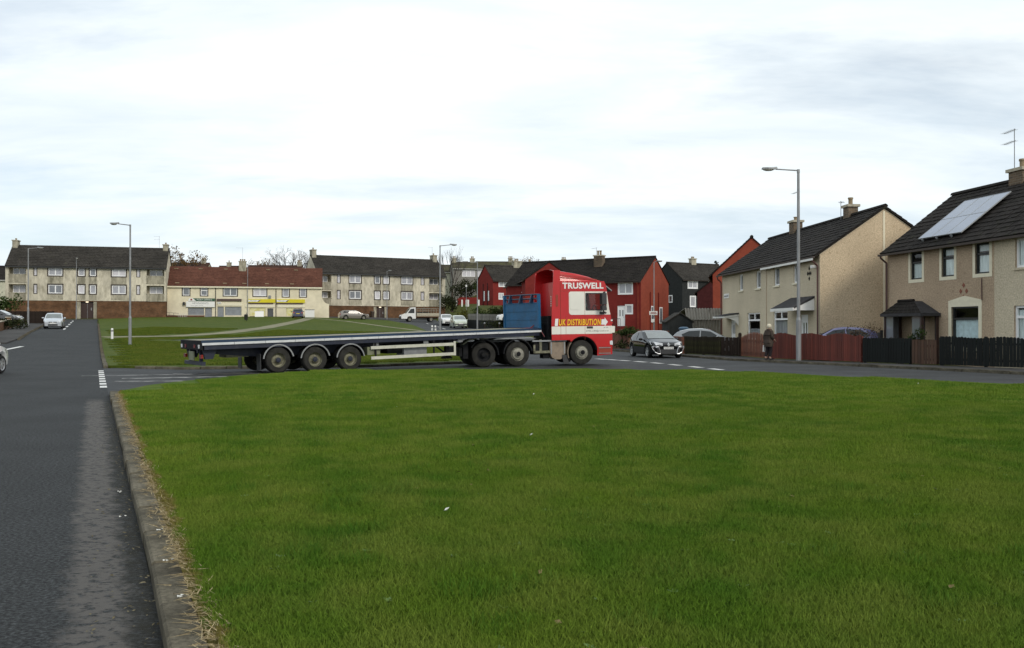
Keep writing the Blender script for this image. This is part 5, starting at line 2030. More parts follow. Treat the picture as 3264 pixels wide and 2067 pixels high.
bl, F = car('parked_car', 'dark blue car seen from behind in front of the yellow shop', onground(-33.8, 139.8, .1), R(105), hatch(P_BLUE))
pg, F = car('parked_car', 'pale green people carrier facing the camera on the far bend', onground(-6.75, 111.5), math.atan2(-.97, .22),
            hatch(P_PALE, W=1.75, top=[(2.15, .58), (2.12, .74), (1.9, .90), (1.25, 1.06), (.35, 1.52), (-.2, 1.60), (-1.5, 1.56), (-2.0, 1.1), (-2.1, .7)], wheels=(1.38, -1.34, .32), ws=(1.2, .38), rw=(-1.98, -1.6), spokes=7))
b = MB()
b.box(2.12, 2.17, -.8, .8, .40, .52)
b.build('bumper_strip', M['plastic'], pg)
w2, F = car('parked_car', 'white car tucked behind the pale green people carrier', onground(-8.9, 119.5), math.atan2(-.97, .22), hatch(P_WHITE))
w3, F = car('parked_car', 'white hatchback half hidden by the blue headboard of the trailer', onground(.3, 101.0, 1.0), R(195), hatch(P_WHITE))
gs, F = car('parked_car', 'silver grey car behind the garden hedge beside the garage', onground(11.35, 51.9, 0.02), R(-14), hatch(paint('paint_silver_grey', (0.24, 0.25, 0.26), metal=.4), top=[(2.1, .6), (2.06, .72), (1.9, .84), (1.1, 1.0), (.3, 1.42), (-.25, 1.49), (-1.0, 1.46), (-1.6, 1.32), (-1.95, .98), (-2.0, .7)]))
lc, F = car('parked_car', 'lilac blue car behind the wavy red garden fence', onground(16.1, 43.9, 0.12), R(168), hatch(P_LILAC))

# white tipper van in front of the right hand flats
tv = empty('tipper_van', onground(-14.6, 137.6, 0.03), R(197), 'white flatbed tipper van with railed body before the flats', 'van')
b = MB()
prof = [(2.75, .45), (2.78, .85), (2.6, 1.05), (1.95, 1.28), (1.35, 2.05), (1.15, 2.18), (.55, 2.2), (.5, .45)]
arch = [(1.45 - .42 * math.cos(R(a)), .42 + .42 * math.sin(R(a))) for a in range(0, 181, 20)]
b.prism(prof + [p for p in arch], 'y', -.95, .95)
b.build('cab', P_WHITE, tv, 30)
for sg in (-1, 1):
    b = MB()
    b.poly([(1.75, sg * .957, 1.3), (1.3, sg * .957, 1.95), (.75, sg * .957, 2.0), (.72, sg * .957, 1.28)])
    b.build('side_window', M['car_glass'], tv)
b = MB()
b.poly([(1.96, -.82, 1.30), (1.96, .82, 1.30), (1.38, .78, 2.06), (1.38, -.78, 2.06)])
b.build('windscreen', M['car_glass'], tv)
b = MB()
b.box(2.72, 2.8, -.9, .9, .4, .72)
b.build('bumper', M['plastic'], tv)
b = MB()
b.box(-3.0, .45, -.35, .35, .45, .68)
b.build('chassis_frame', M['chassis'], tv)
b = MB()
b.box(-3.2, .38, -1.0, 1.0, .82, .95)
b.build('load_bed', M['stone_pale'], tv)
for y0, y1 in ((-1.02, -.97), (.97, 1.02)):
    b = MB()
    b.box(-3.2, .38, y0, y1, .955, 1.32)
    b.build('side_board', M['stone_pale'], tv)
b = MB()
for x in (.36, -.55, -1.45, -2.3, -3.15):
    for y in (-.99, .99):
        b.tube((x, y, 1.325), (x, y, 2.0), .03, n=5)
for y in (-.99, .99):
    b.tube((.36, y, 2.0), (-3.15, y, 2.0), .03, n=5)
    b.tube((.36, y, 1.68), (-3.15, y, 1.68), .02, n=5)
b.tube((.36, -.99, 2.0), (.36, .99, 2.0), .03, n=5).tube((-.95, 0, 1.0), (-.95, 0, 2.4), .03, n=5)
b.build('rail', M['steel_dirty'], tv)
b = MB()
b.box(-1.7, .2, -.6, .7, .96, 1.5)
b.build('load', M['chassis'], tv)
for x in (1.45, -1.9):
    for sg in (-1, 1):
        car_wheel(tv, x, sg * .82, .34, .24, sg, 6, 'steel_dirty')
for sg in (-1, 1):
    b = MB()
    b.box(2.5, 2.74, sg * .62, sg * .9, .86, 1.04)
    b.build('headlight', M['lens_clear'], tv)


# ---------------------------------------------------------------- the lorry
def truck_wheel(parent, x, y, r, w, sg, style, zc=None):
    zc = r if zc is None else zc
    b = MB()
    prof = [(r * .56, -w / 2), (r * .90, -w / 2), (r * .975, -w * .42), (r, -w * .30)]
    k = 5
    for i in range(k):                           # tread grooves
        a, c = -w * .30 + w * .6 * i / k, -w * .30 + w * .6 * (i + 1) / k
        prof += [(r, a + .01), (r, c - .018), (r - .014, c - .012), (r - .014, c - .002)] if i < k - 1 else [(r, c)]
    prof += [(r * .975, w * .42), (r * .90, w / 2), (r * .78, w / 2 + .004), (r * .56, w / 2)]
    b.lathe(prof, (x, y, zc), 'y', 36)
    o = b.build('wheel', M['tyre_dusty'], parent, 35)
    f = sg * w / 2
    b = MB()
    R0 = r * .56
    if style == 'convex':
        pr = [(R0 * 1.03, f), (R0 * .98, f - sg * .03), (R0 * .92, f - sg * .035), (R0 * .80, f + sg * .03), (R0 * .42, f + sg * .045), (R0 * .40, f + sg * .10), (0, f + sg * .11)]
    else:
        pr = [(R0 * 1.03, f), (R0 * .97, f - sg * .02), (R0 * .90, f - sg * .10), (R0 * .72, f - sg * .12), (R0 * .42, f - sg * .10), (R0 * .40, f - sg * .02), (0, f - sg * .01)]
    b.lathe(pr, (x, y, zc), 'y', 28)
    rim = {'silver': 'steel_dirty', 'yellow': 'steel_yellowed', 'dark': 'chassis'}
    st = style if style in rim else 'silver'
    b.build('rim', M['steel_dirty' if style == 'convex' else rim[st]], o, 35)
    dp = f + (sg * .022 if style == 'convex' else -sg * .118)
    b = MB()
    for k in range(10):                          # hand holes
        a = 2 * math.pi * k / 10
        c = (x + R0 * .68 * math.cos(a), dp, zc + R0 * .68 * math.sin(a))
        b.lathe([(0, sg * .014), (R0 * .085, sg * .014), (R0 * .085, 0)], c, 'y', 8)
    b.build('hand_hole', M['black_paint'], o, kind='stuff')
    b = MB()
    for k in range(10):
        a = 2 * math.pi * (k + .5) / 10
        c = (x + R0 * .50 * math.cos(a), f + (sg * .04 if style == 'convex' else -sg * .10), zc + R0 * .50 * math.sin(a))
        b.lathe([(0, sg * .035), (.018, sg * .035), (.018, 0)], c, 'y', 6)
    b.build('wheel_nut', M['galv_dull'] if style != 'yellow' else M['steel_yellowed'], o, kind='stuff')
    b = MB()
    hr = R0 * .38
    hf = f + (sg * .09 if style == 'convex' else -sg * .02)
    b.lathe([(hr, hf - sg * .06), (hr, hf), (hr * .8, hf + sg * .025), (0, hf + sg * .03)], (x, y, zc), 'y', 16)
    b.build('hub', M['navy'] if style == 'yellow' else M['chassis'], o, 35)
    return o


def arc_guard(parent, name, x, z, r, y0, y1, a0, a1, m, th=.012, lip=None):
    b = MB()
    n = 16
    pts = [(x + r * math.cos(R(a0 + (a1 - a0) * i / n)), z + r * math.sin(R(a0 + (a1 - a0) * i / n))) for i in range(n + 1)]
    out = [(x + (r + th) * math.cos(R(a0 + (a1 - a0) * i / n)), z + (r + th) * math.sin(R(a0 + (a1 - a0) * i / n))) for i in range(n + 1)]
    b.prism(pts + out[::-1], 'y', y0, y1)
    o = b.build(name, M[m], parent, 30)
    if lip:
        b = MB()
        out2 = [(x + (r + .045) * math.cos(R(a0 + (a1 - a0) * i / n)), z + (r + .045) * math.sin(R(a0 + (a1 - a0) * i / n))) for i in range(n + 1)]
        b.prism(pts + out2[::-1], 'y', y0 - .012, y0 - .001)
        b.build('mudguard_lip', M[lip], o, 30)
    return o


M['cab_red'] = paint('cab_red', (0.45, 0.010, 0.012), rough=.4, coat=.35, spec=.3, ns=1.5, na=.06)
M['cab_white'] = paint('cab_white', (0.70, 0.68, 0.60), rough=.3, ns=1.5, na=.04)
M['deck_timber'] = mat('deck_timber', (0.30, 0.28, 0.21), 0.85, orand=.15, ns=6, na=.25, stretch=(.15, 1, 1), dirt=(.16, .14, .11), dirt_s=3, dirt_lo=.5, dirt_hi=.75)
M['headboard_blue'] = mat('headboard_blue', (0.005, 0.085, 0.20), 0.5, ns=2.5, na=.18, ns2=.8, na2=.2, dirt=(.01, .05, .10), dirt_s=3, dirt_lo=.55, dirt_hi=.8)
M['blue_paint'] = mat('blue_paint', (0.006, 0.027, 0.065), 0.5, ns=2, na=.3, stretch=(.3, 1, 1))
M['rail_white'] = mat('rail_white', (0.50, 0.49, 0.41), 0.5, ns=4, na=.12, dirt=(.3, .27, .2), dirt_s=6, dirt_lo=.6, dirt_hi=.8)
M['rave_white'] = mat('rave_white', (0.56, 0.57, 0.58), 0.5, ns=5, na=.12, dirt=(.2, .2, .22), dirt_s=7, dirt_lo=.6, dirt_hi=.78)
M['letter_yellow'] = mat('letter_yellow', (0.86, 0.47, 0.012), .35)
M['letter_shade'] = mat('letter_shade', (0.25, 0.03, 0.01), .4)
M['tank_tan'] = mat('tank_tan', (0.215, 0.165, 0.12), .5, metal=.2, ns=4, na=.25)
M['guard_yellow'] = mat('guard_yellow', (0.17, 0.18, 0.11), .5, ns=3, na=.3)

# --- trailer: local x forward, y away from the camera, origin at the rear end of the deck, on the ground
TH = R(34)
trl = empty('flatbed_trailer', (-10.70, 29.66, 0.02), TH, 'long blue flatbed trailer with white edge and three axles', 'trailer')
PITCH = R(1.72)
TL, HW = 13.55, 1.275


def tp(z, x):
    """height on the pitched trailer -> height of a point that must stay put on the ground"""
    return z


pit = trl                                             # whole trailer is pitched about its axles
trl.rotation_euler = (0, -PITCH, TH)
AX = (2.55, 3.86, 5.17)
ZP = 0.02 - 3.86 * math.tan(PITCH)                    # so that the middle axle keeps its height
trl.location.z = ZP
DZ = 1.235                                            # deck height at the middle axle
for i in range(11):
    y0 = -HW + .04 + i * (2 * HW - .08) / 11
    b = MB()
    b.box(.06, TL - .12, y0 + .004, y0 + (2 * HW - .08) / 11 - .004, DZ - .035, DZ + rnd.uniform(-.003, .003))
    b.build('deck_plank', M['deck_timber'], trl)
for y0, y1 in ((-HW, -HW + .04), (HW - .04, HW)):
    b = MB()
    b.box(0, TL, y0 - .004, y1, DZ - .075, DZ + .012)
    b.build('side_rave', M['blue_paint'], trl)
n = 13
for k in range(n):
    a, c = .02 + (TL - .04) * k / n, .02 + (TL - .04) * (k + 1) / n
    b = MB()
    b.box(a + .006, c - .006, -HW - .016, -HW + .03, DZ - .155, DZ - .078)
    b.build('white_edge', M['rave_white'], trl)
b = MB()
b.box(0, TL, HW - .03, HW + .012, DZ - .155, DZ - .078)
b.build('white_edge', M['rave_white'], trl)
b = MB()
b.box(-.03, .055, -HW, HW, DZ - .30, DZ + .004)
b.build('rear_beam', M['chassis'], trl)
for y in (-1.1, -.55, .6, 1.1):
    b = MB()
    b.box(-.045, -.03, y - .08, y + .08, DZ - .25, DZ - .13)
    b.build('marker_plate', M['lens_red' if abs(y) < .7 else 'plate_white'], trl)
b = MB()
for y in (-.5, .5):                                   # main chassis beams
    b.prism([(.06, DZ - .42), (.06, DZ - .16), (TL, DZ - .16), (TL, DZ - .27), (10.2, DZ - .30), (9.4, DZ - .56), (5.9, DZ - .62), (2.0, DZ - .62)], 'y', y - .08, y + .08)
b.build('chassis_beam', M['navy'], trl)
b = MB()
for k in range(16):
    x = .5 + k * .85
    b.box(x - .04, x + .04, -HW + .02, HW - .02, DZ - .16, DZ - .04)
b.build('cross_member', M['chassis'], trl, kind='stuff')
for y0 in (-HW + .03, HW - .09):
    b = MB()
    b.box(.1, TL - .1, y0, y0 + .06, DZ - .30, DZ - .156)
    b.build('outrigger_beam', M['navy'], trl)
for i, x in enumerate(AX):
    zc = .44 - ZP - x * math.tan(PITCH) + .02
    truck_wheel(trl, x, -1.05, .44, .36, -1, 'yellow', zc)
    truck_wheel(trl, x, 1.05, .44, .36, 1, 'yellow', zc)
    arc_guard(trl, 'mudguard', x, zc, .505, -1.25, -.82, 12 if i < 2 else 8, 172, 'chassis', lip='galv')
    arc_guard(trl, 'mudguard', x, zc, .505, .82, 1.25, 10, 170, 'chassis')
    b = MB()
    b.tube((x, -.95, zc), (x, .95, zc), .075, n=10)
    b.build('axle', M['chassis'], trl)
b = MB()
b.box(2.1, 5.75, -.42, .42, .62, DZ - .3)
b.build('suspension', M['chassis'], trl)
# rear end: lamp brackets, bar, spare boxes
for y in (-1.0, 1.0):
    b = MB()
    b.prism([(.1, DZ - .3), (.55, DZ - .3), (.42, .62), (.16, .62)], 'y', y - .06, y + .06)
    b.build('rear_bracket', M['navy'], trl)
    b = MB()
    b.box(.02, .09, y - .12, y + .12, DZ - .58, DZ - .46)
    b.build('tail_light', M['lens_red'], trl)
b = MB()
b.box(.05, .15, -1.15, 1.15, .42, .54)
b.build('underrun_bar', M['navy'], trl)
for y in (-.62, .62):
    b = MB()
    b.box(.1, .2, y - .06, y + .06, .54, DZ - .3)
    b.build('bar_post', M['navy'], trl)
b = MB()
b.box(-.02, .02, -.35, .28, DZ - .66, DZ - .36)
b.build('number_plate', M['guard_yellow'], trl)
b = MB()
b.box(1.0, 1.75, -.55, .3, .62, .86)
b.build('air_tank', M['steel_yellowed'], trl, 30)
for y in (-1.04, 1.04):
    b = MB()
    b.box(1.92, 1.94, y - .2, y + .2, .16, .72)
    b.build('mud_flap', M['plastic'], trl)
# side guard
for z in (.755, .385):
    b = MB()
    b.box(5.95, 9.45, -HW - .01, -HW + .03, z - .055, z + .055)
    b.build('guard_rail', M['rail_white'], trl)
b = MB()
b.box(9.38, 9.47, -HW - .02, -HW - .011, .32, .86)
b.build('guard_end', M['rail_white'], trl)
for x in (6.15, 8.55, 9.42):
    b = MB()
    b.box(x - .03, x + .03, -HW + .031, -HW + .07, .36, DZ - .16)
    b.build('guard_post', M['chassis'], trl)
b = MB()
b.box(6.75, 8.35, -.95, -.35, .50, .86)
b.build('tool_box', M['tank_tan'] if False else M['chassis'], trl)
b = MB()
b.box(7.35, 8.3, -1.12, -.5, .42, .74)
b.build('pallet_box', M['galv_dull'], trl)
b = MB()
b.box(5.85, 6.35, -1.18, -.8, .50, .78)
b.build('reflector_box', M['guard_yellow'], trl)
for y in (-.95, .95):                                  # landing legs
    b = MB()
    b.box(9.18, 9.32, y - .07, y + .07, .30, DZ - .2)
    b.prism([(9.05, .20), (9.45, .20), (9.36, .30), (9.14, .30)], 'y', y - .14, y + .14)
    b.build('landing_leg', M['chassis'], trl)
b = MB()
b.tube((8.4, -.9, DZ - .25), (9.2, -.9, .42), .035).tube((8.4, .9, DZ - .25), (9.2, .9, .42), .035)
b.build('leg_brace', M['chassis'], trl)
for x in (8.25, 9.75, 6.2):
    b = MB()
    b.box(x - .1, x + .1, -HW + .1, -HW + .12, DZ - .42, DZ - .24)
    b.build('bracket_plate', M['galv_dull'], trl)
# headboard: panels between frame members, railed top
HBX = TL - .10
for j in range(3):
    z0 = DZ + .01 + j * .345
    b = MB()
    b.box(HBX - .03, HBX + .03, -HW + .05, HW - .05, z0 + .012, z0 + .34)
    b.build('headboard_panel', M['headboard_blue'], trl)
    b = MB()
    b.box(HBX - .05, HBX + .05, -HW + .02, HW - .02, z0 + .333, z0 + .357)
    b.build('headboard_rib', M['headboard_blue'], trl)
for y in (-HW + .025, HW - .025):
    b = MB()
    b.box(HBX - .06, HBX + .06, y - .045, y + .045, DZ, DZ + 1.40)
    b.build('headboard_post', M['headboard_blue'], trl)
b = MB()
for z in (DZ + 1.38, DZ + 1.21):
    b.tube((HBX, -HW + .02, z), (HBX, HW - .02, z), .03, n=8)
b.build('headboard_rail', M['blue_paint'], trl)
for y in (-.8, -.02, .78):
    b = MB()
    b.prism([(HBX - .16, DZ + 1.04), (HBX + .05, DZ + 1.04), (HBX + .05, DZ + 1.40), (HBX - .04, DZ + 1.40)], 'y', y - .03, y + .03)
    b.build('headboard_gusset', M['blue_paint'], trl)

# --- tractor unit: origin on the ground under the steer axle, x forward, y away from the camera
TT = R(16)
SX = (-.85 + .961 * 3.52, 36.3 + .276 * 3.52)
tr = empty('lorry_tractor', (SX[0], SX[1], 0.06), TT, 'red and white three axle lorry tractor hauling the flatbed trailer', 'lorry')
tr.rotation_euler = (0, R(-.8), TT)
Y0 = 1.245
# side faces with a window opening
FR = [(1.30, 1.24), (1.30, 1.57), (1.265, 1.96), (1.20, 2.25), (1.13, 2.75), (1.09, 3.05), (1.05, 3.25), (.98, 3.40)]


def frx(z):
    for (a, za), (b, zb) in zip(FR[:-1], FR[1:]):
        if za <= z <= zb:
            return a + (b - a) * (z - za) / (zb - za)
    return FR[0][0] if z < 1.24 else FR[-1][0]


XB = -.92
wx0, wx1, wz0, wz1 = .17, 1.02, 2.22, 2.90


def side_polys(y, b):
    arch = [(.66 * math.cos(R(a)), .50 + .70 * math.sin(R(a))) for a in range(132, 9, -12)]
    low = [(XB, 1.01)] + [p for p in arch if p[1] > .62 and not (p[0] < 0 and p[1] < 1.01)] + [(.64, .36), (1.30, .40), (1.32, 1.24), (XB, 1.24)]
    b.poly([(x, y, z) for x, z in low])
    b.poly([(XB, y, 1.24), (1.30, y, 1.24), (1.30, y, 1.57), (1.265, y, 1.96), (1.205, y, wz0), (XB, y, wz0)])
    b.poly([(XB, y, wz0), (wx0, y, wz0), (wx0, y, wz1), (XB, y, wz1)])
    b.poly([(wx1 + .05, y, wz0), (1.205, y, wz0), (1.13, y, 2.75), (frx(wz1), y, wz1), (wx1, y, wz1)])
    b.poly([(XB, y, wz1), (frx(wz1), y, wz1), (1.09, y, 3.05), (1.05, y, 3.25), (.98, y, 3.40), (XB, y, 3.40)])


b = MB()
side_polys(-Y0, b)
side_polys(Y0, b)
ys_ = [-Y0 + 2 * Y0 * i / 12 for i in range(13)]


def bow(y):
    return .16 * (1 - abs(y / Y0) ** 3.0)


fr = FR
for (xa, za), (xb, zb_) in zip(fr[:-1], fr[1:]):
    for y0, y1 in zip(ys_[:-1], ys_[1:]):
        if 2.2 <= za and zb_ <= 3.06 and abs((y0 + y1) / 2) < 1.12:
            continue
        b.quad((xa + bow(y0), y0, za), (xa + bow(y1), y1, za), (xb + bow(y1), y1, zb_), (xb + bow(y0), y0, zb_))
for y0, y1 in zip(ys_[:-1], ys_[1:]):
    b.quad((.98 + bow(y0), y0, 3.40), (.98 + bow(y1), y1, 3.40), (XB, y1, 3.40), (XB, y0, 3.40))
    b.quad((1.30 + bow(y0), y0, 1.24), (1.30 + bow(y1), y1, 1.24), (1.30 + bow(y1), y1, .40), (1.30 + bow(y0), y0, .40))
    b.quad((1.30 + bow(y0), y0, .40), (1.30 + bow(y1), y1, .40), (.64, y1, .36), (.64, y0, .36))
b.quad((XB, -Y0, 1.01), (XB, Y0, 1.01), (XB, Y0, 3.40), (XB, -Y0, 3.40))
b.quad((XB, -Y0, 1.02), (XB, Y0, 1.02), (1.2, Y0, 1.2), (1.2, -Y0, 1.2))
b.build('cab', M['cab_red'], tr)
# windscreen
b = MB()
rows = []
for z in (2.22, 2.5, 2.78, 3.05):
    rows.append([(frx(z) + bow(y) - .01, y, z) for y in [-1.10 + 2.2 * i / 10 for i in range(11)]])
b.grid(rows)
b.build('windscreen', M['glass'], tr, 60)
# roof pod, sweeping back to the air deflector
b = MB()
pod = [(.92, 3.40), (.70, 3.50), (.35, 3.62), (-.10, 3.72), (-.55, 3.79), (-.92, 3.84), (-1.18, 3.87)]
rows = []
for x, z in pod:
    w = 1.16 - .06 * max(0, x)
    rows.append([(x, -w - .05, 3.38), (x, -w, 3.40 + (z - 3.40) * .55), (x, -w + .10, z - .03), (x, -w * .5, z + .03), (x, 0, z + .05), (x, w * .5, z + .03), (x, w - .10, z - .03), (x, w, 3.40 + (z - 3.40) * .55), (x, w + .05, 3.38)])
b.grid(rows)
b.poly(rows[0])
b.build('roof_deflector', M['cab_red'], tr, 35)
b = MB()
for k, t in enumerate((.35, .60)):
    pts = [(x, -1.20 + .06 * max(0, x) - .012, 3.40 + (z - 3.40) * t) for x, z in pod[1:]]
    b.path(pts, .012, 4)
b.build('deflector_groove', M['letter_shade'], tr)
# side fairings behind the cab
for sg in (-1, 1):
    b = MB()
    fo = [(XB + .002, 1.01), (-1.30, 1.01), (-1.31, 1.5), (-1.28, 2.4), (-1.24, 3.0), (-1.19, 3.84), (XB + .002, 3.84)]
    ya = sg * (Y0 - .005)
    b.prism(fo, 'y', min(ya, ya - sg * .05), max(ya, ya - sg * .05))
    o = b.build('side_fairing', M['cab_red'], tr)
    b = MB()
    b.box(-1.12, -1.02, sg * Y0 - .004, sg * Y0 + .004, 2.38, 2.85)
    b.build('air_intake', M['letter_shade'], o)
for i, (z, dz) in enumerate(((2.9, 0),)):
    b = MB()
    for k in range(5):
        b.box(-1.325, -1.315, -Y0 + .0, -Y0 + .03, 2.38 + k * .09, 2.43 + k * .09)
    b.build('fairing_mark', M['sign_white'], tr, kind='stuff')
# white lower band, window surround and seams
b = MB()
b.box(-1.31, 1.30, -Y0 - .004, -Y0 - .001, 1.25, 1.565)
b.build('white_band', M['cab_white'], tr)
b = MB()
for y0, y1 in zip(ys_[:-1], ys_[1:]):
    for x, za, zb_ in ((1.315, 1.25, 1.565),):
        q = [(x + bow(y0), y0, za), (x + bow(y1), y1, za), (x + bow(y1), y1, zb_), (x + bow(y0), y0, zb_)]
        b.poly(q)
b.build('front_band', M['cab_white'], tr)
b = MB()
b.prism([(1.22, 1.27), (1.42, 1.29), (1.43, 1.55), (1.22, 1.56)], 'y', -Y0 - .012, -Y0 + .12)
b.build('bumper_corner', M['cab_white'], tr, 30)
b = MB()
y = -Y0 - .005
X0, X1, Z0, Z1 = -.56, 1.15, 2.03, 2.975


def sx1(z):
    return frx(z) - .012


rad = .10
b.poly([(X0, y, Z0 + rad), (X0 + .03, y, Z0 + .03), (X0 + rad, y, Z0), (sx1(Z0), y, Z0), (sx1(wz0), y, wz0), (X0, y, wz0)])
b.poly([(X0, y, wz0), (wx0, y, wz0), (wx0, y, wz1), (X0, y, wz1)])
b.poly([(wx1 + .05, y, wz0), (sx1(wz0), y, wz0), (sx1(2.6), y, 2.6), (sx1(wz1), y, wz1), (wx1, y, wz1)])
b.poly([(X0, y, wz1), (sx1(wz1), y, wz1), (sx1(Z1), y, Z1), (X0 + .06, y, Z1), (X0, y, Z1 - .06)])
b.build('window_surround', M['cab_white'], tr)
b = MB()
b.prism([(-.52, 2.28), (-.47, 2.24), (-.12, 2.24), (-.07, 2.28), (-.07, 2.87), (-.12, 2.91), (-.47, 2.91), (-.52, 2.87)], 'y', -Y0 - .016, -Y0 - .006)
b.build('blank_panel', M['cab_white'], tr)
b = MB()
for q in ((wx0, wz0, wx1 + .05, wz0), (wx1 + .05, wz0, wx1, wz1), (wx1, wz1, wx0, wz1), (wx0, wz1, wx0, wz0)):
    b.tube((q[0], y - .004, q[1]), (q[2], y - .004, q[3]), .018, n=6)
b.build('window_seal', M['plastic'], tr)
for yy in (-Y0 + .01, Y0 - .01):
    b = MB()
    b.poly([(wx0, yy, wz0), (wx1 + .05, yy, wz0), (wx1, yy, wz1), (wx0, yy, wz1)])
    b.build('side_window', M['glass'], tr)
b = MB()
for q in ((.12, 1.02, .12, 2.98), (XB, 1.02, XB, 3.36), (-.70, 1.25, -.70, 2.0), (XB, 3.0, -.56, 3.0), (.12, 1.24, 1.28, 1.24), (.66, .72, 1.3, .72)):
    b.tube((q[0], -Y0 - .002, q[1]), (q[2], -Y0 - .002, q[3]), .007, n=4)
b.build('panel_seam', M['letter_shade'], tr, kind='stuff')
b = MB()
b.box(.20, .46, -Y0 - .018, -Y0 - .006, 1.47, 1.555)
b.build('door_handle', M['plastic'], tr)
# lettering
text_on(tr, 'lettering', 'TRUSWELL', M['sign_white'], (-.83, -Y0 - .006, 3.09), w=1.78, h=.25, bold=.035, space=1.05)
ZL, ZH = 1.60, 1.86
text_on(tr, 'lettering_shadow', 'UK DISTRIBUTION', M['letter_shade'], (-.985, -Y0 - .005, ZL - .02), w=1.82, h=ZH - ZL, bold=.045, shear=.15, space=1.12)
text_on(tr, 'lettering', 'UK DISTRIBUTION', M['letter_yellow'], (-1.0, -Y0 - .008, ZL), w=1.82, h=ZH - ZL, bold=.028, shear=.15, space=1.12)
b = MB()
b.prism([(-1.18, ZL - .02), (-1.05, ZL - .02), (-1.02, ZH + .02), (-1.15, ZH + .02)], 'y', -Y0 - .008, -Y0 - .004)
b.build('sign_block', M['sign_white'], tr)
b = MB()
zm = (ZL + ZH) / 2
b.prism([(.83, ZL + .02), (.98, ZL + .02), (.98, ZL - .06), (1.12, zm), (.98, ZH + .06), (.98, ZH - .02), (.85, ZH - .02)], 'y', -Y0 - .008, -Y0 - .004)
b.build('arrow_mark', M['sign_white'], tr)
text_on(tr, 'lettering', 'E-MAIL traffic@truswell.co.uk', M['plastic'], (.17, -Y0 - .006, 1.325), w=.98, h=.075)
text_on(tr, 'lettering', 'XF 105', M['plastic'], (.93, -Y0 - .006, 1.475), w=.2, h=.05)
# wing, lamp, steps
arc_guard(tr, 'wheel_arch', 0, .50, .66, -Y0 - .03, -Y0 + .25, 12, 138, 'cab_red', .07)
arc_guard(tr, 'inner_wing', 0, .50, .62, -Y0 + .02, -Y0 + .5, 8, 215, 'chassis', .03)
arc_guard(tr, 'wing_flap', 0, .50, .62, -Y0 - .02, -Y0 + .3, 140, 200, 'tank_tan', .03)
arc_guard(tr, 'inner_wing', 0, .50, .62, Y0 - .5, Y0, 8, 200, 'chassis', .03)
b = MB()
b.box(.70, 1.22, -Y0 - .012, -Y0 - .001, .44, .69)
b.build('step_recess', M['letter_shade'], tr)
for z in (.45, .68):
    b = MB()
    b.box(.70, 1.22, -Y0 - .03, -Y0 - .002, z - .02, z + .012)
    b.build('step', M['galv_dull'], tr)
b = MB()
b.prism([(1.20, .80), (1.325, .78), (1.325, .92), (1.30, .96), (1.2, .95)], 'y', -Y0 - .012, -Y0 + .3)
b.build('headlight', M['lens_clear'], tr)
b = MB()
b.prism([(1.20, .80), (1.325, .78), (1.325, .92), (1.30, .96), (1.2, .95)], 'y', Y0 - .3, Y0 + .012)
b.build('headlight', M['lens_clear'], tr)
for z, mt in ((1.80, 'sign_white'), (1.70, 'cab_red')):
    b = MB()
    b.box(1.25, 1.33, -Y0 - .01, -Y0 + .05, z - .04, z + .02)
    b.build('side_marker', M[mt], tr)
# sun visor and mirrors
b = MB()
for yy0, yy1 in zip(ys_[:-1], ys_[1:]):
    b.quad((1.07 + bow(yy0), yy0, 3.22), (1.07 + bow(yy1), yy1, 3.22), (1.33 + bow(yy1), yy1, 3.02), (1.33 + bow(yy0), yy0, 3.02))
    b.quad((1.05 + bow(yy0), yy0, 3.19), (1.05 + bow(yy1), yy1, 3.19), (1.31 + bow(yy1), yy1, 2.99), (1.31 + bow(yy0), yy0, 2.99))
b.quad((1.07, -Y0, 3.22), (1.33, -Y0, 3.02), (1.31, -Y0, 2.99), (1.05, -Y0, 3.19))
b.build('sun_visor', M['galv'], tr)
for sg in (-1, 1):
    b = MB()
    ym = sg * (Y0 + .24)
    b.box(.74, .94, ym - .13, ym + .13, 2.44, 2.90)
    b.box(.75, .93, ym - .13, ym + .13, 2.20, 2.40)
    b.path([(1.02, sg * Y0, 2.95), (.86, ym, 2.93), (.84, ym, 2.15), (1.05, sg * Y0, 2.10)], .03, 8)
    b.box(.76, .96, sg * Y0 - .03, sg * Y0 + .03, 2.04, 2.14)
    b.build('mirror', M['plastic'], tr)
b = MB()
b.blob((.86, -Y0 - .12, 2.34), (.06, .03, .11), 8, 6)
b.build('pennant', M['lens_red'], tr)
# interior
M['cab_lining'] = mat('cab_lining', (0.34, 0.36, 0.34), .8, ns=2, na=.12)
b = MB()
side_polys(Y0 - .03, b)
b.quad((XB + .03, -Y0 + .04, 1.3), (XB + .03, Y0 - .04, 1.3), (XB + .03, Y0 - .04, 3.36), (XB + .03, -Y0 + .04, 3.36))
b.quad((XB + .03, -Y0 + .04, 3.36), (.95, -Y0 + .04, 3.36), (.95, Y0 - .04, 3.36), (XB + .03, Y0 - .04, 3.36))
b.build('cab_lining', M['cab_lining'], tr)
b = MB()
b.box(XB + .06, -.2, -1.15, 1.15, 1.3, 1.9)
b.build('bunk', M['galv_dull'], tr)
for y in (-.62, .62):
    b = MB()
    b.box(-.05, .45, y - .25, y + .25, 1.6, 1.78)
    b.box(-.15, .0, y - .25, y + .25, 1.7, 2.55)
    b.build('seat', M['galv_dull'], tr)
b = MB()
b.box(.85, 1.2, -1.15, 1.15, 1.4, 2.18)
b.build('dashboard', M['plastic'], tr)
b = MB()
b.lathe([(.2, 0), (.22, .02), (.24, 0), (.22, -.02)], (.78, -.62, 2.2), 'x', 18, True)
b.build('steering_wheel', M['plastic'], tr)
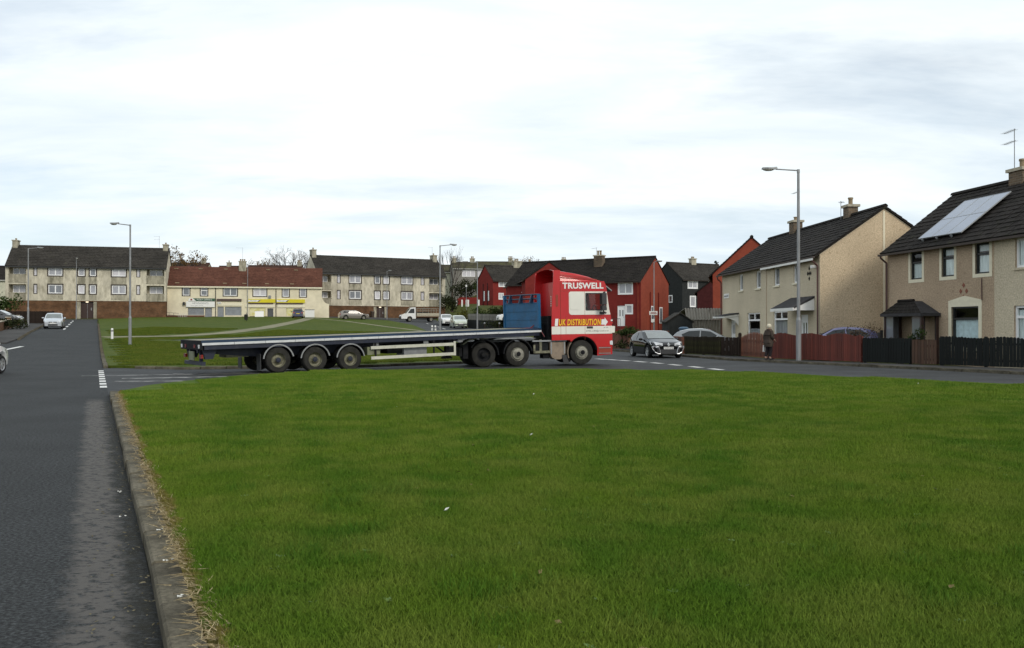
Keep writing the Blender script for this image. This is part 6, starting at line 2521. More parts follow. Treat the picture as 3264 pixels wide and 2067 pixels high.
# chassis behind the cab
b = MB()
for y in (-.42, .42):
    b.box(-4.9, .9, y - .05, y + .05, .68, .96)
b.build('chassis_rail', M['chassis'], tr)
b = MB()
b.box(-1.9, .75, -.36, .36, .62, 1.0)
b.build('engine', M['chassis'], tr)
b = MB()
b.box(-1.35, -1.0, -.95, .95, 1.0, 2.0)
b.box(-1.5, -1.36, -.5, .6, 1.05, 1.7)
b.build('air_stack', M['chassis'], tr)
b = MB()
b.path([(-1.45, -.75, 1.15), (-1.7, -.5, 1.7), (-2.0, -.2, 1.45), (-2.3, 0, 1.3)], .02, 6)
b.build('air_line', M['lens_red'], tr)
for x, st, r in ((0, 'convex', .50), (-2.72, 'convex', .49), (-4.12, 'dark', .49)):
    truck_wheel(tr, x, -1.02, r, .30, -1, st)
    truck_wheel(tr, x, 1.02, r, .30, 1, st)
    b = MB()
    b.tube((x, -.9, r), (x, .9, r), .08, n=10)
    b.build('axle', M['chassis'], tr)
    if x < 0:
        truck_wheel(tr, x, -.70, r, .28, -1, 'dark')
        truck_wheel(tr, x, .70, r, .28, 1, 'dark')
        for y0, y1 in ((-1.22, -.5), (.5, 1.22)):
            arc_guard(tr, 'mudguard', x, r, .57, y0, y1, -2 if x < -3 else 10, 178 if x > -3 else 150, 'chassis', .02, lip='chassis')
b = MB()
b.prism([(-5.0, .92), (-4.75, 1.10), (-4.35, 1.18), (-4.0, 1.14), (-4.0, 1.11), (-4.35, 1.14), (-4.72, 1.06), (-4.95, .90)], 'y', -1.24, -.55)
b.build('rear_guard_top', M['guard_yellow'], tr)
b = MB()
b.prism([(-3.75, 1.07), (-3.6, 1.14), (-2.2, 1.16), (-1.95, 1.10), (-2.2, 1.11), (-3.5, 1.09)], 'y', -1.2, -.5)
b.build('guard_top', M['galv'], tr)
b = MB()
b.box(-3.9, -2.9, -.48, .48, .97, 1.12)
b.build('fifth_wheel', M['galv_dull'], tr)
b = MB()                                               # fuel tank box with rounded belly
b.prism([(-1.36, .93), (-.70, .93), (-.70, .50), (-.78, .32), (-.92, .24), (-1.14, .24), (-1.28, .32), (-1.36, .50)], 'y', -1.16, -.55)
b.build('fuel_tank', M['tank_tan'], tr)
for x in (-1.31, -.75):
    b = MB()
    b.box(x - .025, x + .025, -1.175, -.56, .46, .945)
    b.build('tank_strap', M['galv'], tr)
b = MB()
b.box(-2.02, -1.42, -1.1, -.5, .45, .98)
b.build('battery_box', M['chassis'], tr)
b = MB()
b.box(-2.06, -1.98, -1.16, -1.12, .5, .84).box(-2.06, -1.37, -1.16, -1.12, .5, .6).box(-1.80, -1.70, -1.15, -1.11, .6, 1.05)
b.build('bracket', M['steel_yellowed'], tr)
for z, x0, x1 in ((.995, -2.1, -.66),):
    b = MB()
    b.box(x0, x1, -1.18, -1.10, z - .03, z + .03)
    b.build('catwalk_rail', M['galv'], tr)
b = MB()
b.box(-1.62, -1.37, -1.05, -.6, .28, .5)
b.build('silencer', M['chassis'], tr)
b = MB()
b.prism([(-.86, .42), (-.66, .42), (-.56, .05), (-.80, .05)], 'y', -1.2, -1.18)
b.build('mud_flap', M['plastic'], tr)
b = MB()
b.box(-4.95, -4.75, -1.15, -.6, .35, .95)
b.box(-5.1, -4.98, -1.1, 1.1, .45, .8)
b.build('rear_bracket', M['chassis'], tr)


# ================================================================ fences and gates, every board a piece
M['fence_red'] = mat('fence_red', (0.128, 0.026, 0.016), 0.75, ns=5, na=.25, stretch=(1, 1, .25), dirt=(.07, .02, .015), dirt_s=3, dirt_lo=.5, dirt_hi=.75, orand=.22)
M['gate_orange'] = mat('gate_orange', (0.115, 0.034, 0.014), 0.7, ns=5, na=.3, stretch=(1, 1, .25), orand=.22)
M['fence_brown'] = mat('fence_brown', (0.026, 0.018, 0.014), 0.85, ns=4, na=.3, stretch=(1, 1, .3), orand=.22)
M['fence_mossy'] = mat('fence_mossy', (0.024, 0.019, 0.013), 0.9, ns=3, na=.3, dirt=(.055, .060, .018), dirt_s=1.6, dirt_lo=.45, dirt_hi=.65, orand=.22)
M['fence_black'] = mat('fence_black', (0.005, 0.007, 0.0065), 0.7, ns=5, na=.4, stretch=(1, 1, .2), spec=.25, orand=.22)
M['gate_brown'] = mat('gate_brown', (0.062, 0.030, 0.016), 0.75, ns=5, na=.3, stretch=(1, 1, .2), orand=.22)
M['picket_grey'] = mat('picket_grey', (0.21, 0.20, 0.18), 0.8, ns=3, na=.2, orand=.22)
BM = {}


def fence(name, label, cat, a, b, h, m, bw=.11, gap=.008, top=None, z0=.1, pointed='round', posts=True, group=None, rails=True, behind=1):
    A, B = Vector((*a, 0)), Vector((*b, 0))
    L = (B - A).length
    d = (B - A) / L
    ang = math.atan2(d.y, d.x)
    za = tz(*a) + z0
    root = empty(name, (a[0], a[1], za), ang, label, cat, group)
    key = (m, bw, pointed)
    if key not in BM:
        q = MB()
        w = bw
        if pointed == 'round':
            prof = [(0, 0), (w, 0), (w, .965), (w * .85, .985), (w * .5, 1), (w * .15, .985), (0, .965)]
        elif pointed == 'flat':
            prof = [(0, 0), (w, 0), (w, 1), (0, 1)]
        else:
            prof = [(0, 0), (w, 0), (w, .93), (w * .5, 1), (0, .93)]
        q.prism(prof, 'y', -.010, .010)
        BM[key] = q.mesh('board', M[m])
    n = int(L / (bw + gap))
    st = L / n
    for i in range(n):
        x = i * st
        p = A + d * (x + bw / 2)
        z = tz(p.x, p.y) + z0 - za
        hh = (top(x / L) if top else h) * rnd.uniform(.985, 1.012)
        inst('board', BM[key], root, (x, rnd.uniform(-.004, .004), z + .03), (rnd.uniform(-.008, .008), 0, rnd.uniform(-.01, .01)), (1, 1, hh))
    if rails:
        for t in (.22, .78):
            q = MB()
            k = max(1, int(L / 3))
            for i in range(k):
                s0, s1 = L * i / k, L * (i + 1) / k
                p0, p1 = A + d * s0, A + d * s1
                z_0, z_1 = tz(p0.x, p0.y) + z0 - za + h * t, tz(p1.x, p1.y) + z0 - za + h * t
                y0 = behind * .02
                q.v += [(s0, y0, z_0 - .04), (s1, y0, z_1 - .04), (s1, y0 + behind * .04, z_1 - .04), (s0, y0 + behind * .04, z_0 - .04), (s0, y0, z_0 + .04), (s1, y0, z_1 + .04), (s1, y0 + behind * .04, z_1 + .04), (s0, y0 + behind * .04, z_0 + .04)]
                o = len(q.v) - 8
                q.f += [tuple(o + j for j in f) for f in ((0, 3, 2, 1), (4, 5, 6, 7), (0, 1, 5, 4), (1, 2, 6, 5), (2, 3, 7, 6), (3, 0, 4, 7))]
            q.build('rail', M[m], root)
    if posts:
        k = max(1, round(L / 1.9))
        for i in range(k + 1):
            p = A + d * (L * i / k)
            z = tz(p.x, p.y) + z0 - za
            q = MB()
            x = L * i / k
            x = min(max(x, .05), L - .05)
            q.box(x - .045, x + .045, behind * .06, behind * .15, z - .1, z + h + .03)
            q.build('post', M[m], root)
    return root


fence('garden_fence', 'mossy dark timber fence behind the black hatchback', 'fence', (9.6, 49.4), (11.0, 46.75), .96, 'fence_mossy', .14)
fence('garden_fence', 'short dark brown fence left of the orange gate', 'fence', (11.02, 46.7), (11.68, 45.62), .95, 'fence_brown', .12)
g1 = fence('drive_gate', 'orange brown slatted driveway gate behind the pedestrian', 'gate', (11.75, 45.45), (12.12, 41.85), 1.05, 'gate_orange', .10, .035, lambda t: .98 + .24 * math.sin(t * math.pi) ** 1.0, pointed='point', posts=False)
for p in ((11.71, 45.55), (12.14, 41.72)):
    b = MB()
    b.box(-.07, .07, -.07, .07, -.1, 1.15)
    b.prism([(-.08, 1.151), (.08, 1.151), (0, 1.22)], 'y', -.08, .08)
    o = b.build('gate_post', M['fence_brown'])
    tag(o, 'dark gate post at the ' + ('left' if p[1] > 43 else 'right') + ' end of the orange driveway gate', 'post', 'posts of the orange gate')
    o.location = (p[0], p[1], .1)


def wavy(t):
    return 1.06 + .13 * abs(math.sin(math.pi * (t * 3.1 + .12))) ** .8


fence('garden_fence', 'red stained fence with a wavy top beside the lamp post', 'fence', (12.17, 41.6), (14.70, 37.33), 1.08, 'fence_red', .10, .010, wavy, pointed='flat')
fence('garden_fence', 'short black fence between the red fence and the brown gate', 'fence', (14.74, 37.27), (15.93, 35.47), 1.02, 'fence_black', .11, .006)
fence('garden_gate', 'brown boarded garden gate between black fences', 'gate', (15.97, 35.4), (16.55, 34.52), .96, 'gate_brown', .11, .01, pointed='flat', posts=False)
fence('garden_fence', 'long black green boarded fence in front of the house with solar panels', 'fence', (16.60, 34.45), (23.3, 24.0), 1.10, 'fence_black', .11, .012, lambda t: 1.08 + .03 * math.sin(t * 40))
b = MB()
for x in (2.2, 2.28, 2.36, 2.46):
    b.box(x, x + .015, -.016, -.011, .3, .52)

# ---------------------------------------------------------------- garden walls
def wall(name, label, a, b_, h, m, th=.22, cap='stone_pale', piers=(), z0=.1, cat='wall', down=.4):
    A, B = Vector((*a, 0)), Vector((*b_, 0))
    L = (B - A).length
    d = (B - A) / L
    za, zb = tz(*a) + z0, tz(*b_) + z0
    root = empty(name, (a[0], a[1], za), math.atan2(d.y, d.x), label, cat)
    dz = zb - za
    q = MB()
    q.v += [(0, 0, -down), (L, 0, dz - down), (L, th, dz - down), (0, th, -down), (0, 0, h), (L, 0, dz + h), (L, th, dz + h), (0, th, h)]
    q.f += [(0, 3, 2, 1), (4, 5, 6, 7), (0, 1, 5, 4), (1, 2, 6, 5), (2, 3, 7, 6), (3, 0, 4, 7)]
    q.build('wall_body', M[m], root)
    if cap:
        q = MB()
        q.v += [(0, -.04, h + .002), (L, -.04, dz + h + .002), (L, th + .04, dz + h + .002), (0, th + .04, h + .002), (0, -.04, h + .07), (L, -.04, dz + h + .07), (L, th + .04, dz + h + .07), (0, th + .04, h + .07)]
        q.f += [(0, 3, 2, 1), (4, 5, 6, 7), (0, 1, 5, 4), (1, 2, 6, 5), (2, 3, 7, 6), (3, 0, 4, 7)]
        q.build('coping', M[cap], root)
    for t in piers:
        q = MB()
        x = L * t
        q.box(x - .2, x + .2, -.09, th + .09, dz * t - down, dz * t + h + .22)
        p = q.build('pier', M[m], root)
        q = MB()
        q.box(x - .25, x + .25, -.14, th + .14, dz * t + h + .222, dz * t + h + .30)
        q.build('pier_cap', M[cap or m], p)
    return root


wall('garden_wall', 'dark brick garden wall with piers between the lorry cab and the black hatchback', (6.75, 66.0), (9.55, 50.0), .95, 'brick_red', piers=(.30, .55, .8), cap=None)
wall('garden_wall', 'low brick garden wall with pale capped pier on the far left', lp(66, 7.8), lp(100, 7.8), .75, 'brick_brown', piers=(.3, .7, .99))
wall('retaining_wall', 'dark retaining wall under the grey picket fence', (-5.6, 112.5), (-1.3, 106.5), 1.0, 'render_black', cap=None, z0=0)
fence('picket_fence', 'grey picket fence on top of the dark retaining wall', 'fence', (-5.6, 112.4), (-1.3, 106.4), .78, 'picket_grey', .12, .05, pointed='flat', z0=1.0, posts=False)
fence('garden_fence', 'maroon boarded fence behind the brick wall on the far left', 'fence', (-60.5, 103.0), (-52.0, 100.5), 1.4, 'fence_brown', .15)
rf_ = fence('garden_fence', 'bright red fence on the bank below the red gabled house', 'fence', (-9.1, 143.0), (-5.3, 143.0), 1.05, 'render_red', .2, .0, pointed='flat', z0=.2, posts=False)
for x in (0.15, 1.05, 1.75, 2.05, 3.75):
    b = MB()
    b.box(x - .12, x + .12, -.06, -.02, .05, 1.15)
    b.build('white_post', M['sign_white'], rf_)

# ---------------------------------------------------------------- corrugated garage, shed, bins
ga = empty('garage', (12.75, 64.6, .1), 0.0, 'grey corrugated sheet garage beside the beige house', 'garage')
M['corrugated'] = mat('corrugated', (0.27, 0.25, 0.215), .9, ns=2, na=.25, stretch=(1, 1, .25), dirt=(.08, .07, .055), dirt_s=2, dirt_lo=.5, dirt_hi=.75)


def corr(p0, u, v, n, amp, nrm):
    p0, u, v, nrm = Vector(p0), Vector(u), Vector(v), Vector(nrm)
    k = n * 6
    return [[p0 + u * (i / k) + v * t + nrm * (amp * math.sin(2 * math.pi * n * i / k)) for i in range(k + 1)] for t in (0, 1)]


b = MB()
b.grid(corr((0, 0, -.3), (2.55, 0, 0), (0, 0, 2.35), 12, .055, (0, -1, 0)))
b.grid(corr((0, 4.5, -.3), (2.55, 0, 0), (0, 0, 2.35), 15, .035, (0, 1, 0)))
b.quad((0, 0, -.3), (0, 4.5, -.3), (0, 4.5, 2.05), (0, 0, 2.05)).quad((2.55, 0, -.3), (2.55, 4.5, -.3), (2.55, 4.5, 2.05), (2.55, 0, 2.05))
b.build('wall', M['corrugated'], ga, 60)
b = MB()
b.grid(corr((-.08, -.16, 2.04), (2.72, 0, 0), (0, .55, .85), 13, .055, (0, -.84, .54)))
b.grid(corr((-.08, .395, 2.885), (2.72, 0, 0), (0, 4.2, -.5), 13, .05, (0, .12, .99)))
b.build('roof', M['corrugated'], ga, 60)
shd = empty('garden_shed', (10.9, 62.2, .1), 0.0, 'black timber shed left of the corrugated garage', 'shed')
b = MB()
for y in (0, 2.2):
    b.poly([(0, y, 0), (1.75, y, 0), (1.75, y, 1.9), (.9, y, 2.45), (0, y, 1.9)])
b.quad((0, 0, 0), (0, 2.2, 0), (0, 2.2, 1.9), (0, 0, 1.9)).quad((1.75, 0, 0), (1.75, 2.2, 0), (1.75, 2.2, 1.9), (1.75, 0, 1.9))
b.build('wall', M['render_black'], shd)
b = MB()
b.prism([(-.12, 1.83), (.9, 2.48), (1.87, 1.83), (1.87, 1.9), (.9, 2.56), (-.12, 1.9)], 'y', -.12, 2.3)
b.build('roof', M['tile_grey'], shd)
for k in range(8):
    b = MB()
    b.box(.02 + .21 * k, .22 + .21 * k, -.025, -.003, .02, 1.85)
    b.build('board', M['render_black'], shd)
M['bin_blue'] = mat('bin_blue', (0.03, 0.075, 0.13), .5, ns=4, na=.15)
M['bin_brown'] = mat('bin_brown', (0.045, 0.03, 0.02), .6)


def wheelie(label, loc, m, rz=0.0):
    r = empty('wheelie_bin', loc, rz, label, 'bin')
    b = MB()
    lo, hi = .22, .29
    for z0, z1, w0, w1 in ((.06, .95, lo, hi),):
        p = [(-w0, -w0, z0), (w0, -w0, z0), (w0, w0, z0), (-w0, w0, z0), (-w1, -w1 * 1.15, z1), (w1, -w1 * 1.15, z1), (w1, w1 * 1.15, z1), (-w1, w1 * 1.15, z1)]
        b.v += p
        b.f += [(0, 3, 2, 1), (4, 5, 6, 7), (0, 1, 5, 4), (1, 2, 6, 5), (2, 3, 7, 6), (3, 0, 4, 7)]
    b.build('body', m, r)
    b = MB()
    b.prism([(-.37, .955), (.38, .955), (.36, 1.03), (0, 1.07), (-.34, 1.03)], 'x', -.31, .31)
    b.build('lid', m, r)
    for s in (-1, 1):
        b = MB()
        b.lathe([(.0, -.02), (.1, -.02), (.1, .02), (0, .02)], (s * .25, .26, .1), 'x', 12)
        b.build('wheel', M['tyre'], r)
    return r


bb = empty('water_butt', (11.0, 56.8, .1), 0, 'blue lidded water butt above the hedge by the shed', 'barrel')
b = MB()
b.lathe([(0, 0), (.26, 0), (.31, .5), (.30, 1.25), (.27, 1.38), (0, 1.38)], (0, 0, 0), 'z', 16)
b.build('body', M['bin_blue'], bb, 40)
b = MB()
b.lathe([(.33, 1.385), (.33, 1.44), (.22, 1.52), (0, 1.54)], (0, 0, 0), 'z', 16)
b.build('lid', M['bin_blue'], bb, 40)


def local(o, x, y, z=0.0):
    s = o.scale[0]
    c, q = math.cos(o.rotation_euler.z), math.sin(o.rotation_euler.z)
    X, Y = o.location.x + s * (x * c - y * q), o.location.y + s * (x * q + y * c)
    return (X, Y, tz(X, Y) + .05 + z)


wheelie('brown wheelie bin beside the entrance of the right hand flats', local(f2, 9.4, -.7), M['bin_brown'], R(28))
# things outside the shops
cb = empty('utility_cabinet', local(sh, 24.0, -1.6), R(12), 'pale grey utility cabinet at the right end of the shops', 'cabinet')
b = MB()
b.box(-.75, .75, -.3, .3, .08, 1.3)
b.build('body', M['sign_white'], cb)
b = MB()
b.box(-.8, .8, -.36, .34, 1.302, 1.38)
b.build('lid', M['galv'], cb)
b = MB()
b.box(-.72, .72, -.26, .26, -.3, .078)
b.build('plinth', M['stone_pale'], cb)
pb = empty('post_box', local(sh, 21.6, -1.4), 0, 'dull red post box standing by the yellow shop window', 'post box')
b = MB()
b.lathe([(0, 0), (.26, 0), (.26, .1), (.23, .12), (.23, 1.2), (.27, 1.22), (.27, 1.3), (.15, 1.42), (0, 1.45)], (0, 0, 0), 'z', 16)
b.build('body', M['render_red'], pb, 40)
b = MB()
b.box(-.12, .12, -.245, -.22, 1.0, 1.06)
b.build('slot', M['black_paint'], pb)
for k, (x, lb) in enumerate(((15.2, 'white folding sign board outside the open shop door'), (15.9, 'small white folding sign board beside the larger one'))):
    sb = empty('sandwich_board', local(sh, x, -1.3), R(12), lb, 'sign board', 'sign boards outside the shop')
    b = MB()
    w = .42 if k == 0 else .3
    b.v += [(-w, -.3, 0), (w, -.3, 0), (w, -.02, .95), (-w, -.02, .95)]
    b.f += [(0, 1, 2, 3)]
    b.v += [(-w, .3, 0), (w, .3, 0), (w, .02, .95), (-w, .02, .95)]
    b.f += [(4, 5, 6, 7)]
    b.build('board', M['sign_white'], sb)
    b = MB()
    b.tube((-w, 0, .97), (w, 0, .97), .03, n=6)
    b.build('hinge', M['galv'], sb)
hr = empty('hand_rail', local(sh, -.8, -1.2), R(12), 'thin black hand rail at the left end of the shops', 'railing')
b = MB()
for k in range(5):
    b.tube((k * .7, 0, -.2), (k * .7, 0, .9 - .06 * k), .025, n=5)
b.tube((0, 0, .9), (2.8, 0, .66), .025, n=5).tube((0, 0, .5), (2.8, 0, .3), .02, n=5)
b.build('rail', M['black_paint'], hr)
br = empty('bicycle_rack', local(sh, 2.4, -1.8), R(12), 'pale hooped cycle rack outside the post office', 'cycle rack')
for k in range(4):
    b = MB()
    b.path([(k * .35 + .12 * math.cos(R(a)), 0, .45 + .12 * math.sin(R(a))) if 0 <= a <= 180 else (k * .35, 0, 0) for a in range(0, 181, 30)], .02, 5)
    b.tube((k * .35 - .12, 0, -.1), (k * .35 - .12, 0, .45), .02, n=5).tube((k * .35 + .12, 0, -.1), (k * .35 + .12, 0, .45), .02, n=5)
    b.build('hoop', M['sign_white'], br)
lb_ = empty('litter_bin', (-35.4, 118.0, tz(-35.4, 118) + .1), 0, 'dark litter bin on a post beside the pale footpath', 'bin')
b = MB()
b.lathe([(0, .15), (.2, .15), (.24, .3), (.25, .75), (.27, .8), (.2, .9), (0, .92)], (0, 0, 0), 'z', 12)
b.build('body', M['black_paint'], lb_, 40)
b = MB()
b.tube((0, .26, -.2), (0, .26, 1.1), .04, n=8)
b.build('post', M['black_paint'], lb_)


def bollard(label, x, y, h=.8, group='white bollards at the footpath ends', lean=0.0):
    o = empty('bollard', (x, y, tz(x, y) + .1), 0, label, 'bollard', group)
    o.rotation_euler = (lean, -lean, 0)
    b = MB()
    b.lathe([(0.09, -.1), (.085, h - .06), (.07, h), (0, h + .01)], (0, 0, 0), 'z', 10)
    b.build('post', M['white_paint'], o, 40)
    b = MB()
    b.lathe([(.093, h * .70), (.093, h * .84)], (0, 0, 0), 'z', 10)
    b.build('reflective_band', M['galv'], o, 40)
    return o


bollard('white bollard where the footpath meets the climbing road', -29.45, 65.3, .82, None)
bollard('left one of two white bollards behind the trailer bed', -7.75, 86.0, .95)
bollard('right one of two white bollards behind the trailer bed', -7.35, 85.6, .95, lean=.06)
for lb, x, y in (('thin wooden post with knob top just right of the picket fence', -3.05, 98.5), ('thin wooden post just left of the blue headboard', -1.4, 98.0)):
    o = empty('wooden_post', (x, y, tz(x, y) + .1), 0, lb, 'post', 'wooden posts on the verge')
    b = MB()
    b.tube((0, 0, -.3), (0, 0, .75), .06, .05, 8)
    b.build('post', M['fence_brown'], o)
    b = MB()
    b.blob((0, 0, .84), (.11, .11, .11), 8, 6)
    b.build('knob', M['galv_dull'], o, 60)


# ---------------------------------------------------------------- street lamps
M['lamp_glass'] = mat('lamp_glass', (0.50, 0.47, 0.40), .25, coat=1.0)


def lamp(label, x, y, h, ang, arm=1.0, z0=.1, r0=.10, lant=.62, up=.1, collar=1.8):
    o = empty('street_lamp', (x, y, tz(x, y) + z0), ang, label, 'street lamp', 'street lamps of the estate')
    b = MB()
    b.tube((0, 0, -.3), (0, 0, collar), r0, r0 * .98, 12)
    b.tube((0, 0, collar), (0, 0, collar + .12), r0 * .98, r0 * .66, 12)
    b.tube((0, 0, collar + .12), (0, 0, h), r0 * .66, r0 * .5, 12)
    c = b.build('column', M['galv'], o, 40)
    b = MB()
    b.box(-.055, .055, -r0 - .012, -r0 + .01, .5, 1.15)
    b.build('access_door', M['galv_dull'], c)
    b = MB()
    b.tube((0, 0, h - .03), (arm, 0, h - .03 + up), .032, .028, 8)
    b.tube((0, 0, h - .15), (0, 0, h + .02), r0 * .58, r0 * .58, 10)
    b.build('arm', M['galv'], o, 40)
    b = MB()
    z = h - .03 + up
    prof = []
    for i in range(8):
        t = i / 7
        w = (.07 + .10 * math.sin(min(1, t * 1.4) * math.pi / 2)) * (1 if t < .85 else .8)
        x_ = arm - .05 + lant * t
        prof.append([(x_, -w, z), (x_, -w * .8, z + .07), (x_, 0, z + .11 - .04 * t), (x_, w * .8, z + .07), (x_, w, z)])
    b.grid(prof)
    b.poly(prof[0])
    b.poly(prof[-1])
    l = b.build('lantern', M['galv'], o, 40)
    b = MB()
    b.blob((arm + lant * .52, 0, z - .005), (lant * .40, .13, .085), 12, 6)
    b.build('lamp_bowl', M['lamp_glass'], l, 60)
    return o


lamp('tall grey street lamp in front of the wavy red fence', 12.80, 39.6, 8.52, math.pi, 1.0, r0=.115, lant=.66, up=.06)
lamp('tall grey street lamp on the grass slope behind the trailer tail', -25.2, 58.5, 7.95, math.pi, .8, lant=.55)
lamp('street lamp beside the brick garden wall on the far left', -51.3, 94.0, 8.15, 0.0, 1.0, lant=.62)
lamp('street lamp rising behind the middle of the trailer', -6.25, 77.0, 8.15, 0.12, .9, lant=.6)
lamp('street lamp on the bend by the pale green people carrier', -4.2, 107.5, 8.0, math.pi, 1.2, lant=.65)
lamp('slim street lamp at the end of the climbing road by the flats door', -62.9, 128.0, 8.6, R(-60), .5, r0=.075, lant=.5)
lamp('slim street lamp in front of the right hand flats', -20.8, 147.5, 7.95, R(-20), .35, r0=.075, lant=.5)
lamp('street lamp in front of the orange gable of the red house', 14.1, 88.0, 7.2, R(-10), .3, r0=.085, lant=.55)


def sign(name, label, x, y, z, w, h, post=True, m='sign_white', bars=True, hgt=None):
    o = empty(name, (x, y, tz(x, y)), 0, label, 'sign')
    if post:
        b = MB()
        b.tube((0, .06, -.2), (0, .06, hgt or z + h), .04, n=8)
        b.build('post', M['galv_dull'], o)
    b = MB()
    b.box(-w / 2, w / 2, -.02, .02, z, z + h)
    s = b.build('sign_plate', M[m], o)
    if bars:
        b = MB()
        b.box(-w * .4, w * .4, -.027, -.021, z + h * .25, z + h * .42).box(-w * .35, w * .35, -.027, -.021, z + h * .58, z + h * .75)
        b.build('lettering', M['lens_red'], s)
    return o


sign('road_sign', 'white sign plate on the lamp post in front of the orange gable', 14.0, 87.8, 2.05, .8, .38, False)
sign('road_sign', 'small white plate lower on the lamp post by the orange gable', 13.95, 87.75, 1.35, .32, .3, False, bars=False)
sign('road_sign', 'slim sign post with white head on the bank below the red fence', -6.6, 128.0, 4.0, .22, .3, True, bars=False)

# ---------------------------------------------------------------- plants
M['bark'] = mat('bark', (0.075, 0.06, 0.05), .95, ns=8, na=.3)
M['twig_grey'] = mat('twig_grey', (0.085, 0.072, 0.065), .95, ns=8, na=.3)
M['leaf_autumn'] = mat('leaf_autumn', (0.12, 0.060, 0.022), .9, ns=1.6, na=.5, col2=(0.20, 0.13, 0.05))
M['leaf_green'] = mat('leaf_green', (0.022, 0.042, 0.010), .85, ns=1.8, na=.5, col2=(0.055, 0.085, 0.02))
M['leaf_dark'] = mat('leaf_dark', (0.014, 0.020, 0.008), .85, ns=1.8, na=.5, col2=(0.035, 0.042, 0.014))
M['leaf_yellow'] = mat('leaf_yellow', (0.065, 0.080, 0.012), .85, ns=2.5, na=.4, col2=(0.12, 0.12, 0.02))
M['leaf_brown'] = mat('leaf_brown', (0.050, 0.032, 0.018), .9, ns=2.5, na=.4, col2=(0.09, 0.062, 0.035))
M['needle'] = mat('needle', (0.010, 0.022, 0.010), .9, ns=2, na=.4, col2=(0.02, 0.036, 0.015))


def branches(mb, p, d, ln, r, depth, rg, spread=.5, up=.15, tips=None, n=5, kids=(2, 3)):
    q = p + d * ln
    mb.tube(p, q, r, r * .68, n, False)
    if depth == 0:
        if tips is not None:
            tips.append(q)
        return
    k = rg.randint(*kids)
    for i in range(k):
        a = rg.uniform(0, 6.28)
        o = d.orthogonal().normalized()
        o2 = d.cross(o)
        s = rg.uniform(.5, 1.0) * spread
        nd = (d + (o * math.cos(a) + o2 * math.sin(a)) * s + Vector((0, 0, up))).normalized()
        branches(mb, p + d * ln * rg.uniform(.65, 1.0), nd, ln * rg.uniform(.62, .85), r * .60, depth - 1, rg, spread, up, tips, max(3, n - 1), kids)


def leaves(mb, c, q, rg, n=1):
    for i in range(n):
        a = Vector((rg.gauss(0, 1), rg.gauss(0, 1), rg.gauss(0, 1))).normalized()
        o = a.orthogonal().normalized() * q * rg.uniform(.6, 1.2)
        w = a.cross(o).normalized() * q * rg.uniform(.3, .6)
        mb.poly([tuple(c + o), tuple(c + w), tuple(c - o), tuple(c - w)])


def tree(label, x, y, h, seed, leaf=None, spread=.55, depth=5, r=.22, up=.12, lq=.22, ln=6, kids=(2, 3), first=.3, bark='twig_grey', z=None, dens=1.0):
    o = empty('tree', (x, y, tz(x, y) if z is None else z), 0, label, 'tree')
    rg = random.Random(seed)
    b = MB()
    tips = []
    t0 = h * first
    b.tube((0, 0, -.5), (0, 0, t0), r * 1.2, r, 7)
    b.build('trunk', M['bark'], o)
    b = MB()
    for i in range(4):
        a = i * 1.57 + rg.uniform(-.4, .4)
        branches(b, Vector((0, 0, t0 - rg.uniform(0, .2) * t0)), Vector((math.cos(a) * spread, math.sin(a) * spread, 1)).normalized(), h * .24, r * .55, depth, rg, spread, up, tips, 5, kids)
    c = b.build('crown', M[bark], o, kind=None)
    if leaf:
        b = MB()
        for t in tips:
            if rg.random() > dens:
                continue
            for k in range(ln):
                leaves(b, t + Vector((rg.gauss(0, .28), rg.gauss(0, .28), rg.gauss(0, .25))), lq, rg)
        b.build('foliage', M[leaf], c, kind='stuff')
    return o


def bush(label, x, y, rx, ry, rz, m, seed, n=500, q=.14, z=None, cat='bush', name='bush', stems=True, clumps=9):
    o = empty(name, (x, y, (tz(x, y) if z is None else z)), 0, label, cat)
    rg = random.Random(seed)
    b = MB()
    cl = [(Vector((rg.gauss(0, .42) * rx, rg.gauss(0, .42) * ry, rz * rg.uniform(.45, 1.35))), rg.uniform(.28, .5)) for _ in range(clumps)]
    for i in range(n):
        c, s = rg.choice(cl)
        d = Vector((rg.gauss(0, 1), rg.gauss(0, 1), rg.gauss(0, 1))).normalized() * (rg.random() ** .4)
        p = c + Vector((d.x * rx * s, d.y * ry * s, d.z * rz * s * 1.2))
        if p.z < .02:
            p.z = rg.uniform(.02, .3)
        leaves(b, p, q, rg)
    b.build('foliage', M[m], o, kind='stuff')
    if stems:
        b = MB()
        for i in range(10):
            c, s = rg.choice(cl)
            b.tube((rg.uniform(-.3, .3) * rx, rg.uniform(-.3, .3) * ry, -.1), tuple(c + Vector((rg.gauss(0, .2), 0, rg.uniform(.1, .5) * rz * .7))), .03, .01, 4, False)
        b.build('stems', M['twig_grey'], o)
    return o


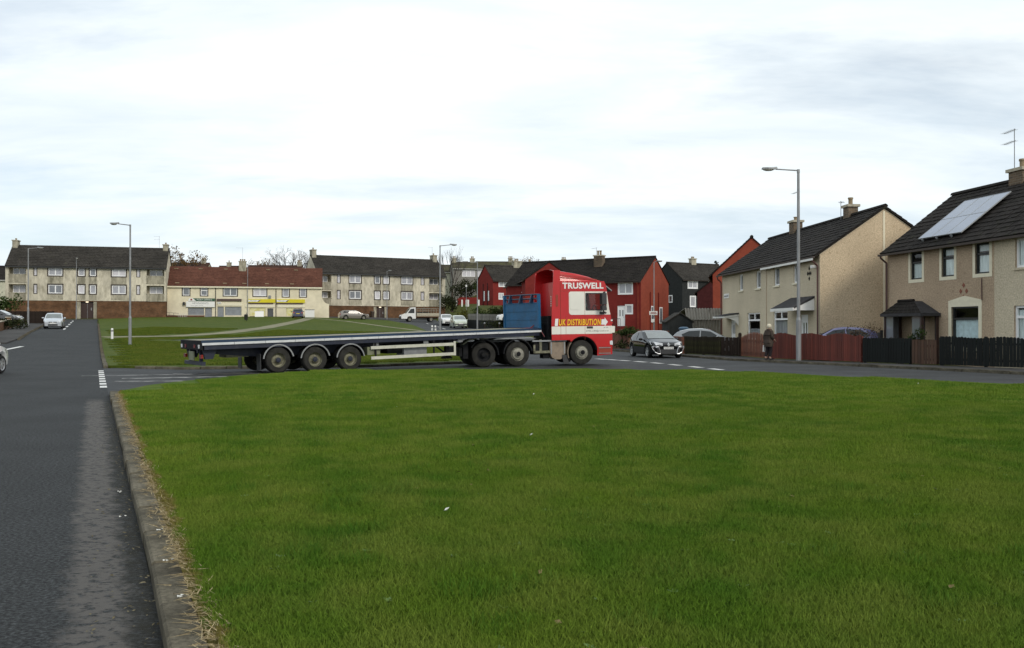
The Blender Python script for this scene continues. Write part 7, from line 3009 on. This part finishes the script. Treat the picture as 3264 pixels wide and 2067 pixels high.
tree('autumn tree with thinning brown leaves behind the left flats', -66.0, 178.0, 13.0, 4, 'leaf_autumn', .6, 4, .25, lq=.24, ln=6, dens=.8, z=5.0)
tree('thin bare twiggy tree behind the right chimney of the left flats', -70.5, 176.0, 14.5, 9, None, .45, 4, .16, up=.25, z=4.0)
tree('big bare round tree on the skyline above the shops', -55.5, 222.0, 13.0, 12, None, .75, 6, .34, up=.10, z=9.5, kids=(2, 3))
tree('second bare tree merging with the round tree above the shops', -51.5, 224.0, 12.0, 21, None, .75, 6, .30, up=.10, z=9.5)
tree('brownish tree behind the aerial of the shop roof', -61.5, 216.0, 11.0, 33, 'leaf_autumn', .7, 4, .25, lq=.22, ln=4, dens=.5, z=9.0)
tree('low bare tree left of the gable of the right hand flats', -44.5, 218.0, 10.0, 41, None, .8, 5, .25, z=9.0)
tree('bare upright branched tree at the right end of the right hand flats', -12.2, 181.0, 13.0, 52, None, .38, 5, .22, up=.3, z=5.0)
tree('round brown leafed tree on the skyline left of the lorry cab', 2.6, 222.0, 11.5, 61, 'leaf_autumn', .75, 5, .3, lq=.2, ln=3, dens=.6, z=9.0)
cf = empty('conifer_tree', (35.0, 152.0, tz(35, 152)), 0, 'dark conifer poking up behind the orange gabled house', 'tree')
b = MB()
b.tube((0, 0, -.5), (0, 0, 10.3), .2, .03, 7)
b.build('trunk', M['bark'], cf)
b = MB()
rg = random.Random(5)
for i in range(150):
    z = 1.5 + 8.8 * (i / 150)
    a = rg.uniform(0, 6.28)
    ln_ = (10.6 - z) * .32 * rg.uniform(.6, 1.15) + .15
    d = Vector((math.cos(a), math.sin(a), rg.uniform(-.15, .35)))
    for k in range(9):
        leaves(b, Vector((0, 0, z)) + d * ln_ * (k + 1) / 9, .2, rg)
b.build('crown', M['needle'], cf, kind='stuff')

bush('large dark mass of shrubs below the grey terrace', -8.6, 166.0, 3.0, 2.0, 2.6, 'leaf_dark', 3, 1500, .22, z=6.3, clumps=16)
bush('green topped shrub beside the red gable', -6.0, 163.0, 2.0, 1.6, 2.2, 'leaf_green', 4, 900, .2, z=7.0)
bush('dark evergreen hedge at the corner of the right hand flats', -10.2, 141.0, 1.7, 2.0, 1.9, 'leaf_dark', 6, 1100, .18, clumps=14)
bush('yellow green shrub on the bank above the parked cars', -6.6, 121.5, 1.1, 1.0, 1.25, 'leaf_yellow', 7, 800, .13, clumps=12)
bush('brown green hedge on the bank behind the picket fence', -3.4, 123.5, 2.6, 1.3, 1.2, 'leaf_green', 8, 1300, .16, clumps=16)
bush('dull green hedge further along the bank under the red house', -.2, 125.0, 2.6, 1.4, 1.1, 'leaf_brown', 18, 1000, .16, clumps=14)
bush('dark hedge beside the pale green people carrier', -5.0, 114.5, 1.2, 1.2, 1.0, 'leaf_dark', 9, 800, .14)
bush('dark hedge behind the blue headboard', -.8, 103.5, 2.4, 1.0, .8, 'leaf_dark', 10, 900, .14, clumps=14)
bush('green bush at the far left edge in front of the flats', -61.6, 104.5, 2.3, 1.6, 2.1, 'leaf_green', 11, 1900, .2, clumps=20)
bush('dark garden bush in front of the grey car at the left edge', -47.8, 81.5, 2.6, 1.2, .85, 'leaf_dark', 12, 1400, .13, clumps=14)
bush('brown twiggy bush rising above the red fence', 15.35, 39.3, 1.15, .6, .95, 'leaf_brown', 13, 1500, .05, clumps=14, z=.15)
bush('green shrub growing by the porch posts', 17.6, 38.6, .55, .45, .85, 'leaf_green', 14, 700, .055, z=.15)
bush('small red leaved shrub beside the brown gate', 16.75, 38.3, .6, .4, .62, 'leaf_brown', 24, 420, .05, z=.1)
bush('low leafy plant under the picture window', 19.0, 36.1, .55, .4, .6, 'leaf_green', 15, 320, .05, z=.15)
bush('rounded dark green bush on top of the brick garden wall', 8.0, 60.0, 1.1, .6, .45, 'leaf_green', 16, 700, .09, z=.85)
bush('scruffy hedge behind the black hatchback', 8.6, 57.0, 1.1, 1.2, .55, 'leaf_dark', 17, 700, .10, z=.2)


# ---------------------------------------------------------------- the woman on the pavement and the driver
def skin(name, verts, edges, radii, m, parent, sub=2, root=0):
    me = bpy.data.meshes.new(name)
    me.from_pydata(verts, edges, [])
    o = bpy.data.objects.new(name, me)
    C.objects.link(o)
    sk = o.modifiers.new('skin', 'SKIN')
    sk.use_smooth_shade = True
    for i, d in enumerate(me.skin_vertices[0].data):
        r = radii[i]
        d.radius = r if isinstance(r, tuple) else (r, r)
        d.use_root = i == root
    ss = o.modifiers.new('sub', 'SUBSURF')
    ss.levels = ss.render_levels = sub
    dg = bpy.context.evaluated_depsgraph_get()
    dg.update()
    new = bpy.data.meshes.new_from_object(o.evaluated_get(dg))
    bpy.data.objects.remove(o)
    new.name = name
    new.materials.clear()
    new.materials.append(m)
    q = bpy.data.objects.new(name, new)
    link(q, parent)
    return q


M['skin'] = mat('skin', (0.42, 0.25, 0.18), .55)
M['coat'] = mat('coat', (0.058, 0.045, 0.037), .95, ns=22, na=.3)
M['trousers'] = mat('trousers', (0.022, 0.018, 0.020), .9)
M['hair_white'] = mat('hair_white', (0.62, 0.57, 0.44), .8, ns=30, na=.2)
M['shoe'] = mat('shoe', (0.02, 0.018, 0.018), .5)


def hand(V, E_, Rr, wrist, d, side):
    """palm and five unequal, slightly curled fingers growing from a wrist vertex."""
    d = d.normalized()
    s = side.normalized()
    n = d.cross(s)
    base = Vector(V[wrist])
    V.append(tuple(base + d * .05))
    Rr.append((.034, .016))
    palm = len(V) - 1
    E_.append((wrist, palm))
    for k, (off, ln_) in enumerate(((-.030, .055), (-.010, .068), (.010, .073), (.030, .064))):
        a = base + d * .085 + s * off
        for t, (l, c) in enumerate(((0, 0), (ln_ * .5, .012), (ln_, .034))):
            V.append(tuple(a + d * l + n * c))
            Rr.append(.0085 - .001 * t)
            E_.append((palm if t == 0 else len(V) - 2, len(V) - 1))
    for t, (l, c) in enumerate(((.03, -.04), (.055, -.052))):
        V.append(tuple(base + d * l + s * c + n * .012))
        Rr.append(.0095)
        E_.append((palm if t == 0 else len(V) - 2, len(V) - 1))


wm = empty('person', (11.75, 40.6, .10), R(-62), 'elderly woman in grey brown coat walking past the orange gate', 'person')
V = [(0, 0, .84), (0, .0, 1.02), (0, .02, 1.22), (0, .025, 1.33), (0, .035, 1.40), (0, .05, 1.46), (0, .055, 1.55),      # spine 0-6
     (.085, 0, .80), (.095, .05, .45), (.09, -.02, .09), (.09, .10, .035),                                              # left leg 7-10
     (-.085, 0, .80), (-.09, .02, .45), (-.085, -.12, .10), (-.085, -.01, .04),                                         # right leg 11-14
     (.165, .01, 1.30), (.235, -.03, 1.06), (.23, .12, .92), (-.165, .01, 1.30), (-.25, -.02, 1.05), (-.26, .02, .80)]   # arms 15-17, 18-20
E_ = [(0, 1), (1, 2), (2, 3), (3, 4), (4, 5), (5, 6), (0, 7), (7, 8), (8, 9), (9, 10), (0, 11), (11, 12), (12, 13), (13, 14), (3, 15), (15, 16), (16, 17), (3, 18), (18, 19), (19, 20)]
Rr = [(.15, .11), (.14, .11), (.15, .11), (.12, .09), .05, (.072, .085), (.078, .09), .085, .058, .042, (.045, .035), .085, .058, .042, (.045, .035), .058, .044, .030, .058, .044, .030]
hand(V, E_, Rr, 17, Vector((-.1, .8, -.5)), Vector((1, 0, 0)))
hand(V, E_, Rr, 20, Vector((0, .12, -1)), Vector((0, 1, 0)))
skin('body', V, E_, Rr, M['skin'], wm)
ct = skin('coat', [(0, 0, .78), (0, 0, .95), (0, .005, 1.12), (0, .02, 1.26), (0, .025, 1.34), (.17, .01, 1.29), (.24, -.03, 1.06), (.235, .10, .94), (-.17, .01, 1.29), (-.25, -.02, 1.05), (-.26, .015, .86)],
          [(0, 1), (1, 2), (2, 3), (3, 4), (3, 5), (5, 6), (6, 7), (3, 8), (8, 9), (9, 10)],
          [(.215, .17), (.21, .165), (.19, .15), (.185, .14), (.10, .09), .085, .072, .06, .085, .072, .06], M['coat'], wm, root=1)
b = MB()
b.lathe([(.215, .60), (.225, .70), (.22, .86), (.19, .92)], (0, 0, 0), 'z', 20)
for i, v in enumerate(b.v):
    b.v[i] = (v[0] * 1.0, v[1] * .82, v[2])
b.build('coat_skirt', M['coat'], ct, 50)
b = MB()
b.lathe([(.10, 0), (.135, .02), (.12, .07), (.085, .08)], (0, .03, 1.33), 'z', 14)
b.build('collar', M['coat'], ct, 50)
tq = skin('trousers', [(0, 0, .86), (.09, 0, .78), (.097, .05, .45), (.09, -.015, .12), (-.09, 0, .78), (-.095, .02, .45), (-.085, -.11, .12)], [(0, 1), (1, 2), (2, 3), (0, 4), (4, 5), (5, 6)],
          [(.14, .11), .10, .075, .068, .10, .075, .068], M['trousers'], wm)
for x, y in ((.09, .04), (-.085, -.07)):
    b = MB()
    b.blob((x, y, .045), (.05, .13, .045), 10, 6)
    b.build('shoe', M['shoe'], wm, 60)
b = MB()
b.blob((0, .035, 1.535), (.105, .115, .115), 14, 9)
for i, v in enumerate(b.v):
    j = 1 + .05 * math.sin(v[0] * 90 + v[2] * 70)
    b.v[i] = (v[0] * j, .035 + (v[1] - .035) * j, v[2])
b.build('hair', M['hair_white'], wm, 60)
b = MB()
for sx in (-.03, .03):
    b.blob((sx, .135, 1.515), (.012, .008, .008), 6, 4)
b.build('eyes', M['plastic'], wm, 60)
b = MB()
b.prism([(.130, 1.50), (.165, 1.485), (.135, 1.475)], 'x', -.012, .012)
b.build('nose', M['skin'], wm, 60)
sg_ = empty('shopping_bag', (11.75 + .0, 40.6, .10), R(-62), 'white paper bag hanging from the right hand of the woman', 'bag')
b = MB()
b.prism([(-.08, .36), (.12, .33), (.11, .64), (-.06, .66)], 'x', -.30, -.25)
b.build('bag_body', M['sign_white'], sg_)
b = MB()
b.path([(-.275, -.02, .655), (-.27, .02, .74), (-.275, .07, .645)], .006, 5)
b.build('bag_handle', M['sign_white'], sg_)

c, s = math.cos(TT), math.sin(TT)
dxy = (.30, -.62)
dr = empty('person', (SX[0] + dxy[0] * c - dxy[1] * s, SX[1] + dxy[0] * s + dxy[1] * c, .06), TT - math.pi / 2, 'lorry driver in a dark top seated at the wheel of the red cab', 'person')
V = [(0, 0, 1.86), (0, -.03, 2.10), (0, -.02, 2.34), (0, .0, 2.44), (0, .03, 2.53), (0, .03, 2.63),
     (.17, 0, 2.33), (.22, .16, 2.10), (.10, .42, 2.20), (-.17, 0, 2.33), (-.22, .16, 2.10), (-.10, .42, 2.20),
     (.10, .12, 1.84), (.12, .46, 1.86), (.12, .50, 1.50), (-.10, .12, 1.84), (-.12, .46, 1.86), (-.12, .50, 1.50)]
E_ = [(0, 1), (1, 2), (2, 3), (3, 4), (4, 5), (2, 6), (6, 7), (7, 8), (2, 9), (9, 10), (10, 11), (0, 12), (12, 13), (13, 14), (0, 15), (15, 16), (16, 17)]
Rr = [(.17, .13), (.16, .12), (.15, .10), .055, (.075, .09), (.08, .09), .065, .05, .035, .065, .05, .035, .09, .07, .05, .09, .07, .05]
hand(V, E_, Rr, 8, Vector((-.2, .6, .1)), Vector((0, 0, 1)))
hand(V, E_, Rr, 11, Vector((.2, .6, .1)), Vector((0, 0, 1)))
skin('body', V, E_, Rr, M['skin'], dr)
skin('jumper', [(0, -.01, 1.88), (0, -.03, 2.10), (0, -.02, 2.33), (.18, 0, 2.32), (.225, .16, 2.10), (.12, .38, 2.18), (-.18, 0, 2.32), (-.225, .16, 2.10), (-.12, .38, 2.18)],
     [(0, 1), (1, 2), (2, 3), (3, 4), (4, 5), (2, 6), (6, 7), (7, 8)], [(.19, .15), (.18, .14), (.16, .12), .08, .065, .05, .08, .065, .05], M['fence_brown'], dr)
b = MB()
b.blob((0, .015, 2.64), (.092, .105, .085), 12, 8)
b.build('hair', M['black_paint'], dr, 60)
